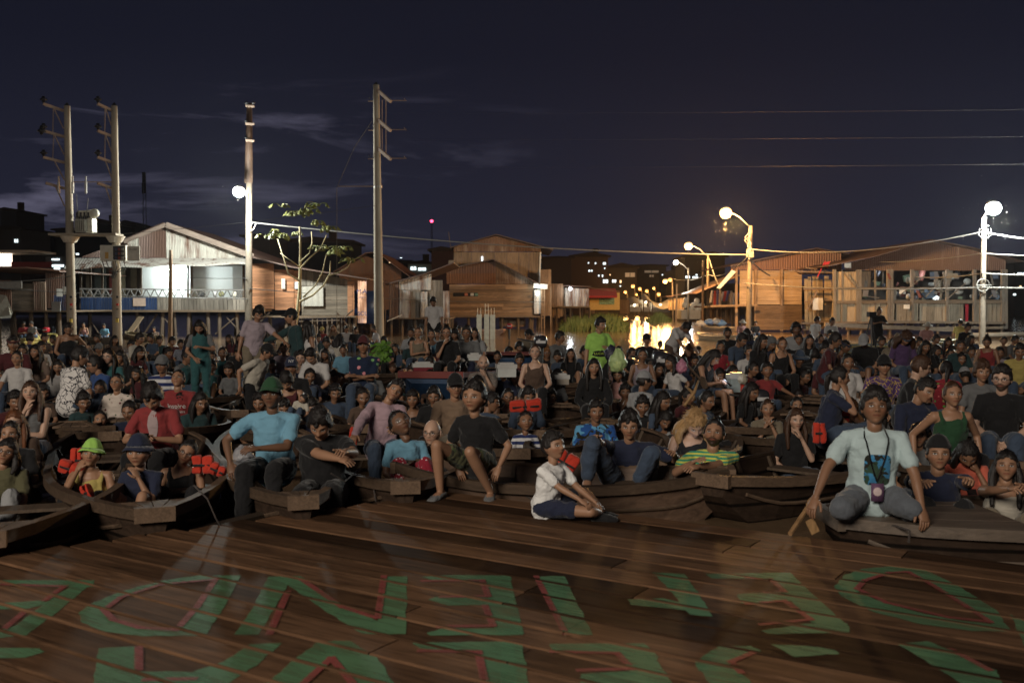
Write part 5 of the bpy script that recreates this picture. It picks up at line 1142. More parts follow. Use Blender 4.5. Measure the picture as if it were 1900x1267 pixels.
def ik(a, b, l1, l2, pole):
    d = b - a; L = min(np.linalg.norm(d), (l1 + l2) * .995); d = d / (np.linalg.norm(d) + 1e-9); b = a + d * L
    x = (l1 * l1 - l2 * l2 + L * L) / (2 * L); h = math.sqrt(max(1e-6, l1 * l1 - x * x)); p = pole - d * pole.dot(d); p /= np.linalg.norm(p) + 1e-9
    return a + d * x + p * h, b
def skeleton(kind, legs, aL, aR, lean=(0, 0, 0), head=(0, 0, 0), ov=None):
    J = {}; M_ = rot(*lean); fem = kind in 'fg'; sw = (.150 if fem else .168) * (.93 if kind in 'bg' else 1); J['M'] = M_; T = lambda *p: M_ @ V3(*p)
    J['waist'] = T(0, 0, .12); J['chest'] = T(0, -.005, .30); J['nb'] = T(0, .005, .43); J['hj'] = T(0, -.012, .468)
    Hm = M_ @ rot(*head); kid = kind in 'bg'; hs = 1.34 if kid else (1.07 if not fem else 1.04)
    J['Hm'] = Hm; J['hs'] = hs; J['hc'] = J['hj'] + Hm @ V3(0, -.022, .112) * hs
    for s, c, a in ((-1, 'L', aL), (1, 'R', aR)):       # L = image left when facing the camera
        sh = T(s * sw, .005, .385); tg, pl = ARMS[a]
        tgt = T(s * tg[0], tg[1], tg[2]); pole = M_ @ (V3(s * pl[0], pl[1], pl[2]))
        if a in ('chin', 'cheek'): tgt = J['hj'] + Hm @ V3(s * (.03 if a == 'chin' else .082), -.115 if a == 'chin' else -.07, -.02 if a == 'chin' else .03) * hs + M_ @ V3(0, -.015, -.045)
        if ov and 'hand' + c in ov: tgt = ov['hand' + c]
        if ov and 'pole' + c in ov: pole = ov['pole' + c]
        el, wr = ik(sh, tgt, .27, .245, pole); J['sh' + c] = sh; J['el' + c] = el; J['wr' + c] = wr
        hp = V3(s * .09, 0, -.02); kn, an = LEGS[legs]; kn = V3(s * kn[0], kn[1], kn[2]); an = V3(s * an[0], an[1], an[2])
        if legs == 'C' and s == 1: an = an + V3(0, .09, .03)
        if ov and 'knee' + c in ov: kn = ov['knee' + c]; an = ov['ank' + c]
        J['hip' + c] = hp; J['kn' + c] = kn; J['an' + c] = an
        ft = V3(0, -1, -.12) if legs != 'K' else V3(0, 1, -.1)
        if legs == 'C': ft = V3(-s * 1.0, -.35, -.05)
        if ov and 'toe' + c in ov: ft = ov['toe' + c]
        J['ft' + c] = ft / np.linalg.norm(ft)
    return J
def body_parts(J, kind, fat=1.0, bare=True):
    fem = kind in 'fg'; g = (.90 if fem else 1.0) * fat; q = 1 if bare else .80; P = []; M_ = J['M']; sx = M_ @ V3(1, 0, 0)
    P.append(np_loft([V3(0, .01, -.05), V3(0, .01, .03), J['waist'], J['chest'], M_ @ V3(0, .005, .385), M_ @ V3(0, .01, .425)], [.15 * fat, .158 * fat, .128 * fat * q, .150 * g * q, .135 * g * q, .075 * q], [.10 * fat, .112 * fat, .095 * fat * q, .108 * g * q, .085 * q, .06 * q], sx, 18))
    P.append(np_loft([J['nb'] - M_ @ V3(0, 0, .06), J['nb'], J['hj'], J['hj'] + J['Hm'] @ V3(0, .005, .05)], [.070 * g, .054 * g, .049 * g, .052 * g], [.062 * g, .052 * g, .050 * g, .055 * g], sx, 12))
    for c, s in (('L', -1), ('R', 1)):
        sh, el, wr = J['sh' + c] + (0 if bare else M_ @ V3(0, 0, -.008)), J['el' + c], J['wr' + c]; P.append(np_loft([J['nb'] * .6 + sh * .4 - M_ @ V3(0, 0, .02), sh, sh * .8 + el * .2], [.05 * g * q * q, .056 * g * q, .05 * g * q], [.05 * g * q * q, .055 * g * q, .05 * g * q], M_ @ V3(0, 1, 0), 10))
        P.append(np_loft([sh, sh * .6 + el * .4, el], [.050 * g * q, .044 * g, .037 * g], [.050 * g * q, .044 * g, .037 * g], M_ @ V3(0, 1, 0), 10)); P.append(np_loft([el, el * .7 + wr * .3, wr], [.037 * g, .038 * g, .024 * g], [.037 * g, .036 * g, .021 * g], M_ @ V3(0, 1, 0), 10))
        hp, kn, an = J['hip' + c], J['kn' + c], J['an' + c]; P.append(np_loft([hp, hp * .5 + kn * .5, kn], [.085 * g, .072 * g, .054 * g], [.085 * g, .072 * g, .054 * g], (1, 0, 0), 12)); P.append(np_loft([kn, kn * .68 + an * .32, an], [.053 * g, .055 * g, .034 * g], [.053 * g, .057 * g, .036 * g], (1, 0, 0), 12))
        ft = J['ft' + c]; P.append(np_loft([an - ft * .04 + V3(0, 0, -.035), an + ft * .06 + V3(0, 0, -.038), an + ft * .15 + V3(0, 0, -.05)], [.033, .042, .034], [.034, .028, .015], np.cross(ft, V3(0, 0, 1)), 10))
    return P
def hand_parts(J, c, s, grip=.55):
    """palm and five bent fingers"""
    el, wr = J['el' + c], J['wr' + c]; d = wr - el; d /= np.linalg.norm(d); M_ = J['M']
    if 'hd' + c in J: d = J['hd' + c]
    up = M_ @ V3(s * .25, -.2, 1.0); side = np.cross(d, up); side /= np.linalg.norm(side) + 1e-9; nrm = np.cross(side, d)
    if nrm.dot(M_ @ V3(0, 0, 1)) < 0: nrm = -nrm
    parts = [np_loft([wr - d * .015, wr + d * .03, wr + d * .075], [.025, .038, .038], [.020, .015, .013], side, 10)]
    inner = -side if (side.dot(M_ @ V3(s, 0, 0)) > 0) else side
    for k, (o, L) in enumerate(((.028, .066), (.010, .074), (-.010, .069), (-.028, .054))):
        b = wr + d * .072 + inner * o; g = grip * (1 + .12 * k); a1 = d * math.cos(g * .6) - nrm * math.sin(g * .6); a2 = d * math.cos(g * 1.5) - nrm * math.sin(g * 1.5)
        parts.append(np_loft([b, b + a1 * L * .5, b + a1 * L * .5 + a2 * L * .45], [.0088, .0082, .0066], [.0088, .008, .0064], side, 7))
    tb = wr + d * .02 + inner * .032; td = d * .75 + inner * .6 - nrm * .25; td /= np.linalg.norm(td); parts.append(np_loft([tb, tb + td * .034, tb + (td + d * .35) * .055], [.013, .0105, .008], [.013, .010, .008], side, 7))
    return parts
def shirt_parts(J, kind, style, fat=1.0, o=.014):
    """style: t short sleeves, l long, k tank, s strapless, v vest"""
    fem = kind in 'fg'; g = (.92 if fem else 1.0) * fat; M_ = J['M']; sx = M_ @ V3(1, 0, 0); P = []
    if style == 's': P.append(np_loft([V3(0, .01, -.04), J['waist'], M_ @ V3(0, -.01, .27)], [.155 * fat + o, .135 * fat + o, .150 * g + o], [.11 * fat + o, .10 * fat + o, .112 * g + o], sx, 20)); 
    elif style == 'k':
        P.append(np_loft([V3(0, .01, -.04), J['waist'], M_ @ V3(0, -.008, .29)], [.158 * fat + o, .133 * fat + o, .146 * g + o], [.112 * fat + o, .10 * fat + o, .115 * g + o], sx, 20))
        for s in (-1, 1): P.append(np_loft([M_ @ V3(s * .095, -.105 * g, .28), M_ @ V3(s * .10, -.085 * g, .37), M_ @ V3(s * .105, -.01, .432), M_ @ V3(s * .10, .08, .37), M_ @ V3(s * .09, .10, .28)], [.022] * 5, [.012] * 5, sx, 8))
    else:
        top = .40 if style != 'v' else .405
        P.append(np_loft([V3(0, .012, -.07), V3(0, .012, .02), J['waist'], J['chest'], M_ @ V3(0, .003, .385), M_ @ V3(0, .008, top)], [.160 * fat + o, .165 * fat + o, .142 * fat + o, .156 * g + o, .145 * g + o, .095], [.112 * fat + o, .12 * fat + o, .108 * fat + o, .115 * g + o, .092 + o, .07], sx, 22))
        for c in 'LR':
            sh, el, wr = J['sh' + c], J['el' + c], J['wr' + c]
            P.append(np_loft([J['nb'] * .66 + sh * .34 - M_ @ V3(0, 0, .018), J['nb'] * .35 + sh * .65 - M_ @ V3(0, 0, .008), sh, sh * .75 + el * .25], [.058 * g, .058 * g, .058 * g + o * .4, .050 * g + o * .7], [.056 * g, .058 * g, .057 * g + o * .4, .050 * g + o * .7], M_ @ V3(0, 1, 0), 12)) if style != 'v' else P.append(np_loft([J['nb'] * .52 + sh * .48 - M_ @ V3(0, 0, .028), sh * .92 + J['nb'] * .08], [.058 * g, .055 * g], [.055 * g, .055 * g], M_ @ V3(0, 1, 0), 10))
            if style == 't': e_ = sh * .34 + el * .66; P.append(np_loft([sh, sh * .6 + el * .4, e_], [.050 * g + o * .5, .046 * g + o * .9, .045 * g + o], [.050 * g + o * .5, .046 * g + o * .9, .045 * g + o], M_ @ V3(0, 1, 0), 12))
            if style == 'l': P.append(np_loft([sh, sh * .55 + el * .45, el], [.052 * g + o * .8, .050 * g + o, .044 * g + o], [.052 * g + o * .8, .050 * g + o, .044 * g + o], M_ @ V3(0, 1, 0), 12)); P.append(np_loft([el, el * .5 + wr * .5, wr - (wr - el) * .04], [.044 * g + o, .039 * g + o, .029 * g + o], [.044 * g + o, .039 * g + o, .029 * g + o], M_ @ V3(0, 1, 0), 12))
    return P
def pants_parts(J, kind, longp, fat=1.0, o=.014):
    g = (.92 if kind in 'fg' else 1.0) * fat; P = [np_loft([V3(0, .01, -.06), V3(0, .01, .05)], [.152 * fat + o, .152 * fat + o], [.108 * fat + o, .11 * fat + o], (1, 0, 0), 18)]
    for c in 'LR':
        hp, kn, an = J['hip' + c], J['kn' + c], J['an' + c]
        if longp: P.append(np_loft([hp, hp * .5 + kn * .5, kn], [.090 * g + o, .079 * g + o, .061 * g + o], [.090 * g + o, .079 * g + o, .061 * g + o], (1, 0, 0), 12)); P.append(np_loft([kn, kn * .5 + an * .5, an - (an - kn) * .06], [.060 * g + o, .057 * g + o, .046 * g + o], [.060 * g + o, .059 * g + o, .048 * g + o], (1, 0, 0), 12))
        else: P.append(np_loft([hp, hp * .66 + kn * .34, hp * .38 + kn * .62], [.090 * g + o, .082 * g + o, .074 * g + o], [.090 * g + o, .082 * g + o, .074 * g + o], (1, 0, 0), 12))
    return P
def shoe_parts(J, boot=False, k=1.0):
    P = []
    for c in 'LR':
        an, ft = J['an' + c], J['ft' + c]; sd = np.cross(ft, V3(0, 0, 1)); P.append(np_loft([an - ft * .055 + V3(0, 0, -.05), an + ft * .02 + V3(0, 0, -.045), an + ft * .10 + V3(0, 0, -.052), an + ft * .17 + V3(0, 0, -.06)], [.042 * k, .046 * k, .054 * k, .044 * k], [.034 * k, .034 * k, .030 * k, .020 * k], sd, 12))
    return P
# ---- batches of voxel remeshes -----------------------------------
REQ = {}
def want(key, parts, voxel, smooth=2, folds=0.0):
    if key not in REQ: REQ[key] = (np_join(parts), voxel, smooth, folds)
    return key
def mesh_from(v, f, name, hp=None):
    me = bpy.data.meshes.new(name); me.from_pydata(np.asarray(v).tolist(), [], f); me.polygons.foreach_set('use_smooth', [True] * len(me.polygons)); me.update()
    if hp is not None: at = me.attributes.new('hp', 'FLOAT_VECTOR', 'POINT'); at.data.foreach_set('vector', np.asarray(hp, np.float32).ravel())
    return me
TEX = bpy.data.textures.new('folds', 'CLOUDS'); TEX.noise_scale = .11; TEX.noise_depth = 3
def flush():
    objs = {}
    for k, ((v, f), vox, sm, fo) in REQ.items():
        me = bpy.data.meshes.new('t'); me.from_pydata(v.tolist(), [], f); me.update(); o = bpy.data.objects.new('t', me); COL.objects.link(o)
        m = o.modifiers.new('r', 'REMESH'); m.mode = 'VOXEL'; m.voxel_size = vox; m.use_smooth_shade = True
        if fo: d = o.modifiers.new('d', 'DISPLACE'); d.texture = TEX; d.strength = fo; d.mid_level = .5; d.texture_coords = 'LOCAL'
        if sm: s_ = o.modifiers.new('s', 'SMOOTH'); s_.factor = .5; s_.iterations = sm
        objs[k] = o
    dg = bpy.context.evaluated_depsgraph_get(); dg.update(); out = {}
    for k, o in objs.items(): out[k] = bpy.data.meshes.new_from_object(o.evaluated_get(dg))
    for o in objs.values(): me = o.data; bpy.data.objects.remove(o); bpy.data.meshes.remove(me)
    return out
PEOPLE = []; CACHE = {}
SKIN = {'a': (.30, .165, .10), 'b': (.22, .115, .066), 'c': (.44, .28, .20), 'd': (.15, .078, .046)}
HAIRC = {'k': (.012, .009, .008), 'b': (.05, .022, .010), 'r': (.13, .045, .015), 'y': (.38, .23, .10), 'g': (.25, .24, .22), 'o': (.20, .09, .03)}  # o: orange hair, also carries the lamplight on orange lit heads
CC = dict(white=(.62, .60, .58), cream=(.55, .50, .40), black=(.016, .016, .018), navy=(.02, .028, .07), grey=(.16, .165, .17), lgrey=(.34, .35, .36), red=(.34, .018, .02), maroon=(.10, .015, .02), blue=(.015, .08, .30), sky=(.13, .42, .62), teal=(.02, .13, .14), pink=(.48, .30, .36), lilac=(.46, .36, .42), green=(.02, .09, .035), olive=(.12, .11, .045), neon=(.38, .80, .06), yellow=(.55, .42, .06), tan=(.26, .16, .09), brown=(.12, .07, .045), denim=(.05, .085, .15), khaki=(.24, .19, .12), coral=(.55, .25, .22), ice=(.50, .68, .70), orange=(.75, .10, .03), dteal=(.02, .06, .065), purple=(.09, .04, .14), slate=(.13, .15, .18), bright=(.92, .92, .90))
PAT = {'whitelines': ((.62, .6, .58), 'lines', (.02, .02, .03), 1.0), 'floralw': ((.55, .48, .42), 'floral', (.12, .03, .04), 1.6), 'floraln': ((.012, .02, .045), 'floral', (.55, .22, .25), .9), 'floralr': ((.22, .02, .03), 'floral', (.5, .12, .12), 1.2), 'dotsr': ((.22, .015, .03), 'dots', (.6, .5, .5), .9), 'camo': ((.10, .10, .05), 'camo', (.05, .07, .03), 1.), 'tropic': ((.55, .55, .10), 'stripe', (.03, .25, .16), 1.6), 'blues': ((.02, .08, .28), 'camo', (.10, .30, .5), .7), 'print': ((.14, .10, .08), 'floral', (.3, .25, .2), 1.2), 'jersey': ((.55, .55, .56), 'stripe', (.02, .03, .10), .5), 'stripes': ((.3, .32, .36), 'stripe', (.03, .03, .06), 1.4), 'knit': ((.20, .17, .15), 'lines', (.06, .05, .05), 4.), 'purplep': ((.08, .04, .14), 'lines', (.4, .28, .08), 1.2)}
for _k in CC: _c = CC[_k]; _m = sum(_c) / 3; CC[_k] = tuple((_m + (q - _m) * .76) * .76 for q in _c)
def cmat(k):
    if k in PAT: c, p, c2, s = PAT[k]; return m_cloth(c, p, c2, s)
    return m_cloth(CC[k])
def person(spec, label, d=None, ov=None, beard=0, extra=None, lean=None, fat=1.0, group='audience sitting in the boats', s=None, grip=.55):
    """spec: 'u v headpx kind legs armL armR yaw headyaw pitch roll hairstyle:colour[:headwear:colour] skin top:colour bottom:colour [g]' """
    t = spec.split(); bare = t[13][0] in 'ksn'; u, v, h = map(float, t[:3]); kind, legs, aL, aR = t[3:7]; yaw, hy, pt, rl = map(float, t[7:11]); hair = t[11].split(':'); sk = t[12]; top = t[13].split('.'); bot = t[14].split('.') if len(t) > 14 else ['p', 'denim']; gl = len(t) > 15
    kid = kind in 'bg'
    if s is None: s = {'m': 1.0, 'f': .95, 'b': .78, 'g': .76}[kind]
    hh = .228 * s * (1.34 if kid else (1.04 if kind == 'f' else 1.07)) * 1.03
    if d is None: d = F * hh / h
    lod = 0 if d < 10.5 else (1 if d < 20 else 2)
    if lean is None: lean = (0, 4 if legs == 'T' else 10 if aL in ('chin', 'cheek', 'phone', 'lap') else 5, 0)
    if pt >= 0: pt += 6
    if lod: rl = round(rl / 12) * 12; pt = round(pt / 12) * 12; hy = round(hy / 20) * 20; lean = tuple(round(x_ / 6) * 6 for x_ in lean)
    key = (kind, legs, aL, aR, lean, hy, pt, rl, fat, lod, id(ov) if ov else 0)
    ovl = None
    # the head goes where the photograph shows it; everything else hangs from it
    J = skeleton(kind, legs, aL, aR, lean, (hy, -pt, rl)); Rz = rot(yaw); hw = np.array(W(u, v, d)); loc = hw - Rz @ J['hc'] * s
    if ov:
        ovl = {}
        for k, q in ov.items():
            if k[:3] in ('toe', 'pol'): ovl[k] = Rz.T @ V3(*q)
            else: ovl[k] = Rz.T @ (np.array(W(*q)) - loc) / s
        J = skeleton(kind, legs, aL, aR, lean, (hy, -pt, rl), ovl)
    if key not in CACHE:
        CACHE[key] = True; vox = (.0085, .013, .02)[lod]
        pass
    want(('body', bare) + key, body_parts(J, kind, fat, bare), (.0085, .013, .02)[lod], 3)
    ts = top[0]; fold = (.040, .032, .02)[lod]; vox = (.010, .014, .02)[lod]
    if ts != 'n': want(('top', ts) + key, shirt_parts(J, kind, 'v' if ts == 'v' else ts, fat), vox, 3, fold)
    if ts == 'v': want(('top', 'under') + key, shirt_parts(J, kind, 't', fat, .006), vox, 3, fold)
    want(('bot', bot[0]) + key, pants_parts(J, kind, bot[0] == 'p', fat), vox, 3, fold)
    PEOPLE.append(dict(bare=bare, key=key, J=J, s=s, yaw=yaw, loc=loc, kind=kind, hair=hair, sk=sk, top=top, bot=bot, gl=gl, label=label, beard=beard, extra=extra, lod=lod, group=group, d=d, grip=grip, legs=legs))
    return PEOPLE[-1]
HM = {}
def hmesh(k, fn):
    if k not in HM: v, f = fn(); HM[k] = mesh_from(v, f, k[0])
    return HM[k]
def build_people():
    ms = flush(); fin = {}
    for q in PEOPLE:
        J = q['J']; key = q['key']; kind = q['kind']; lod = q['lod']; hk = ('skinmesh', q['bare']) + key
        if hk not in fin:
            me = ms[('body', q['bare']) + key]; n = len(me.vertices); co = np.empty(n * 3, np.float32); me.vertices.foreach_get('co', co); co = co.reshape(-1, 3); f = [tuple(p.vertices) for p in me.polygons]
            hv, hf, _ = head_mesh(kind); hw = hv * J['hs'] @ J['Hm'].T + J['hc']; parts = [(co, f), (hw, hf)]; hps = [np.full((n, 3), -9.0), hv]
            for c, s in (('L', -1), ('R', 1)):
                v_, f_ = np_join(hand_parts(J, c, s, q['grip'])); parts.append((v_, f_)); hps.append(np.full((len(v_), 3), -9.0))
            v_, f_ = np_join(parts); fin[hk] = mesh_from(v_, f_, 'person', np.vstack(hps))
        me = fin[hk]; o = bpy.data.objects.new('person', me); COL.objects.link(o); o.location = q['loc']; o.rotation_euler = (0, 0, R(q['yaw'])); o.scale = (q['s'],) * 3
        def setm(ob, m):
            if not ob.data.materials: ob.data.materials.append(m)
            ob.material_slots[0].link = 'OBJECT'; ob.material_slots[0].material = m
        setm(o, m_skin(SKIN[q['sk']], q['beard'], q['hair'][1:2] == ['g'])); tag(o, q['label'], 'person', q['group'])
        q['obj'] = o; Hm = Matrix(J['Hm'].tolist()).to_4x4(); HT = Matrix.Translation(Vector(J['hc'])) @ Hm @ Matrix.Scale(J['hs'], 4)
        def child(name, me, mat, mtx=None):
            c = bpy.data.objects.new(name, me); COL.objects.link(c); c.parent = o; setm(c, mat)
            if mtx is not None: c.matrix_local = mtx
            return c
        ts, tc_ = q['top'][0], q['top'][-1]
        if ts != 'n': q['shirt'] = child({'t': 'shirt', 'l': 'long_sleeved_shirt', 'k': 'tank_top', 's': 'strapless_top', 'v': 'vest'}[ts], ms[('top', ts) + key], cmat(tc_))
        if ts == 'v': child('undershirt', ms[('top', 'under') + key], cmat(q['top'][1] if len(q['top']) > 2 else 'grey'))
        child('trousers' if q['bot'][0] == 'p' else 'shorts', ms[('bot', q['bot'][0]) + key], cmat(q['bot'][1]))
        hair = q['hair']; st = hair[0]; st = 'buzz' if len(hair) > 2 and hair[2] in ('cap', 'capb', 'bucket', 'hat') and st == 'short' else st; sd = hash(q['label']) % 3 if 0 else len(q['label']) % 3
        if st != 'bald': child('hair', hmesh(('hair', kind, st, sd), lambda: hair_mesh(kind, st, sd)), m_hair(HAIRC[hair[1]]), HT)
        if len(hair) > 2:
            if hair[2] == 'band':
                def band():
                    b = MB(); b.tube([(.082 * math.cos(a), .102 * math.sin(a), .062 - .03 * math.sin(a) * -1) for a in np.linspace(0, 2 * math.pi, 25)], .013, 6, False); return np.array(b.v), b.f
                child('headband', hmesh(('band',), band), cmat(hair[3]), HT)
            elif hair[2] == 'scarf': child('head_scarf', hmesh(('scarf',), lambda: hair_mesh('f', 'bob', 1)), cmat(hair[3]), HT @ Matrix.Scale(1.06, 4))
            else: child({'cap': 'cap', 'capb': 'cap', 'bucket': 'bucket_hat', 'hat': 'hat'}[hair[2]], hmesh((hair[2],), lambda: cap_mesh(hair[2])), cmat(hair[3]), HT)
        if q['gl']: child('glasses', hmesh(('glasses',), glasses_mesh), m_plain('glasses_frame', (.03, .03, .035), .15, var=.05), HT)
        if q['extra']: q['extra'](q, child, HT)

from mathutils.bvhtree import BVHTree
def decal_text(q, child, target, body, cx, cz, size, mat, name='lettering', x_sx=1.0, rough=False, front=-1):
    c = bpy.data.curves.new('txt', 'FONT'); c.body = body; c.size = size; c.align_x = 'CENTER'; c.align_y = 'CENTER'; c.resolution_u = 3
    o = bpy.data.objects.new('txt', c); COL.objects.link(o); me = bpy.data.meshes.new_from_object(o.evaluated_get(bpy.context.evaluated_depsgraph_get())); bpy.data.objects.remove(o)
    t = target.data; bv = BVHTree.FromPolygons([v.co for v in t.vertices], [tuple(p.vertices) for p in t.polygons])
    for v in me.vertices:
        x, z = cx + v.co.x * x_sx, cz + v.co.y; h = bv.ray_cast(Vector((x, -1.5, z)), Vector((0, 1, 0)))[0]; v.co = (x, (h.y if h else -.12) - .006, z)
    return child(name, me, mat)
def decal_disc(q, child, target, cx, cz, rx, rz, mat, name='badge', mtx=None, n=20, pw=1.0):
    t = target.data; bv = BVHTree.FromPolygons([v.co for v in t.vertices], [tuple(p.vertices) for p in t.polygons]); vs = []; fs = []
    for k in range(5):
        for i in range(n):
            a = 2 * math.pi * i / n; r = k / 4; ca, sa = math.cos(a), math.sin(a); x, z = cx + rx * r * math.copysign(abs(ca) ** pw, ca), cz + rz * r * math.copysign(abs(sa) ** pw, sa); h = bv.ray_cast(Vector((x, -1.5, z)), Vector((0, 1, 0)))[0]; vs.append((x, (h.y if h else -.12) - .005, z))
    for k in range(4):
        for i in range(n): fs.append((k * n + i, k * n + (i + 1) % n, (k + 1) * n + (i + 1) % n, (k + 1) * n + i))
    me = mesh_from(np.array(vs), fs, name); return child(name, me, mat, mtx)
# ================================================================ BOATS
M_RIM = m_wood('boat_rim', (.18, .12, .08), 'x', .7, .5, 1.2, .15, .4); M_HULL = m_wood('boat_hull', (.060, .038, .026), 'x', .75, .5, .8, .12, .35); M_HULLG = m_wood('grey_hull', (.10, .09, .08), 'x', .65, .5, .8); 
for _m in (M_HULL,):   # caulked seams between the strakes
    _t = _m.node_tree; _w = _t.nodes.new('ShaderNodeTexWave'); _w.bands_direction = 'Z'; _w.inputs['Scale'].default_value = 1.9; _w.inputs['Distortion'].default_value = .25; _c = _t.nodes.new('ShaderNodeTexCoord'); _t.links.new(_c.outputs['Object'], _w.inputs[0])
    _r = _t.nodes.new('ShaderNodeValToRGB'); _r.color_ramp.elements[0].position = .03; _r.color_ramp.elements[1].position = .12; _r.color_ramp.elements[0].color = (.15, .15, .15, 1); _t.links.new(_w.outputs[0], _r.inputs[0])
    _b = _t.nodes['Principled BSDF']; _s = _b.inputs['Base Color'].links[0].from_socket; _x = _t.nodes.new('ShaderNodeMix'); _x.data_type = 'RGBA'; _x.blend_type = 'MULTIPLY'; _x.inputs[0].default_value = 1; _t.links.new(_s, _x.inputs[6]); _t.links.new(_r.outputs[0], _x.inputs[7]); _t.links.new(_x.outputs[2], _b.inputs['Base Color'])
M_SEAT = m_wood('boat_thwart', (.13, .09, .06), 'x', .6, .5)
def boat(bow, stern, beam, label, gz=.40, world=False, hull=None, rim=None, deck=.07, blunt=.13, sheer=.09, thw=None, name='wooden_canoe', group='wooden canoes moored in front of the stage', depth=.55):
    B_ = Vector(bow) if world else G(*bow, gz); S_ = Vector(stern) if world else G(*stern, gz); B_.z = S_.z = 0; L = (S_ - B_).length; ax = (S_ - B_).normalized(); sd = Vector((ax.y, -ax.x, 0)); n = 22
    root = empty(name, B_.copy(), label, 'boat', group)
    root.rotation_euler = (0, 0, math.atan2(ax.y, ax.x)); M4 = Matrix.Translation(B_) @ Matrix.Rotation(math.atan2(ax.y, ax.x), 4, 'Z'); Mi = M4.inverted()
    def hw(t):
        q = min(1, t / .42); q2 = min(1, (1 - t) / .35); return beam / 2 * min(blunt + (1 - blunt) * math.sin(q * math.pi / 2) ** .9, blunt * 1.3 + (1 - blunt * 1.3) * math.sin(q2 * math.pi / 2))
    def gun(t): return gz - sheer * (1 - (2 * t - 1) ** 2)
    def bot(t): e_ = max(0, 1 - t / .16) if t < .16 else max(0, (t - .88) / .12); return gz - depth + (depth - .16) * e_ ** 1.6
    def fin_(mb, nm, mat, sm=False):
        me = bpy.data.meshes.new(nm); me.from_pydata([tuple(p) for p in mb.v], [], mb.f); me.update(); o = bpy.data.objects.new(nm, me); COL.objects.link(o); me.materials.append(mat); o.parent = root; return o
    m = MB(); ts = [i / n for i in range(n + 1)]; rows = []
    for t in ts:
        w = hw(t); z0 = bot(t); z1 = gun(t); x = L * t; wb = w * .66; wm = w * .88; zm = z0 * .45 + z1 * .55
        rows.append([(x, -w, z1), (x, -wm, zm), (x, -wb, z0), (x, wb, z0), (x, wm, zm), (x, w, z1), (x, w - .025, z1), (x, wm - .025, zm), (x, wb - .02, z0 + .025), (x, -wb + .02, z0 + .025), (x, -wm + .025, zm), (x, -w + .025, z1)])
    vs = [p for r in rows for p in r]; fs = [(i * 12 + k, i * 12 + (k + 1) % 12, (i + 1) * 12 + (k + 1) % 12, (i + 1) * 12 + k) for i in range(n) for k in range(12)]
    fs += [(0, 1, 2, 3, 4, 5)[::-1], tuple(n * 12 + k for k in range(6))]; m.add(vs, fs); fin_(m, 'hull', hull or M_HULL)
    m = MB()
    for s in (-1, 1):
        vs = []
        for t in ts: w = hw(t); z = gun(t); x = L * t; jz = .004 * noise.noise(Vector((x * 3, s * 7, L))); vs += [(x, s * (w - .03), z + .022 + jz), (x, s * (w + .035), z + .018 + jz), (x, s * (w + .035), z - .06 + jz), (x, s * (w + .003), z - .06), (x, s * (w + .003), z - .001), (x, s * (w - .03), z - .001)]
        m.add(vs, [(i * 6 + k, i * 6 + (k + 1) % 6, (i + 1) * 6 + (k + 1) % 6, (i + 1) * 6 + k)[::s] for i in range(n) for k in range(6)] + [(0, 1, 2, 3, 4, 5), tuple(n * 6 + k for k in range(6))[::-1]])
    w0 = hw(0) + .035; m.box((-.05, -w0, gun(0) - .075), (.004, w0, gun(0) + .026)); w1 = hw(1) + .035; m.box((L - .004, -w1, gun(1) - .07), (L + .045, w1, gun(1) + .026)); fin_(m, 'gunwale', rim or M_RIM)
    if deck:
        for t0, t1 in ((0, deck), (1 - deck * .6, 1)):
            m = MB(); k = 6; np_ = 4
            for q in range(np_):
                vs = []
                for i in range(k + 1):
                    t = t0 + (t1 - t0) * i / k; w = hw(t) - .034; a = -w + 2 * w * q / np_ + .004; b_ = -w + 2 * w * (q + 1) / np_ - .004; z = gun(t) + .012
                    vs += [(L * t, a, z), (L * t, b_, z), (L * t, b_, z - .025), (L * t, a, z - .025)]
                m.add(vs, [(i * 4 + c, i * 4 + (c + 1) % 4, (i + 1) * 4 + (c + 1) % 4, (i + 1) * 4 + c) for i in range(k) for c in range(4)] + [(0, 3, 2, 1), (k * 4, k * 4 + 1, k * 4 + 2, k * 4 + 3)])
            fin_(m, 'end_deck', rim or M_RIM)
    for t in (thw if thw is not None else [q for q in (.30, .5, .7)]):
        m = MB(); w = hw(t) * .92 - .035; m.box((L * t - .11, -w, gun(t) - .13), (L * t + .11, w, gun(t) - .105)); fin_(m, 'thwart', M_SEAT)
    if L > 2.5:
        m = MB()
        for s in (-1, 1): m.tube([(L * t, s * (hw(t) * .885 + .012), bot(t) * .42 + gun(t) * .58) for t in ts[1:-1]], .016, 6)
        fin_(m, 'rubbing_strake', rim or M_RIM)
    for q in range(1, 6):
        t = q / 6; w = hw(t); m = MB()
        for s in (-1, 1): m.beam((L * t, s * (w - .035), gun(t) - .01), (L * t, s * (w * .66 - .03), bot(t) + .04), .035, .03)
        fin_(m, 'rib', M_SEAT)
    return root
boat((-30, 992), (135, 785), 1.45, 'dark canoe at the left edge carrying the woman in the olive tee')
boat((287, 946), (232, 775), 1.5, 'front left canoe carrying the woman in the neon hat', blunt=.13)
boat((562, 924), (482, 778), 1.08, 'canoe of the old man in the light blue polo', blunt=.14, thw=(.55, .8))
boat((752, 897), (722, 775), 1.35, 'canoe of the woman in the pale pink top, its rim curling at the left', blunt=.12, thw=(.6, .8))
boat((1352, 872), (742, 858), 1.05, 'long canoe lying side on behind the two boys', blunt=.2, deck=.06, hull=m_wood('worn_side_hull', (.17, .105, .07), 'x', .6, .5, .7, .4, .3))
boat((1322, 884), (1668, 802), 1.15, 'canoe slanting back to the right under the woman in the black tee', blunt=.24)
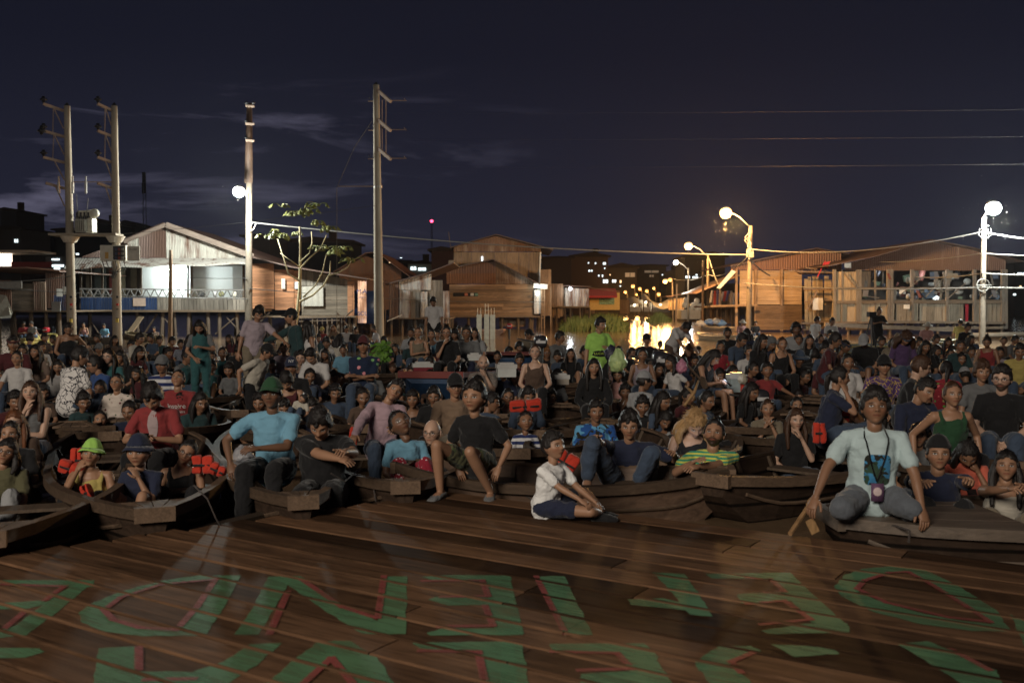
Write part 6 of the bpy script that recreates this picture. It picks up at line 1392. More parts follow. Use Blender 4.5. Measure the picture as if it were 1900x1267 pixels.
boat((1545, 952), (2380, 944), 1.2, 'nearest canoe at the right with a flat plank deck under the kneeling man', gz=.32, deck=.36, blunt=.34, sheer=.02, thw=(.6, .8), rim=m_wood('pale_deck', (.19, .145, .11), 'x', .5, .4, 1., .45, .35))
def rad(u, d, L, beam, ang, lab, gz=.40, **k):
    x = (u - 950) / F * d; a = math.atan2(x, d) + R(ang); c = Vector((x, d, 0)); v = Vector((math.sin(a), math.cos(a), 0)) * L / 2; return boat(c - v, c + v, beam, lab, gz, True, **k)
for u, d, L, bm, an, lab in ((40, 14.5, 4.2, 1.5, 8, 'the girl in the white tee with a necklace'), (150, 13, 4.0, 1.5, -6, 'the back turned line drawing shirt'), (222, 12.3, 3.2, 1.3, 4, 'the woman in the floral blouse'), (318, 12.6, 3.2, 1.4, 3, 'the man in the red lettered tee'), (392, 16.8, 4.4, 1.7, 14, 'the teal vest group'),
    (330, 20.5, 4, 1.6, -5, 'the boy in the striped shirt'), (250, 19.5, 4, 1.6, 5, 'the small child in dark red'), (500, 14.8, 3.6, 1.2, 12, 'the man in the cream tee'), (545, 12.0, 3.0, 1.3, -4, 'the woman with the baby'), (572, 15.5, 3.8, 1.4, 3, 'the man in the white tee with bowed head'),
    (672, 13.4, 4.0, 1.5, 0, 'the man in the navy flowered shirt'), (610, 20.5, 4.2, 1.6, 6, 'the girl in the printed white tee'), (720, 22, 4, 1.6, -8, 'the green leaf bundle'), (900, 14.6, 4.2, 1.5, -4, 'the bald man in the checked shirt'), (990, 13.8, 3.8, 1.5, 2, 'the woman looking straight up'),
    (1035, 20, 5, 1.7, -14, 'the man with crossed arms'), (1104, 13.2, 3.6, 1.4, -3, 'the black track jacket'), (1020, 12.4, 3.0, 1.4, 6, 'the man with his cheek on his fist'), (1195, 16.4, 4, 1.5, 0, 'the woman in the lilac tank top'), (1240, 13.4, 3.6, 1.4, 10, 'the girl in white turned left'),
    (1270, 19.8, 4.6, 1.6, -20, 'the stooping paddler'), (1330, 13.8, 4.4, 1.6, 16, 'the woman lit by her phone'), (1395, 17.6, 4, 1.6, -4, 'the plain white tee'), (1456, 17.2, 4.2, 1.7, 12, 'the black tank top'), (1510, 19.5, 4.4, 1.7, 0, 'the smiling woman with falling hair'), (1424, 12.9, 3.8, 1.6, 20, 'the boy in the red tee with spread arms'),
    (1552, 13.2, 3.8, 1.6, -8, 'the draped white cloth'), (1602, 17.6, 4.4, 1.6, 5, 'the pale cap looking down'), (1650, 12.6, 3.4, 1.5, 3, 'the purple patterned shirt'), (1715, 10.6, 3.0, 1.5, 0, 'the young man in profile'), (1790, 9.7, 3.0, 1.5, 4, 'the woman in the green tank top'), (1868, 10.2, 3.2, 1.5, -4, 'the bearded man in glasses'),
    (1684, 18, 4.2, 1.7, -6, 'the frizzy hair with a blue headband'), (1785, 17.6, 4.2, 1.7, 3, 'the dark blouse by the right lamp'), (1880, 15.5, 4, 1.6, 0, 'the mustard yellow jacket'), (1240, 10.6, 3.0, 1.5, 5, 'the blonde woman lit by a phone'), (1110, 10.6, 2.8, 1.5, 0, 'the blue tee with swirls'), (960, 10.8, 2.6, 1.4, 0, 'the girl in the white jersey'), (1480, 11.5, 2.8, 1.5, 0, 'the headphones wearer')):
    rad(u, d, L, bm, an, 'wooden canoe under ' + lab)
M_BLUEH = m_wood('blue_hull', (.02, .06, .14), 'x', .6, .3, .7, .4, .5); M_REDR = m_plain('red_rim', (.16, .018, .012), .5)
boat((800, 692), (935, 655), 1.9, 'high sided blue boat with a red rim in the middle rows', gz=.76, hull=M_BLUEH, rim=M_REDR, depth=.9, blunt=.5)
boat((1500, 640), (1760, 630), 1.5, 'long pale blue and yellow boat behind the right back rows', gz=.55, hull=m_plain('pale_blue_hull', (.25, .34, .38), .5), rim=m_plain('yellow_rim', (.42, .36, .14), .5), blunt=.3)
for bw, st, bm, lab, hl, rm in (((22, 628), (98, 619), 1.3, 'yellow canoe with two people and a paddle at the left', (.5, .42, .12), (.5, .42, .15)), ((212, 625), (144, 624), .9, 'dark narrow canoe between the twin poles', (.05, .04, .03), (.06, .05, .04)), ((300, 623), (236, 615), .9, 'canoe tied under the lit white house', (.2, .16, .1), (.25, .2, .12)), ((1298, 617), (1375, 622), 1.3, 'amber lit canoe floating left of the nearest amber pole', (.42, .32, .2), (.45, .36, .24)), ((1302, 603), (1400, 606), 1.5, 'long canoe moored by the heap of blue plastic', (.3, .24, .18), (.36, .3, .22)),
    ((935, 611), (872, 609), 1.1, 'canoe with an outboard moored at the large wooden house', (.16, .08, .05), (.2, .1, .06)), ((1752, 638), (1680, 630), 1.1, 'pale green canoe of the paddler in salmon', (.35, .45, .42), (.5, .5, .42)), ((700, 634), (590, 628), 1.7, 'far boat carrying the lamp lit party', (.1, .07, .05), (.16, .12, .08)), ((1830, 652), (1770, 640), 1.2, 'pale rimmed boat by the right landing', (.12, .1, .08), (.4, .38, .32)), ((1360, 628), (1425, 622), 1.2, 'canoe of the figures under the amber lamp', (.2, .14, .08), (.3, .2, .12))):
    boat(bw, st, bm, lab, gz=.34, hull=m_plain('hull_' + lab[:9], hl, .6), rim=m_plain('rimc_' + lab[:9], rm, .55), blunt=.12, depth=.45, group='small canoes moored further off')
# ================================================================ THINGS IN THE BOATS
def vest(u, v, d, sx, sz, label, rx=0, ry=0, rz=0, col=(.46, .04, .022)):
    p = W(u, v, d); r = empty('life_vest', p, label, 'life vest', 'orange life vests'); M4 = Matrix.Translation(p) @ Euler((R(rx), R(ry), R(rz))).to_matrix().to_4x4()
    for k, (a, b_) in enumerate((((-sx / 2, -.04, -sz / 2), (-.004, .04, sz / 2)), ((.004, -.04, -sz / 2), (sx / 2, .04, sz / 2)))):
        m = MB(); c = [(a[i] + b_[i]) / 2 for i in range(3)]; m.ball((0, 0, 0), 1, 16, 10); q = np.array(m.v); q = np.sign(q) * np.abs(q) ** .4 * np.array([(b_[i] - a[i]) / 2 for i in range(3)]) + np.array(c); q = q + np.array([[noise.noise(Vector(x) * 16 + Vector((u, 0, k))) * .016, noise.noise(Vector(x) * 14 + Vector((0, u, k))) * .02, noise.noise(Vector(x) * 12 + Vector((k, 0, u))) * .014] for x in q]); m.v = [M4 @ Vector(x) for x in q]; m.build('panel', m_cloth(col), r, True)
    m = MB(); m.box((-sx * .40, -.044, -.009), (sx * .40, .044, .009), M4); m.build('strap', m_cloth((.02, .02, .02)), r)
for a in ((132, 868, 8.4, .20, .10, 'orange life vest lying flat in the left canoe', 10, 20, 0), (144, 853, 8.5, .10, .20, 'small upright orange life vest left of the neon hat'), (163, 913, 7.9, .07, .14, 'sliver of orange vest at the canoe rim under the yellow top', 0, -20, 0), (376, 862, 8.5, .18, .16, 'orange life vest beside the woman with the tilted head'), (404, 872, 8.4, .14, .10, 'second orange vest on the right rim of the front left canoe', 0, 25, 0), (656, 810, 9.4, .08, .18, 'red orange vest behind the pale pink sleeve', 0, 10, 0), (975, 752, 10.9, .36, .13, 'large red orange life vest between the two pairs of glasses', 20, -4, 0), (1520, 803, 9.6, .12, .20, 'red orange vest between the black tee and the ringer tee'), (1558, 773, 10.2, .20, .12, 'orange vest behind the curly haired woman'), (1382, 715, 14, .12, .18, 'small orange vest left of the boy in the red tee'), (1046, 857, 8.6, .24, .20, 'red and yellow vest hanging behind the boy in white', 0, 30, 0)): vest(*a)
def cooler(u, v, d, w, h, label, body=(.5, .52, .5), lid=(.5, .5, .48), rz=10):
    w *= .8; h *= .8; p = W(u, v, d); r = empty('cooler_box', p, label, 'cooler', 'cooler boxes'); M4 = Matrix.Translation(p) @ Matrix.Rotation(R(rz), 4, 'Z')
    m = MB(); m.box((-w / 2, -w * .35, -h), (w / 2, w * .35, 0), M4); m.build('tub', m_plain('cooler_tub' + label[:5], body, .5), r); m = MB(); m.box((-w / 2 - .015, -w * .37, .001), (w / 2 + .015, w * .37, .06), M4); m.box((-w / 2 + .03, -w * .30, .061), (w / 2 - .03, w * .30, .085), M4); m.build('lid', m_plain('cooler_lid' + label[:5], lid, .4), r)
    m = MB(); m.tube([M4 @ Vector(q) for q in ((-w / 2 - .02, 0, -.06), (-w / 2 - .05, 0, -.1), (-w / 2 - .02, 0, -.16))], .012, 6); m.build('handle', m_plain('cooler_handle', (.1, .1, .1)), r)
cooler(784, 681, 15.5, .36, .24, 'white lidded red engine box below the blue boat', (.16, .01, .02), (.45, .46, .44)); cooler(1366, 702, 14.2, .28, .24, 'white cooler box beside the woman lit by her phone', (.28, .33, .32)); cooler(939, 683, 14.8, .34, .16, 'low white box with dark slot left of the strappy top'); cooler(1043, 703, 14.5, .22, .1, 'small pale box in front of the girl hugging her knees', (.4, .36, .3)); cooler(880, 664, 16.5, .24, .05, 'flat white package on the blue boat rim')
def motor(u, v, d, s, label, cowl=(.03, .03, .035)):
    p = W(u, v, d); r = empty('outboard_motor', p, label, 'motor', 'outboard motors'); m = MB(); m.ball((0, 0, 0), 1, 16, 10); q = np.array(m.v); q = np.sign(q) * np.abs(q) ** .6 * np.array([.16, .22, .15]) * s; m.v = [Vector(x) + p for x in q]; m.build('cowl', m_plain('cowl' + label[:4], cowl, .25), r, True)
    m = MB(); m.box((p.x - .11 * s, p.y - .225 * s, p.z - .03 * s), (p.x + .11 * s, p.y - .205 * s, p.z + .03 * s)); m.build('label_band', m_plain('motor_band', (.5, .5, .5)), r)
    m = MB(); m.tube([p - Vector((0, 0, .1 * s)), p - Vector((0, 0, .75 * s))], [.08 * s, .05 * s], 8); m.build('leg', m_plain('motor_leg', (.05, .05, .05)), r); m = MB(); m.tube([p + Vector((-.1 * s, -.1 * s, 0)), p + Vector((-.55 * s, -.25 * s, .08 * s))], .02 * s, 6); m.build('tiller', m_plain('motor_leg', (.05, .05, .05)), r)
motor(1003, 634, 17.5, .75, 'black outboard with a white band between the capped man and crossed arms'); motor(1227, 668, 16.8, 1.0, 'black outboard motor right of the lilac tank top'); motor(945, 605, 50, .9, 'red and black outboard on the moored canoe', (.3, .03, .03)); motor(86, 612, 46, .8, 'red topped engine on the yellow canoe', (.4, .02, .03)); motor(1408, 738, 13.5, .8, 'dark engine behind the boat corner')
# bags
def bag(u, v, d, rx, rz, c, label, rough=.35):
    p = W(u, v, d); m = MB(); m.ball((0, 0, 0), 1, 36, 24); vs = []
    for q in m.v:
        q = Vector(q); k = 1 + .22 * noise.noise(q * 2.2 + Vector((u, 0, 0))) + .12 * noise.noise(q * 6) + .05 * noise.noise(q * 13); taper = 1 - .45 * max(0, q.z); vs.append(p + Vector((q.x * rx * k * taper, q.y * rx * .8 * k * taper, q.z * rz * k)))
    m.v = vs; t = NT('plastic_' + label[:6], rough, .5); t.col(c); n = t.noise(14, 5, t.obj(), .6, 2); t.bump(n.outputs[0], .8, .02)
    try: t.b.inputs['Transmission Weight'].default_value = .25 if sum(c) > .5 else 0
    except Exception: pass
    tag(m.build('plastic_bag', t.m, None, True), label, 'bag', 'plastic bags')
bag(1146, 669, 14.3, .13, .17, (.45, .60, .26), 'big translucent green plastic bag full of things'); bag(1134, 655, 14.5, .10, .12, (.02, .02, .04), 'black plastic bag above the green one'); bag(376, 647, 17.2, .05, .06, (.6, .6, .58), 'crumpled white plastic bag held by the standing teal vest'); bag(700, 675, 13.5, .0, .0, (.05, .1, .02), 'x') if 0 else None
bag(851, 668, 16.6, .11, .05, (.55, .5, .45), 'pale bag on the blue boat left of the grey tee'); bag(1378, 702, 13.9, .07, .08, (.5, .45, .35), 'cream bag on the lap of the plain white tee'); bag(1265, 590 + 90, 13.8, .08, .10, (.5, .2, .3), 'pink flowered cloth bag behind the girl turned left'); bag(450, 845, 8.6, .10, .09, (.3, .3, .32), 'clear plastic bag left of the old man in the polo')
p_ = W(1325, 597, 68)
for k, (u, v, c) in enumerate(((1316, 597, (.12, .25, .6)), (1328, 596, (.55, .55, .55)), (1300, 600, (.5, .5, .5)), (1338, 599, (.15, .3, .6)))): bag(u, v, 70, .38, .22, c, ('blue', 'white', 'leftmost pale', 'right blue')[k] + ' plastic sack heaped on the mooring by the amber lamp')
# paper, leaves, paddles
lf = MB(); rr = random.Random(8)
for i in range(160):
    c = W(707, 654, 17) + Vector((rr.uniform(-.13, .13), rr.uniform(-.1, .1), rr.uniform(-.17, .17))); a = rr.uniform(0, 6.28); d_ = Vector((math.cos(a), math.sin(a) * .5, rr.uniform(-.5, .5))) * .09; s_ = Vector((-d_.z, 0, d_.x)) * .4; lf.add([c, c + d_ * .5 + s_, c + d_, c + d_ * .5 - s_], [(0, 1, 2, 3)])
t = NT('leaf_bundle', .6); g = t.n('NewGeometry'); t.col(t.mix(g.outputs['Random Per Island'], (.03, .09, .005), (.10, .22, .02))); tag(lf.build('leaf_bundle', t.m), 'bright green bundle of leaves beside the flowered navy shirt', 'leaves')
def paddle(a, c, label, col=(.16, .10, .06), bl=.34, bw=.15):
    a, c = W(*a), W(*c); r = empty('paddle', c, label, 'paddle', 'wooden paddles'); t = (c - a).normalized(); m = MB(); m.tube([a, c], .016, 7); m.build('shaft', m_wood('paddle_wood' + label[:3], col, 'x'), r)
    s_ = t.cross(Vector((0, 1, .2))).normalized(); n_ = t.cross(s_).normalized() * .008; pts = [(0, .2), (.15, .8), (.5, 1), (.85, .75), (1, .25)]; L_ = [c + t * bl * p - s_ * bw / 2 * w for p, w in pts]; R_ = [c + t * bl * p + s_ * bw / 2 * w for p, w in pts]; vs = [q + n_ for q in L_ + R_[::-1]] + [q - n_ for q in L_ + R_[::-1]]; k = len(vs) // 2
    m = MB(); m.add(vs, [tuple(range(k)), tuple(range(k, 2 * k))[::-1]] + [(i, (i + 1) % k, k + (i + 1) % k, k + i)[::-1] for i in range(k)]); m.build('blade', m_wood('paddle_wood' + label[:3], col, 'x'), r)
paddle((1255, 655, 14.6), (1300, 704, 13.2), 'dark paddle slanting down from the stooping figure'); paddle((1722, 632, 27), (1752, 646, 25), 'paddle dipped in the water by the canoeist in salmon', (.3, .16, .08)); paddle((1466, 990, 6.55), (1498, 942, 6.8), 'paddle leaning on the bow of the nearest canoe, its blade lit orange', (.45, .26, .12), .13, .06); paddle((76, 622, 45), (74, 622, 44), 'round brown paddle blade on the yellow canoe', (.3, .15, .08), .9, .7)  # bow paddle's orange wood colour stands for amber lamplight
m = MB(); m.box((-.03, -.012, -.05), (.03, .012, .05), Matrix.Translation(W(1507, 976, 6.75)) @ Euler((R(10), R(-28), 0)).to_matrix().to_4x4()); tag(m.build('wooden_block', m_wood('orange_block', (.5, .30, .14), 'z', .4, .3)), 'wooden block coloured orange as if lit, against the bow of the nearest canoe', 'block')  # amber lamplight is put into the block's wood colour
for k, (P_, lab) in enumerate((([(1250, 600 + 130, 12.5), (1290, 735, 12.3), (1278, 700, 12.6)], 'a'),)): pass
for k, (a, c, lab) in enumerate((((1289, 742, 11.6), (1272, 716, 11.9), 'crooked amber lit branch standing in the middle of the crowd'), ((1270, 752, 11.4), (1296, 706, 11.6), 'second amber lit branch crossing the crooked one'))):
    m = MB(); a, c = W(*a), W(*c); m.tube([a, a.lerp(c, .5) + Vector((.03, 0, 0)), c], [.016, .02, .012], 7); tag(m.build('branch', m_wood('amber_branch', (.5, .3, .13), 'z'), None, True), lab, 'branch')  # amber wood colour stands in for lamplight on both branches
def rope(pts, r, label): m = MB(); m.tube([W(*p) for p in pts], r, 5); tag(m.build('mooring_rope', m_cloth((.05, .04, .035))), label, 'rope', 'mooring ropes')
rope([(360, 900, 7.2), (385, 925, 7.0), (400, 960, 6.95), (415, 985, 7.0)], .006, 'dark rope hanging off the right rim of the front left canoe'); rope([(614, 878, 7.6), (640, 893, 7.7), (655, 880, 8.2), (668, 868, 8.6)], .006, 'thin rope looped between two middle canoes'); rope([(694, 885, 8.0), (693, 905, 8.0), (697, 930, 7.9)], .007, 'rope over the rim of the pink top canoe'); rope([(1625, 968, 6.75), (1660, 975, 6.65), (1688, 984, 6.5), (1686, 1006, 6.45)], .008, 'rope tied round the deck of the nearest canoe'); rope([(950, 905, 8.2), (985, 925, 8.1), (1010, 930, 7.6)], .007, 'slack rope from the long side on canoe')
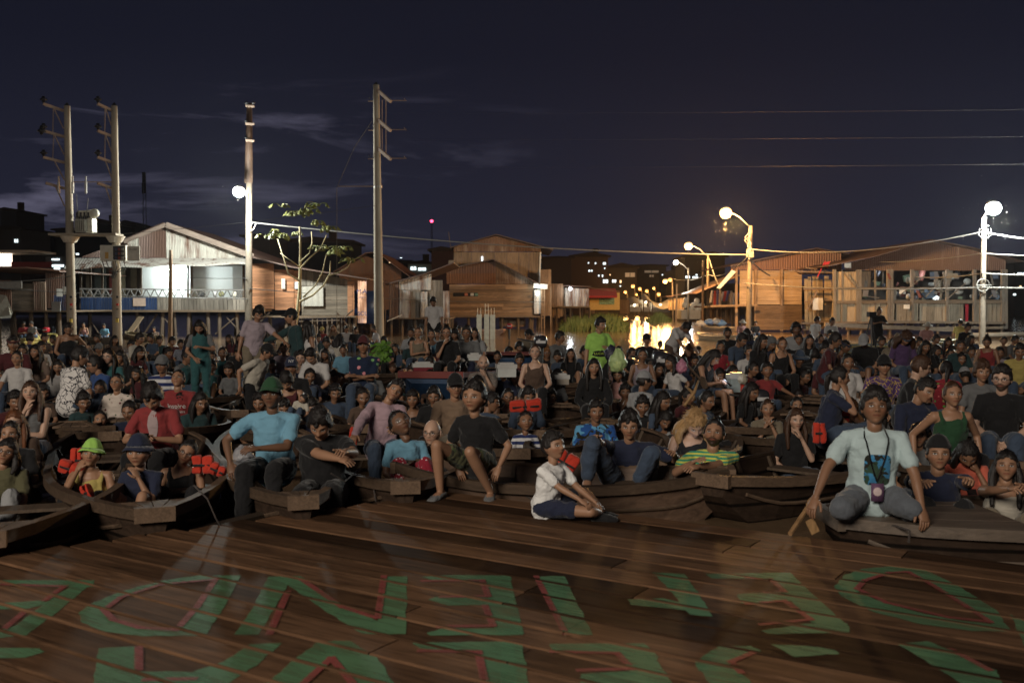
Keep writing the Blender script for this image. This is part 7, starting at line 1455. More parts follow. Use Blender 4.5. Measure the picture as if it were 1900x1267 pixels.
# tripod of the camera operator
r = empty('camera_tripod', W(1616, 590, 31), 'black camera tripod beside the standing figure in black', 'tripod')
for q in (-.22, .0, .24): m = MB(); m.tube([W(1616, 588, 31), Vector((W(1616, 588, 31).x + q, 31 + abs(q) - .1, .3))], .025, 5); m.build('leg', M_DK, r)
m = MB(); p = W(1616, 584, 31); m.box((p.x - .1, 30.85, p.z - .07), (p.x + .12, 31.1, p.z + .09)); m.build('camera', M_DK, r)
TBL = '''
25 639 30 m B lap lap 20 0 5 0 short:k:band:maroon b t.maroon|person with a dark red head wrap and maroon top, first at the left edge
43 650 24 f B lap lap 10 0 0 0 long:k b t.black|long haired person in black between the red head wrap and the brown haired woman
56 629 20 m B lap lap 190 0 0 0 short:k b t.navy|back of a short black haired head level with the yellow canoe
77 645 22 m B lap lap 60 10 5 0 short:k b t.white|young man in white tee turned right, behind the long haired woman in brown
66 653 27 f B lap lap -5 0 8 0 long:k a t.print|woman with very long black hair and brown patterned top, near the left edge
32 666 29 f B rail lap 5 0 10 0 tied:k a t.white|girl in a white tee with a small necklace, second row at the left edge
44 706 27 m B lap lap 170 0 0 0 short:k:cap:black b t.black|person in a black cap with white badge, directly behind the woman resting chin on fist
127 610 25 f B lap side 25 10 -18 0 tied:k b s.black|woman in a strapless black top sitting high above the left crowd, looking down
154 636 20 f B lap lap 15 0 0 0 tied:k b t.brown|small rim lit woman just right of the strapless top
165 645 18 f B lap lap 10 0 0 0 bun:k a t.tan|person with hair up and bare shoulder beside the grey capped head
184 648 20 m B lap lap 0 0 5 0 short:k:cap:grey b t.black|man in a grey cap at the foot of the right twin pole
202 662 30 f B lap lap -8 -8 8 0 long:k c t.teal p.denim g|woman in glasses with long dark hair and a teal shirt, on the left
176 677 33 m B lap phone -40 -25 -5 0 short:k a t.blue p.denim g|man in a bright blue tee with glasses turned to the left
148 662 37 m B lap lap 150 -20 0 0 fringe:k a t.whitelines|person seen from behind in a white shirt with black line drawings
108 681 27 f B lap lap 15 5 0 0 long:k a t.white|woman with long black hair and blue face mask left of the line drawing shirt
217 711 35 f B lap lap 0 0 12 0 tied:k a t.floralw p.navy g|older woman in glasses and a pale floral blouse
212 800 26 b B chin chin 20 0 8 0 short:k a t.black|boy half hidden with hands at his mouth beside the red cardigan
186 780 36 f L chin lap 25 5 12 0 tied:k a t.floralr|woman in a dark red flowered top resting her chin on her hand
353 808 27 m L lap lap -5 0 8 0 short:k:cap:black a t.white|face under a black cap behind the woman with the tilted head
283 737 49 f B phone phone 0 5 -28 0 mop:k a t.red p.black|short haired woman in an open red cardigan looking down at her phone
331 704 37 m B lap lap 0 3 26 0 buzz:k a t.red p.denim|young man in a red tee with white lettering looking up
301 678 34 m B lap lap -3 0 8 0 short:k:cap:grey b t.jersey|man in a grey cap and white jersey with dark shoulder stripes
259 629 22 m B lap lap 70 10 0 0 short:k b t.cream|man in profile facing right, alone above the children on the left
244 643 21 b B lap lap 10 0 5 0 short:k b t.lgrey|boy in a pale grey shirt left of the small child in red
259 655 24 g B lap lap 50 10 0 0 bob:k b t.maroon|child in a dark red tee turned right, with pale letters on the chest
274 648 18 m B lap lap 180 0 0 0 short:k b t.black|dark back of a head right of the child in red
288 653 18 m B lap lap 180 0 0 0 short:k b t.navy|dark back of a head at the bright glint on the water
312 655 21 m B lap lap 60 0 0 0 short:k b t.black|dark haired person looking right behind the grey cap with stripes
320 634 18 m B lap lap 40 0 0 0 short:k b t.maroon|small rim lit head left of the beige cap
336 639 18 b B lap lap 20 0 0 0 short:k b t.stripes|boy in a striped shirt beside the standing woman in the teal vest
351 647 17 m B lap lap 180 0 0 0 short:k:cap:khaki b t.black|beige cap seen from behind at the knees of the standing woman
348 662 27 m B lap lap 70 0 0 0 short:k b v.teal|man with cropped hair facing right in a teal vest
392 658 25 m B reach reach 20 0 -22 0 short:k b t.red p.black|man in a red and black shirt leaning forward over the vests
413 656 24 f B lap lap 15 5 5 0 tied:k b v.teal p.teal|smiling girl in a teal vest, right end of the teal group
351 687 25 g B lap lap 15 10 -20 0 short:k b v.teal|girl in a teal vest looking down with a white logo on her sleeve
393 681 26 b L knee knee 0 0 2 0 short:k b v.teal s.black|youth in an open teal vest hugging his bare knees
442 650 20 m B lap lap 150 0 0 0 short:k b t.black|dark figure in black seen from behind beside the standing man in pink
523 655 22 m B lap lap 60 0 0 0 short:k b t.maroon|person in a dark red tee behind the cream shirt
527 647 24 f B lap lap 10 5 0 0 tied:k a t.lilac|rim lit girl between the cream shirt and the green jacket
541 682 35 m B lap lap 10 -8 5 0 short:k:cap:navy b t.black|man in a navy cap with white letters and a black top with white piping
558 665 28 f B lap lap 5 0 5 -6 short:k c k.navy|fair faced woman in a navy top leaning beside the white tee
578 661 31 m B lap lap -15 -10 -25 0 short:k a t.white|man in a white tee with his head bowed
606 636 21 g B lap lap 0 0 0 0 fringe:k b t.white|girl in a white tee with a small print, middle left back rows
618 632 15 g B lap lap -20 0 0 0 short:k a t.white|little child behind the girl with the printed white tee
630 631 19 f B lap lap 150 0 0 0 curly:k b t.cream|curly dark head seen from behind in a cream top
637 650 21 f B lap lap 0 0 0 0 tied:k b t.sky|girl in a pale blue tee hugging a dark bag
675 642 34 m B cross cross 0 0 6 0 short:k:cap:maroon b t.floraln|man in a dark red cap and navy shirt with pink flowers, arms crossed
620 699 25 b B cheek up 30 10 -10 -15 short:k b k.brown s.navy|boy leaning with one arm raised over his head, below the flowered shirt
615 677 18 g B lap lap 30 0 0 0 short:k b t.maroon|small reddish lit child behind the raised arm
763 618 20 m B lap lap -10 0 5 0 short:k b t.lgrey|dark haired man half hidden at the left of the five in the blue boat
776 618 22 f B cross lap -5 0 8 0 tied:b a k.khaki|young woman in a khaki top at the left end of the blue boat
801 622 21 f B knee cross -10 0 4 0 tied:k a k.sky|girl in a blue sleeveless top leaning on the blue boat
812 621 18 m B lap lap 0 0 5 0 short:k a t.lgrey|man behind, between the blue sleeveless top and the woman in black
829 618 26 f B chin lap -5 0 4 0 tied:k a t.black p.black g|woman in glasses and black with her hand at her mouth and a pale bag strap
844 621 20 f B lap lap -20 0 0 0 curly:k b t.grey|curly haired person right of the woman with the pale strap
852 612 14 m B lap lap 0 0 0 0 short:k b t.black|small head far behind the curly haired person
866 618 27 m B lap lap -5 0 5 0 short:k b t.grey p.navy g|broad man in a grey tee and glasses at the right of the blue boat
881 619 21 f B lap lap -10 0 3 0 long:k a t.lgrey p.denim g|woman in glasses half hidden behind the broad grey tee
761 666 20 b B lap lap 60 0 0 0 short:k a t.black|small boy looking right above the white topped motor
714 687 20 b B lap lap 0 0 8 0 fringe:k b t.lgrey|left one of two small children beside the flowered shirt
729 684 20 g B lap lap 0 0 4 0 fringe:b b t.white|right one of two small children beside the flowered shirt
897 674 31 m B lap chin 5 -8 5 0 bald:g c t.knit|bald bearded man in a brown checked shirt, hand on chin
845 718 45 m B lap lap 10 0 5 0 short:g:cap:black a l.tan p.khaki g|man in glasses, black cap and tan sweater
766 742 35 f B lap lap 0 0 4 0 short:k b k.black s.dotsr|woman in a dark tank top behind the pink sleeves
944 653 19 b B lap lap 60 0 0 0 short:k b k.brown|dark child in profile at the right end of the white box
963 645 19 b B lap lap 20 0 0 0 mop:k b t.black|boy with long fringe behind the child in profile
981 621 19 m B lap lap 40 20 0 0 short:k:cap:black b t.khaki|man in a black cap and khaki shirt turned right, above the middle rows
993 655 31 f B lap lap -3 0 22 0 tied:b c k.brown p.black|woman in a dark strappy top looking straight up
1015 655 23 m B lap lap 0 0 2 0 curly:o b t.black p.black g|person with orange lit curls and glasses in a black tee
1039 627 23 m B cross cross 40 15 0 0 short:k b t.grey|man with crossed arms facing right before the white glints
1059 658 23 f L knee knee 0 0 4 0 long:k a t.black s.black|girl with long parted hair hugging her knees
1077 691 20 b B lap lap -20 0 0 0 short:k b t.brown|boy peeping over behind the black track jacket
957 703 28 f B lap lap 10 0 5 8 short:b a t.denim|laughing woman leaning right above the glasses wearer
1034 701 31 b B lap lap 150 10 0 0 bob:k b t.grey|child seen from behind in a grey green tee
1102 682 33 f B lap lap 0 0 4 0 long:k a l.black p.black|woman in a black track jacket with a small white logo
1107 650 23 m B lap lap 160 0 0 0 short:k b t.white|back of a head in a white top behind the track jacket
1147 696 27 g B lap lap -20 0 0 0 afro:k b t.coral|child with curly hair in a bright pink top
943 737 33 f B lap lap 5 0 8 0 tied:k b k.black p.black g|woman in shiny glasses left of the orange life vest
1021 737 33 m B lap cheek 0 0 6 0 short:k a t.blues p.black g|man in glasses and a blue patterned shirt, cheek on his fist
1159 728 31 f B chin lap 5 5 4 0 short:k b k.maroon|girl in a dark red top with her fingers at her lips
1200 631 22 m B lap lap 0 0 5 0 short:k:cap:black b t.black|man in a black cap in front of the golden reflections
1192 660 27 f B lap lap -3 0 6 0 tied:k b k.lilac|smiling woman in a pale lilac tank top
1281 646 20 f B lap lap 30 0 0 0 long:o b t.maroon|red lit woman with long hair beside the paddler
1295 651 16 b B lap lap 20 0 0 0 short:k b t.black|tiny dark child right of the red lit woman
1245 674 29 g B lap side -60 -10 4 0 bob:k b t.white|girl in a white print tee turned left
1203 693 18 m B lap lap 150 0 0 0 short:k b t.yellow|dark head with a yellow collar just above the grey white cap
1195 709 36 b B lap lap 150 -50 0 0 short:k:cap:lgrey b t.lgrey|child from behind in a pale cap worn sideways and grey tee
1323 663 31 f B phone phone 55 10 -25 0 long:k a k.black s.denim|woman lit by her phone, bent over it in a strappy top
1337 645 24 f B lap lap 0 0 2 0 tied:k b t.floralr|woman in a flowered shawl right of the phone light
1350 619 21 m B lap lap 0 0 4 0 short:k b t.black|bearded man in black with a white badge below the moored canoes
1376 631 26 m B lap lap 40 10 -10 0 short:k b t.denim|man in a blue shirt turned away, next to the white tee woman
1386 620 18 f B lap lap 170 0 0 0 curly:k b t.navy|dark curly head behind the blue shirted man
1390 653 25 f B lap lap 5 0 6 0 short:k a t.white|woman in a plain white tee with arms folded in her lap
1477 612 23 m B lap lap 0 0 4 0 afro:k d t.lgrey|tall man with round afro hair in a grey tee
1540 621 16 f B lap lap 0 0 0 0 short:k a t.black|person with a pale face mask in front of the white shirted boy
1414 634 27 f B lap lap 40 10 0 0 long:k b t.black|woman with a mass of long dark hair looking right
1430 638 25 f B lap lap 30 0 -8 0 long:b:scarf:grey b t.navy|person in a grey scarf next to the woman in a black tank
1451 639 27 f B lap lap 5 0 8 0 tied:b a k.black p.black|woman in a black tank top in the middle of the right back rows
1468 645 20 f B lap lap -5 0 0 0 curly:b a t.black|curly brown head right of the black tank top
1481 631 23 m B lap lap 0 0 4 0 short:k b t.black|man in black left of the smiling woman with long hair
1502 633 23 f B lap lap -8 0 8 0 long:k a t.black|smiling woman with long hair falling over both shoulders
1484 665 28 m B lap lap 0 0 0 0 short:k:hat:denim b t.black|man in a blue bandana cap, face lit red on one side
1512 660 26 m B lap lap 160 0 0 0 fringe:k b t.black|dark head bowed away between the blue cap and the glasses boy
1531 651 28 b B lap lap -5 0 4 0 fringe:k a t.denim p.denim g|boy in glasses with a bowl haircut and blue tee
1549 633 27 f B lap lap 60 0 0 0 mop:k b t.maroon|person with bushy dark hair and dark red top turned right
1567 644 26 g B lap lap 50 0 0 0 tied:k:band:navy b k.pink|girl with a dark headband looking right
1537 677 29 m B lap lap -10 -5 0 0 short:k:cap:black b t.maroon|man in a black cap with yellow badge and dark red tee
1573 673 33 f B lap lap 0 0 6 0 tied:k b t.white p.white|woman wrapped in a draped white cloth
1593 677 22 m B lap lap 190 0 0 0 short:k b t.black|dark head seen from behind right of the draped white cloth
1423 688 31 b B reach reach 0 0 6 0 short:k b t.red|boy in a red tee with his arms spread on the boat corner
1557 701 43 f B cheek lap 70 15 0 0 tied:k a t.navy|woman in navy eating, in profile to the right
1603 633 26 m B lap lap -30 -10 -20 0 short:k:cap:lgrey a t.black s.denim|man in a pale cap and black tee looking down
1481 736 30 m B lap lap -5 0 -10 0 buzz:k a t.grey|person with headphones over short hair in the right middle rows
1478 752 32 f B lap lap 0 0 4 0 tied:k a t.white|dark haired woman hidden behind the woman in the black tee
1424 759 37 f B chin chin -5 0 10 0 tied:b a t.khaki|woman in a pale open shirt fiddling with both hands at her chin
1477 779 43 f B lap chin 0 0 4 0 long:b c t.black|woman with long brown hair and black tee, hand at her mouth
1577 763 40 f B lap cheek 5 0 6 0 curly:o a t.lgrey|curly haired woman in a light ringer tee, cheek on her hand
1353 742 27 m B up cheek 20 0 8 30 short:k:cap:black b t.white|man lying back in a white jersey with one arm over his head
1289 787 49 f B phone phone 0 5 -26 0 curly:y c k.black p.black|blonde curly woman looking down, face lit by a phone
1234 779 37 f B lap lap 10 10 -22 15 long:k b k.lgrey|dark haired young person leaning over, head bowed to the right
1200 792 31 b B lap lap 70 10 0 0 short:k b t.navy|boy in clear profile to the right behind the man in the navy polo
1106 764 43 m B lap lap 5 5 8 0 short:k b t.blues|man in a blue tee with lighter swirls, behind the raised knee
975 783 41 g B lap lap 10 10 14 0 tied:k b t.jersey|girl in a white jersey with a dark sash looking up
911 747 37 m B lap side 140 -60 0 0 short:k b t.denim|man with short hair turned away right behind the boy in the black tee
1680 628 27 f B lap lap 0 0 -22 0 frizz:b:band:denim b t.purple|woman with a cloud of frizzy hair and a blue headband
1656 640 25 f B lap lap 160 0 0 0 tied:k b t.khaki|person with tied hair from behind left of the frizzy hair
1665 627 16 m B lap lap 0 0 0 0 short:k:cap:khaki b t.tan|tiny capped head behind the tied hair
1705 635 18 m B lap lap 10 0 0 0 short:k b t.brown|small dark head below the canoeist in pink
1717 644 25 f B lap lap 0 0 0 0 long:k b t.black|girl with long dark hair right of the blue headband
1781 642 25 f B lap lap 0 0 6 0 short:k b t.dteal|woman in a dark blouse in front of the right lamp pole
1831 635 23 f B lap lap -30 0 -10 0 bun:k b k.red|woman in a bright red sleeveless top with hair in a high bun
1892 652 29 m B lap lap -20 0 0 0 short:k b t.yellow|person in a mustard yellow jacket at the right edge
1645 661 25 m B lap lap 170 0 0 0 short:k:cap:khaki b t.sky|light blue shirt and beige cap seen from behind
1640 679 37 m B lap lap -10 -5 10 0 short:k:cap:black a t.purplep|man in a black cap and purple patterned shirt looking up
1708 682 42 m B lap lap 60 15 0 0 short:b c t.black|pale young man with thick hair in profile to the right
1733 673 26 m B lap lap 0 0 0 0 short:k:cap:black b t.maroon|reddish face under a black cap behind the young man in profile
1755 686 34 f B lap lap 150 20 0 0 tied:k b t.floralr|woman with gathered dark hair turned away beside the profile
1790 696 28 m B lap lap 170 0 -10 0 short:k:cap:lgrey b t.black|grey white cap of a head bent down, left of the woman in a shawl
1822 691 40 f B lap lap -8 0 2 0 mop:b a t.grey p.black|person with loose brown hair and a dark jacket, left of the bearded man
1859 703 50 m B lap lap -25 -10 2 0 short:k c t.black p.denim g|bearded man in glasses and a plain black tee, far right
1715 725 47 m B lap lap 15 10 -5 18 short:k a l.navy p.black|smiling young man in a blue jacket with his head tilted
1767 733 50 f B side side -3 0 6 0 tied:b a k.green p.black|woman in a dark green tank top with a neck gaiter
1784 713 22 b B lap lap 10 0 0 0 fringe:k b t.black|small child peeping out left of the dark jacket
1807 750 26 g B lap lap 20 0 0 0 tied:k b t.brown|girl whose face shows between the green tank and the black tee
1820 798 41 b B lap lap 60 30 0 0 buzz:k b t.white|boy in a white tee facing away, ear towards us
1704 808 48 f B lap lap -20 0 6 0 tied:k a t.grey|girl half hidden behind the man in the printed white tee
1795 842 53 f B lap cheek -10 -5 -30 0 long:k b t.orange|woman with long dark hair bending down to her phone at the right
598 613 12 g B lap lap -20 0 0 0 short:k:cap:yellow a t.red|child in a yellow cap left of the far boat party
618 609 11 f B lap lap -10 0 0 0 long:r a t.tan|lamp lit woman with long hair in the far boat
643 611 12 m B lap lap 10 0 0 0 short:k a t.white|lamp lit man in white in the far boat
660 613 12 m B lap lap 20 0 0 0 short:k b t.black|man in a black tee in the far boat
694 611 12 f B lap lap -60 0 0 0 bun:k a t.white|woman in white in profile at the foot of the tall pole
695 622 9 g B lap lap -20 0 0 0 short:k a t.white|toddler in front of the woman at the foot of the tall pole
44 602 10 m B phone phone 30 0 0 0 short:k a t.red|man in a red shirt in the yellow canoe at the left
58 601 10 m B lap lap -20 0 0 0 short:k a t.lgrey|man in a grey tee beside the red shirt in the yellow canoe
155 603 9 f B lap lap 10 0 0 0 tied:k a s.coral|woman in pink at the left end of the dark canoe by the poles
158 617 7 g B lap lap 10 0 0 0 short:k a t.white|baby on the lap in the dark canoe between the poles
193 605 9 f B lap lap 0 0 0 0 short:k a t.sky|person in light blue at the right end of the dark canoe
286 611 9 m B lap lap 0 0 0 0 short:k b t.brown|shadowed boy in the canoe under the stilt house
1378 599 11 m B lap side 20 0 0 0 short:k:hat:cream a t.coral|canoeist in coral with a pale hat under the amber lamp
1402 600 9 m B lap lap 0 0 0 0 short:k b t.black|small figure in black squatting in front of the slat wall
1721 605 14 m B lap lap 0 0 0 0 short:k:hat:cream a t.coral|canoeist in a salmon shirt with a white hat, paddle in hand
1782 599 12 m B lap lap 150 0 0 0 short:k a t.yellow|person in yellow turned away on the right landing
1795 608 16 m B lap lap 10 0 0 0 short:k b t.black|man in black sitting on the landing by the right lamp
505 640 22 m B lap lap 20 0 0 0 short:k b t.black|dark head behind the black cap of the cream shirted man
700 655 17 m B lap lap -10 0 0 0 short:k b t.black|dark head left of the green leaf bundle
1068 700 18 b B lap lap 100 0 0 0 short:k b t.grey|child turned right among the middle rows, near a white box
1225 640 14 b B lap lap 0 0 0 0 short:k b t.black|small dark head by the outboard motor
1620 690 24 f B lap lap 0 0 0 0 tied:k b t.brown|dim face left of the black cap in purple
1762 655 18 f B lap lap 20 0 0 0 tied:k b t.black|dim head left of the dark blouse
1855 655 22 f B lap lap -20 0 0 0 tied:k b t.lilac|dim head between the red top and the yellow jacket
1600 735 28 b B lap lap 30 0 -5 0 short:k b t.brown|boy with bowed head left of the man in the printed white tee
1450 715 20 m B lap lap 170 0 0 0 short:k b t.black|dark head behind the squared boat corner
'''
WHT = lambda: m_plain('print_white', (.6, .6, .58), .8, var=.05)
def X_inspire(q, c, HT): decal_text(q, c, q['shirt'], 'Inspire', .0, .245, .085, WHT()); decal_text(q, c, q['shirt'], 'Cambios', .01, .175, .05, WHT())
def X_small(txt, x=.0, z=.25, s=.03): return lambda q, c, HT: decal_text(q, c, q['shirt'], txt, x, z, s, WHT())
def X_logo(q, c, HT): decal_disc(q, c, q['shirt'], .075, .27, .026, .022, m_cloth((.5, .55, .55), 'lines', (.05, .2, .3), 4.0))
def capfind(q): return [k for k in q['obj'].children if k.name.startswith('cap')][0]
def X_cap(txt, col=(.55, .55, .55), s=.04):
    def f(q, c, HT):
        k = decal_text(q, c, capfind(q), txt, 0, .085, s, m_plain('cap_print' + txt, col, .8)); k.matrix_local = HT
    return f
def X_capd(q, c, HT): decal_disc(q, c, capfind(q), 0, .085, .024, .012, m_plain('cap_badge', (.5, .5, .5)), 'cap_badge', HT)
def X_phone(q, c, HT):
    J = q['J']; p = (J['wrL'] + J['wrR']) / 2 + J['M'] @ V3(0, -.10, .02); b = MB(); M4 = Matrix.Translation(p) @ Euler((R(-50), 0, 0)).to_matrix().to_4x4(); b.box((-.038, -.004, -.075), (.038, .004, .075), M4); c('phone', mesh_from(np.array(b.v), b.f, 'phone'), m_plain('phone_case', (.02, .02, .022), .3))
    if 'lit' in q['label']:
        b = MB(); b.box((-.034, .0045, -.069), (.034, .0055, .069), M4); c('phone_screen', mesh_from(np.array(b.v), b.f, 'phone_screen'), m_emit('phone_screen', (.75, .85, 1), 6))
        w = Matrix.Translation(Vector(q['loc'])) @ Matrix.Rotation(R(q['yaw']), 4, 'Z') @ Matrix.Scale(q['s'], 4); l = lamp('POINT', 'phone_glow', w @ (Vector(p) + Vector((0, .04, .05))), 1.3, (.8, .86, 1), .05)
def X_card(q, c, HT): decal_disc(q, c, q['shirt'], 0, .29, .050, .15, m_cloth((.34, .27, .27)), 'inner_blouse', None, 20, 1.3); X_phone(q, c, HT)
EXTRA = {'open red cardigan': X_card, 'white lettering looking up': X_inspire, 'bright blue tee': X_small('PANAMES', .02, .22, .03), 'pale letters on the chest': X_small('KEN JEV', 0, .26, .045), 'navy cap with white': X_cap('NY', (.6, .6, .6), .05), 'teal vest': X_logo, 'black cap with yellow badge': X_capd, 'black cap with white badge': X_capd, 'phone': X_phone, 'track jacket with a small': X_small('▲', .08, .3, .03), 'small print': X_small('OSO', 0, .24, .05), 'white print tee': X_small('amor', 0, .24, .06)}
def extra_for(lab):
    fs = [f for k, f in EXTRA.items() if k in lab and 'beside' not in lab.split(k)[0]]
    return fs[0] if fs else None
for ln in TBL.strip().split('\n'):
    sp, lab = ln.split('|'); cat_ = sp.split(); u_ = float(cat_[0]); h_ = float(cat_[2])
    bd = .85 if (lab.startswith('bearded') or 'bald bearded' in lab) else 0
    kw = {}
    if '283 737' in sp: kw = dict(d=9.5, s=1.08)
    if '1289 787' in sp: kw = dict(d=9.7, s=1.12)
    person(sp, lab, beard=bd, extra=extra_for(lab), **kw)
rf = random.Random(21); taken = [(float(l.split()[0]), float(l.split()[1]), float(l.split()[2])) for l in TBL.strip().split('\n')]
cnt = 0; seen_l = set()
for tries in range(4000):
    if cnt >= 105: break
    v_ = rf.uniform(626, 700) if tries < 1600 else rf.uniform(690, 765); u_ = rf.uniform(5, 1895); h_ = 12 + (v_ - 600) * .17 + rf.uniform(-1, 2)
    if 900 < u_ < 1330 and v_ < 650 or 395 < u_ < 470 and v_ > 700: continue
    if any(abs(u_ - a) < (h_ + c) * .40 and abs(v_ - b) < (h_ + c) * .45 for a, b, c in taken): continue
    nb_ = [(math.hypot(u_ - float(l.split()[0]), (v_ - float(l.split()[1])) * 1.3), l) for l in TBL.strip().split('\n')]; nb_.sort(); hs_ = rf.choice(('short', 'tied', 'long', 'short')); cl_ = rf.choice(('black', 'navy', 'brown', 'maroon', 'grey', 'dteal', 'denim')); lb_ = None
    for dd_, l in nb_[:6]:
        a_, lab_ = l.split('|'); du = u_ - float(a_.split()[0]); dv = v_ - float(a_.split()[1]); w_ = ('right of' if du > 0 else 'left of') if abs(du) > abs(dv) else ('below' if dv > 0 else 'above'); wd_ = lab_.replace(',', '').split()[:7]
        while wd_[-1] in ('a', 'the', 'of', 'in', 'with', 'and', 'at', 'to', 'her', 'his', 'from', 'on', 'left', 'right', 'beside', 'behind', 'by', 'middle'): wd_.pop()
        x_ = 'dim %s head %s the %s' % ({'short': 'short haired', 'tied': 'tied back', 'long': 'long haired'}[hs_], w_, ' '.join(wd_))
        if x_ not in seen_l: seen_l.add(x_); lb_ = x_; break
    if lb_ is None: continue
    taken.append((u_, v_, h_)); cnt += 1
    person('%.0f %.0f %.0f %s B lap lap %d 0 0 0 %s:k b t.%s p.black' % (u_, v_, h_, rf.choice('mfbg'), rf.choice((-20, 0, 20, 40)), hs_, cl_), lb_, group='dim heads in the packed back rows')
# ---- standing figures
person('370 607 26 f T lap phone 10 5 -25 0 long:k a v.teal p.teal', 'standing woman in a teal vest with long dark hair holding white paper', group='people standing in the boats')
person('480 583 28 m T down reach 25 0 -10 0 mop:k a t.lilac p.khaki', 'standing young man in a pale pink tee in front of the plank house', lean=(0, 14, 6), group='people standing in the boats')
person('541 588 28 m T reach down -60 -20 -5 0 short:k:cap:black a l.dteal p.black', 'standing man in a black cap and dark green jacket reaching left', lean=(0, 8, 0), group='people standing in the boats')
person('570 608 26 f T down down -70 -30 0 0 long:k b k.white p.black', 'woman with very long black hair and white sleeveless top behind the green jacket', group='people standing in the boats')
person('804 560 18 m T down down -5 -10 -30 0 short:k b t.white p.black', 'standing man in a white polo with a lanyard, looking down', group='people standing in the boats')
person('1114 603 27 f T down phone 20 15 0 0 short:k a t.neon p.black', 'standing woman in a neon green and black shirt carrying bags', fat=1.15, extra=lambda q, c, HT: (decal_disc(q, c, q['shirt'], 0, .10, .17, .055, cmat('black'), 'dark_band'), decal_text(q, c, q['shirt'], 'LUCIANA', 0, .10, .055, m_plain('neon_print', (.5, .7, .1)), 'lettering')), group='people standing in the boats')
person('1273 607 23 m T fwd fwd 35 0 -35 0 bun:k b t.white p.brown', 'person in a white tee stooping to the right with a paddle', lean=(0, 38, 0), group='people standing in the boats')
person('1516 594 13 m T down down 120 -40 0 0 short:k b t.white p.navy', 'boy in a white tee with a dark backpack before the slab wall', group='people standing in the boats')
person('1544 597 14 m B lap lap 10 10 0 0 short:k b t.white', 'boy in a white collared shirt before the slab wall')
person('1631 578 14 m T phone phone 0 0 -15 0 bun:k b t.black p.black', 'person all in black standing with a camera tripod at the right', group='people standing in the boats')
person('495 653 29 m T side down 70 15 0 0 short:k:cap:black a t.cream p.black', 'man in a cream tee and black cap leaning on the boat, seen from the side', lean=(0, 22, 0), s=.9, group='people standing in the boats')
# ---- front rows
H = {}
H['woman_fist'] = person('57 729 43 f B chin cross 10 5 14 0 long:b c k.grey p.denim', 'woman with long brown hair in a grey sleeveless top, chin on her fist')
person('28 784 41 f B cheek lap 10 0 4 0 long:r c t.brown p.denim g', 'copper haired woman in glasses at the left edge, hand on her temple', d=9.3)
person('20 805 42 f L lap lap 10 0 6 0 tied:k a t.black p.denim', 'dark haired woman squeezed between the copper hair and the olive tee', d=8.9)
person('12 840 46 f L lap knee 10 5 16 14 bob:k a t.olive p.lgrey g', 'woman in glasses and olive tee at the left edge, head tilted back', d=8.3)
person('170 843 46 f L cheek lap 8 5 14 8 short:k:bucket:neon a k.yellow p.black', 'woman in a neon green bucket hat and yellow top, cheek on her hand', d=8.3)
person('258 840 46 b L lap chin -4 5 8 0 short:k:bucket:navy a t.navy s.grey', 'teenager in a dark bucket cap with a hand at his mouth, front left boat', d=8.1, s=.86)
person('347 840 38 f L lap rail 10 0 6 26 tied:k a k.black p.black g', 'woman in glasses and black straps, head tilted, arm over the boat rim', d=8.6)
person('505 733 58 m B rail lap -3 0 6 0 short:k:cap:green d t.sky p.black', 'old man in a green cap and light blue polo shirt', d=8.1, ov={'handL': (428, 862, 7.9), 'handR': (478, 832, 7.8), 'poleL': (-1, .2, 0)})
person('594 787 56 m B lap phone 4 -2 -22 0 mop:k a t.black p.black', 'plump young man in a black tee looking down at his hands', d=7.9, fat=1.15, ov={'handR': (640, 838, 7.55), 'handL': (668, 866, 7.5)})
person('532 707 37 f B lap lap 5 5 -26 0 fringe:k a k.maroon p.black', 'woman with a dark fringe looking down at the baby in her arms')
person('563 739 24 b L lap lap -20 -10 -10 60 buzz:k a t.cream', 'baby in pale clothes asleep in the arms of the woman with the fringe', s=.42, d=10.6)
person('732 726 44 f B lap lap 15 0 10 26 short:k a l.pink p.denim', 'woman in a pale pink long sleeved top, head tilted to the right', d=9.6, lean=(0, 6, 8), ov={'handL': (655, 812, 9.1), 'handR': (735, 795, 9.2)})
person('743 788 32 b L lap lap 20 0 34 -20 buzz:k d t.sky p.dotsr', 'thin boy lying back with his face turned up to the sky', d=9.0, s=.9)
def shades(q, child, HT): pass
person('802 803 36 m L lap lap -10 -5 6 0 bald:k c t.brown p.black g', 'bald man in shiny glasses peering over a knee', d=9.2)
# boy in black, feet on the stage
BOY = {'kneeL': (810, 826, 7.9), 'ankL': (817, 909, 7.95), 'kneeR': (872, 838, 7.75), 'ankR': (910, 911, 7.95), 'handR': (925, 868, 8.0), 'handL': (850, 868, 8.2), 'poleR': (1, .4, 0), 'toeL': (-.5, -1, -.1), 'toeR': (-.1, -1, -.1)}
def sandals(mat, k=1.0):
    def f(q, child, HT):
        v, fc = np_join(shoe_parts(q['J'], k=k)); child('clogs', mesh_from(v, fc, 'clogs'), cmat(mat))
    return f
person('880 738 58 b B lap side -18 -2 10 0 short:k a t.black s.camo', 'boy in a dark tee and camouflage shorts, clogs on the edge of the stage', d=8.15, s=.88, ov=BOY, extra=sandals('grey'))
KID = {'kneeL': (1096, 950, 7.0), 'ankL': (1112, 951, 7.1), 'kneeR': (1084, 912, 7.45), 'ankR': (1118, 948, 7.3), 'handL': (1099, 944, 6.95), 'handR': (1108, 935, 7.2), 'toeL': (1, -.1, -.05), 'toeR': (1, -.15, -.05), 'poleR': (0, 0, -1), 'poleL': (-.5, -.3, -1)}
person('1027 829 53 b C lap lap 48 -6 16 0 short:k a t.bright s.navy', 'small boy in a white collared shirt sitting cross legged on the stage', d=7.2, s=.70, ov=KID, lean=(0, 10, 0), extra=sandals('black', 1.45))
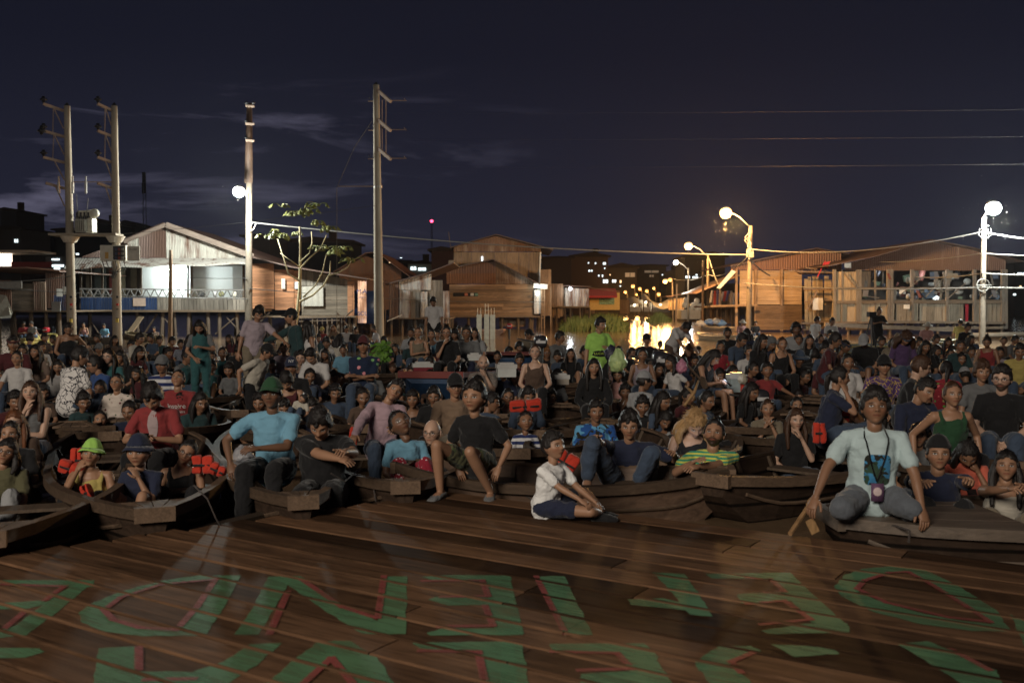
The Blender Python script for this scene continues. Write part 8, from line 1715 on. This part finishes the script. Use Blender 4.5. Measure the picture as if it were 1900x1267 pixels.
person('1168 791 51 m L lap lap -8 0 0 0 mop:k a t.navy p.denim', 'man with jaw length hair and a navy polo, knees drawn up', d=9.0, s=1.04, ov={'handL': (1098, 808, 8.5), 'kneeL': (1098, 824, 8.45), 'ankL': (1090, 885, 8.5), 'kneeR': (1210, 842, 8.4), 'ankR': (1185, 890, 8.5), 'handR': (1250, 842, 8.8)})
person('1325 805 54 m C cross cross -10 -8 14 4 bun:k a t.tropic p.denim', 'man with a topknot and goatee in a bright yellow and green shirt', d=8.8, s=1.06, beard=.9, ov={'handL': (1285, 858, 8.45), 'handR': (1292, 866, 8.4)})
MAN = {'kneeL': (1560, 944, 6.62), 'ankL': (1580, 955, 7.1), 'kneeR': (1690, 944, 6.62), 'ankR': (1675, 955, 7.1), 'handL': (1504, 940, 6.7), 'handR': (1712, 948, 6.6), 'poleL': (-1, .3, .3), 'poleR': (1, .3, .3)}
def lanyard(q, child, HT):
    J = q['J']; b = MB(); tt = q['shirt'].data; bv = BVHTree.FromPolygons([w.co for w in tt.vertices], [tuple(p.vertices) for p in tt.polygons])
    for s_ in (-1, 1):
        P = []
        for i in range(12):
            f_ = i / 11; x, z = s_ * .075 * (1 - f_) ** .8, .40 - .29 * f_; h = bv.ray_cast(Vector((x, -1.5, z)), Vector((0, 1, 0)))[0]; P.append((x, (h.y if h else -.1) - .012, z))
        b.tube([tuple(J['nb'] + V3(s_ * .062, .0, .035))] + P, .0055, 5); child('lanyard', mesh_from(np.array(b.v), b.f, 'lanyard'), cmat('black'))
    decal_disc(q, child, q['shirt'], .005, .185, .085, .105, m_cloth((.05, .22, .42), 'camo', (.03, .06, .04), .9), 'shirt_print', None, 28, .35)
    b = MB(); b.box((-.04, -.178, -.02), (.04, -.170, .10)); c = child('badge', mesh_from(np.array(b.v), b.f, 'badge'), m_plain('badge_purple', (.12, .06, .12), .4))
    b = MB(); b.ball((0, -.18, .045), (.03, .003, .03), 12, 6); k = child('badge_print', mesh_from(np.array(b.v), b.f, 'badge_print'), m_cloth((.5, .4, .4), 'floral', (.3, .05, .08), 2.5))
H['man_tee'] = person('1623 758 76 m K side side -8 -4 14 0 mop:k b t.ice p.slate', 'man in a pale blue printed tee with a lanyard, kneeling on the nearest boat', d=6.9, s=1.03, ov=MAN, lean=(0, 6, 0), extra=lanyard)
person('1741 843 63 m L lap lap -12 -4 12 0 short:k:capb:black a t.navy p.black', 'man in a dark tee with his black cap turned backwards', d=7.55, s=1.04, ov={'handL': (1715, 895, 7.0), 'handR': (1800, 890, 7.0)})
person('1867 866 62 f L chin lap -18 -6 16 0 long:k a k.cream p.khaki', 'long haired woman looking up at the right edge, arm on the boat', d=7.5, s=1.0, ov={'handL': (1885, 905, 7.0), 'handR': (1905, 900, 6.9), 'poleL': (-1, -.2, -.2)})
build_people()
# the damp night air: one closed box of even haze round everything
b = MB(); b.box((-560, -80, -12), (560, 760, 60)); t = NT('night_air'); t.t.nodes.remove(t.b); pv = t.n('VolumePrincipled'); pv.inputs['Density'].default_value = .00010; pv.inputs['Color'].default_value = (.9, .92, 1, 1); pv.inputs['Anisotropy'].default_value = .55
t.l(pv.outputs[0], t.t.nodes['Material Output'].inputs['Volume']); tag(b.build('haze', t.m), 'thin damp haze over the whole waterfront', 'haze', kind='stuff')
cy.volume_bounces = 0
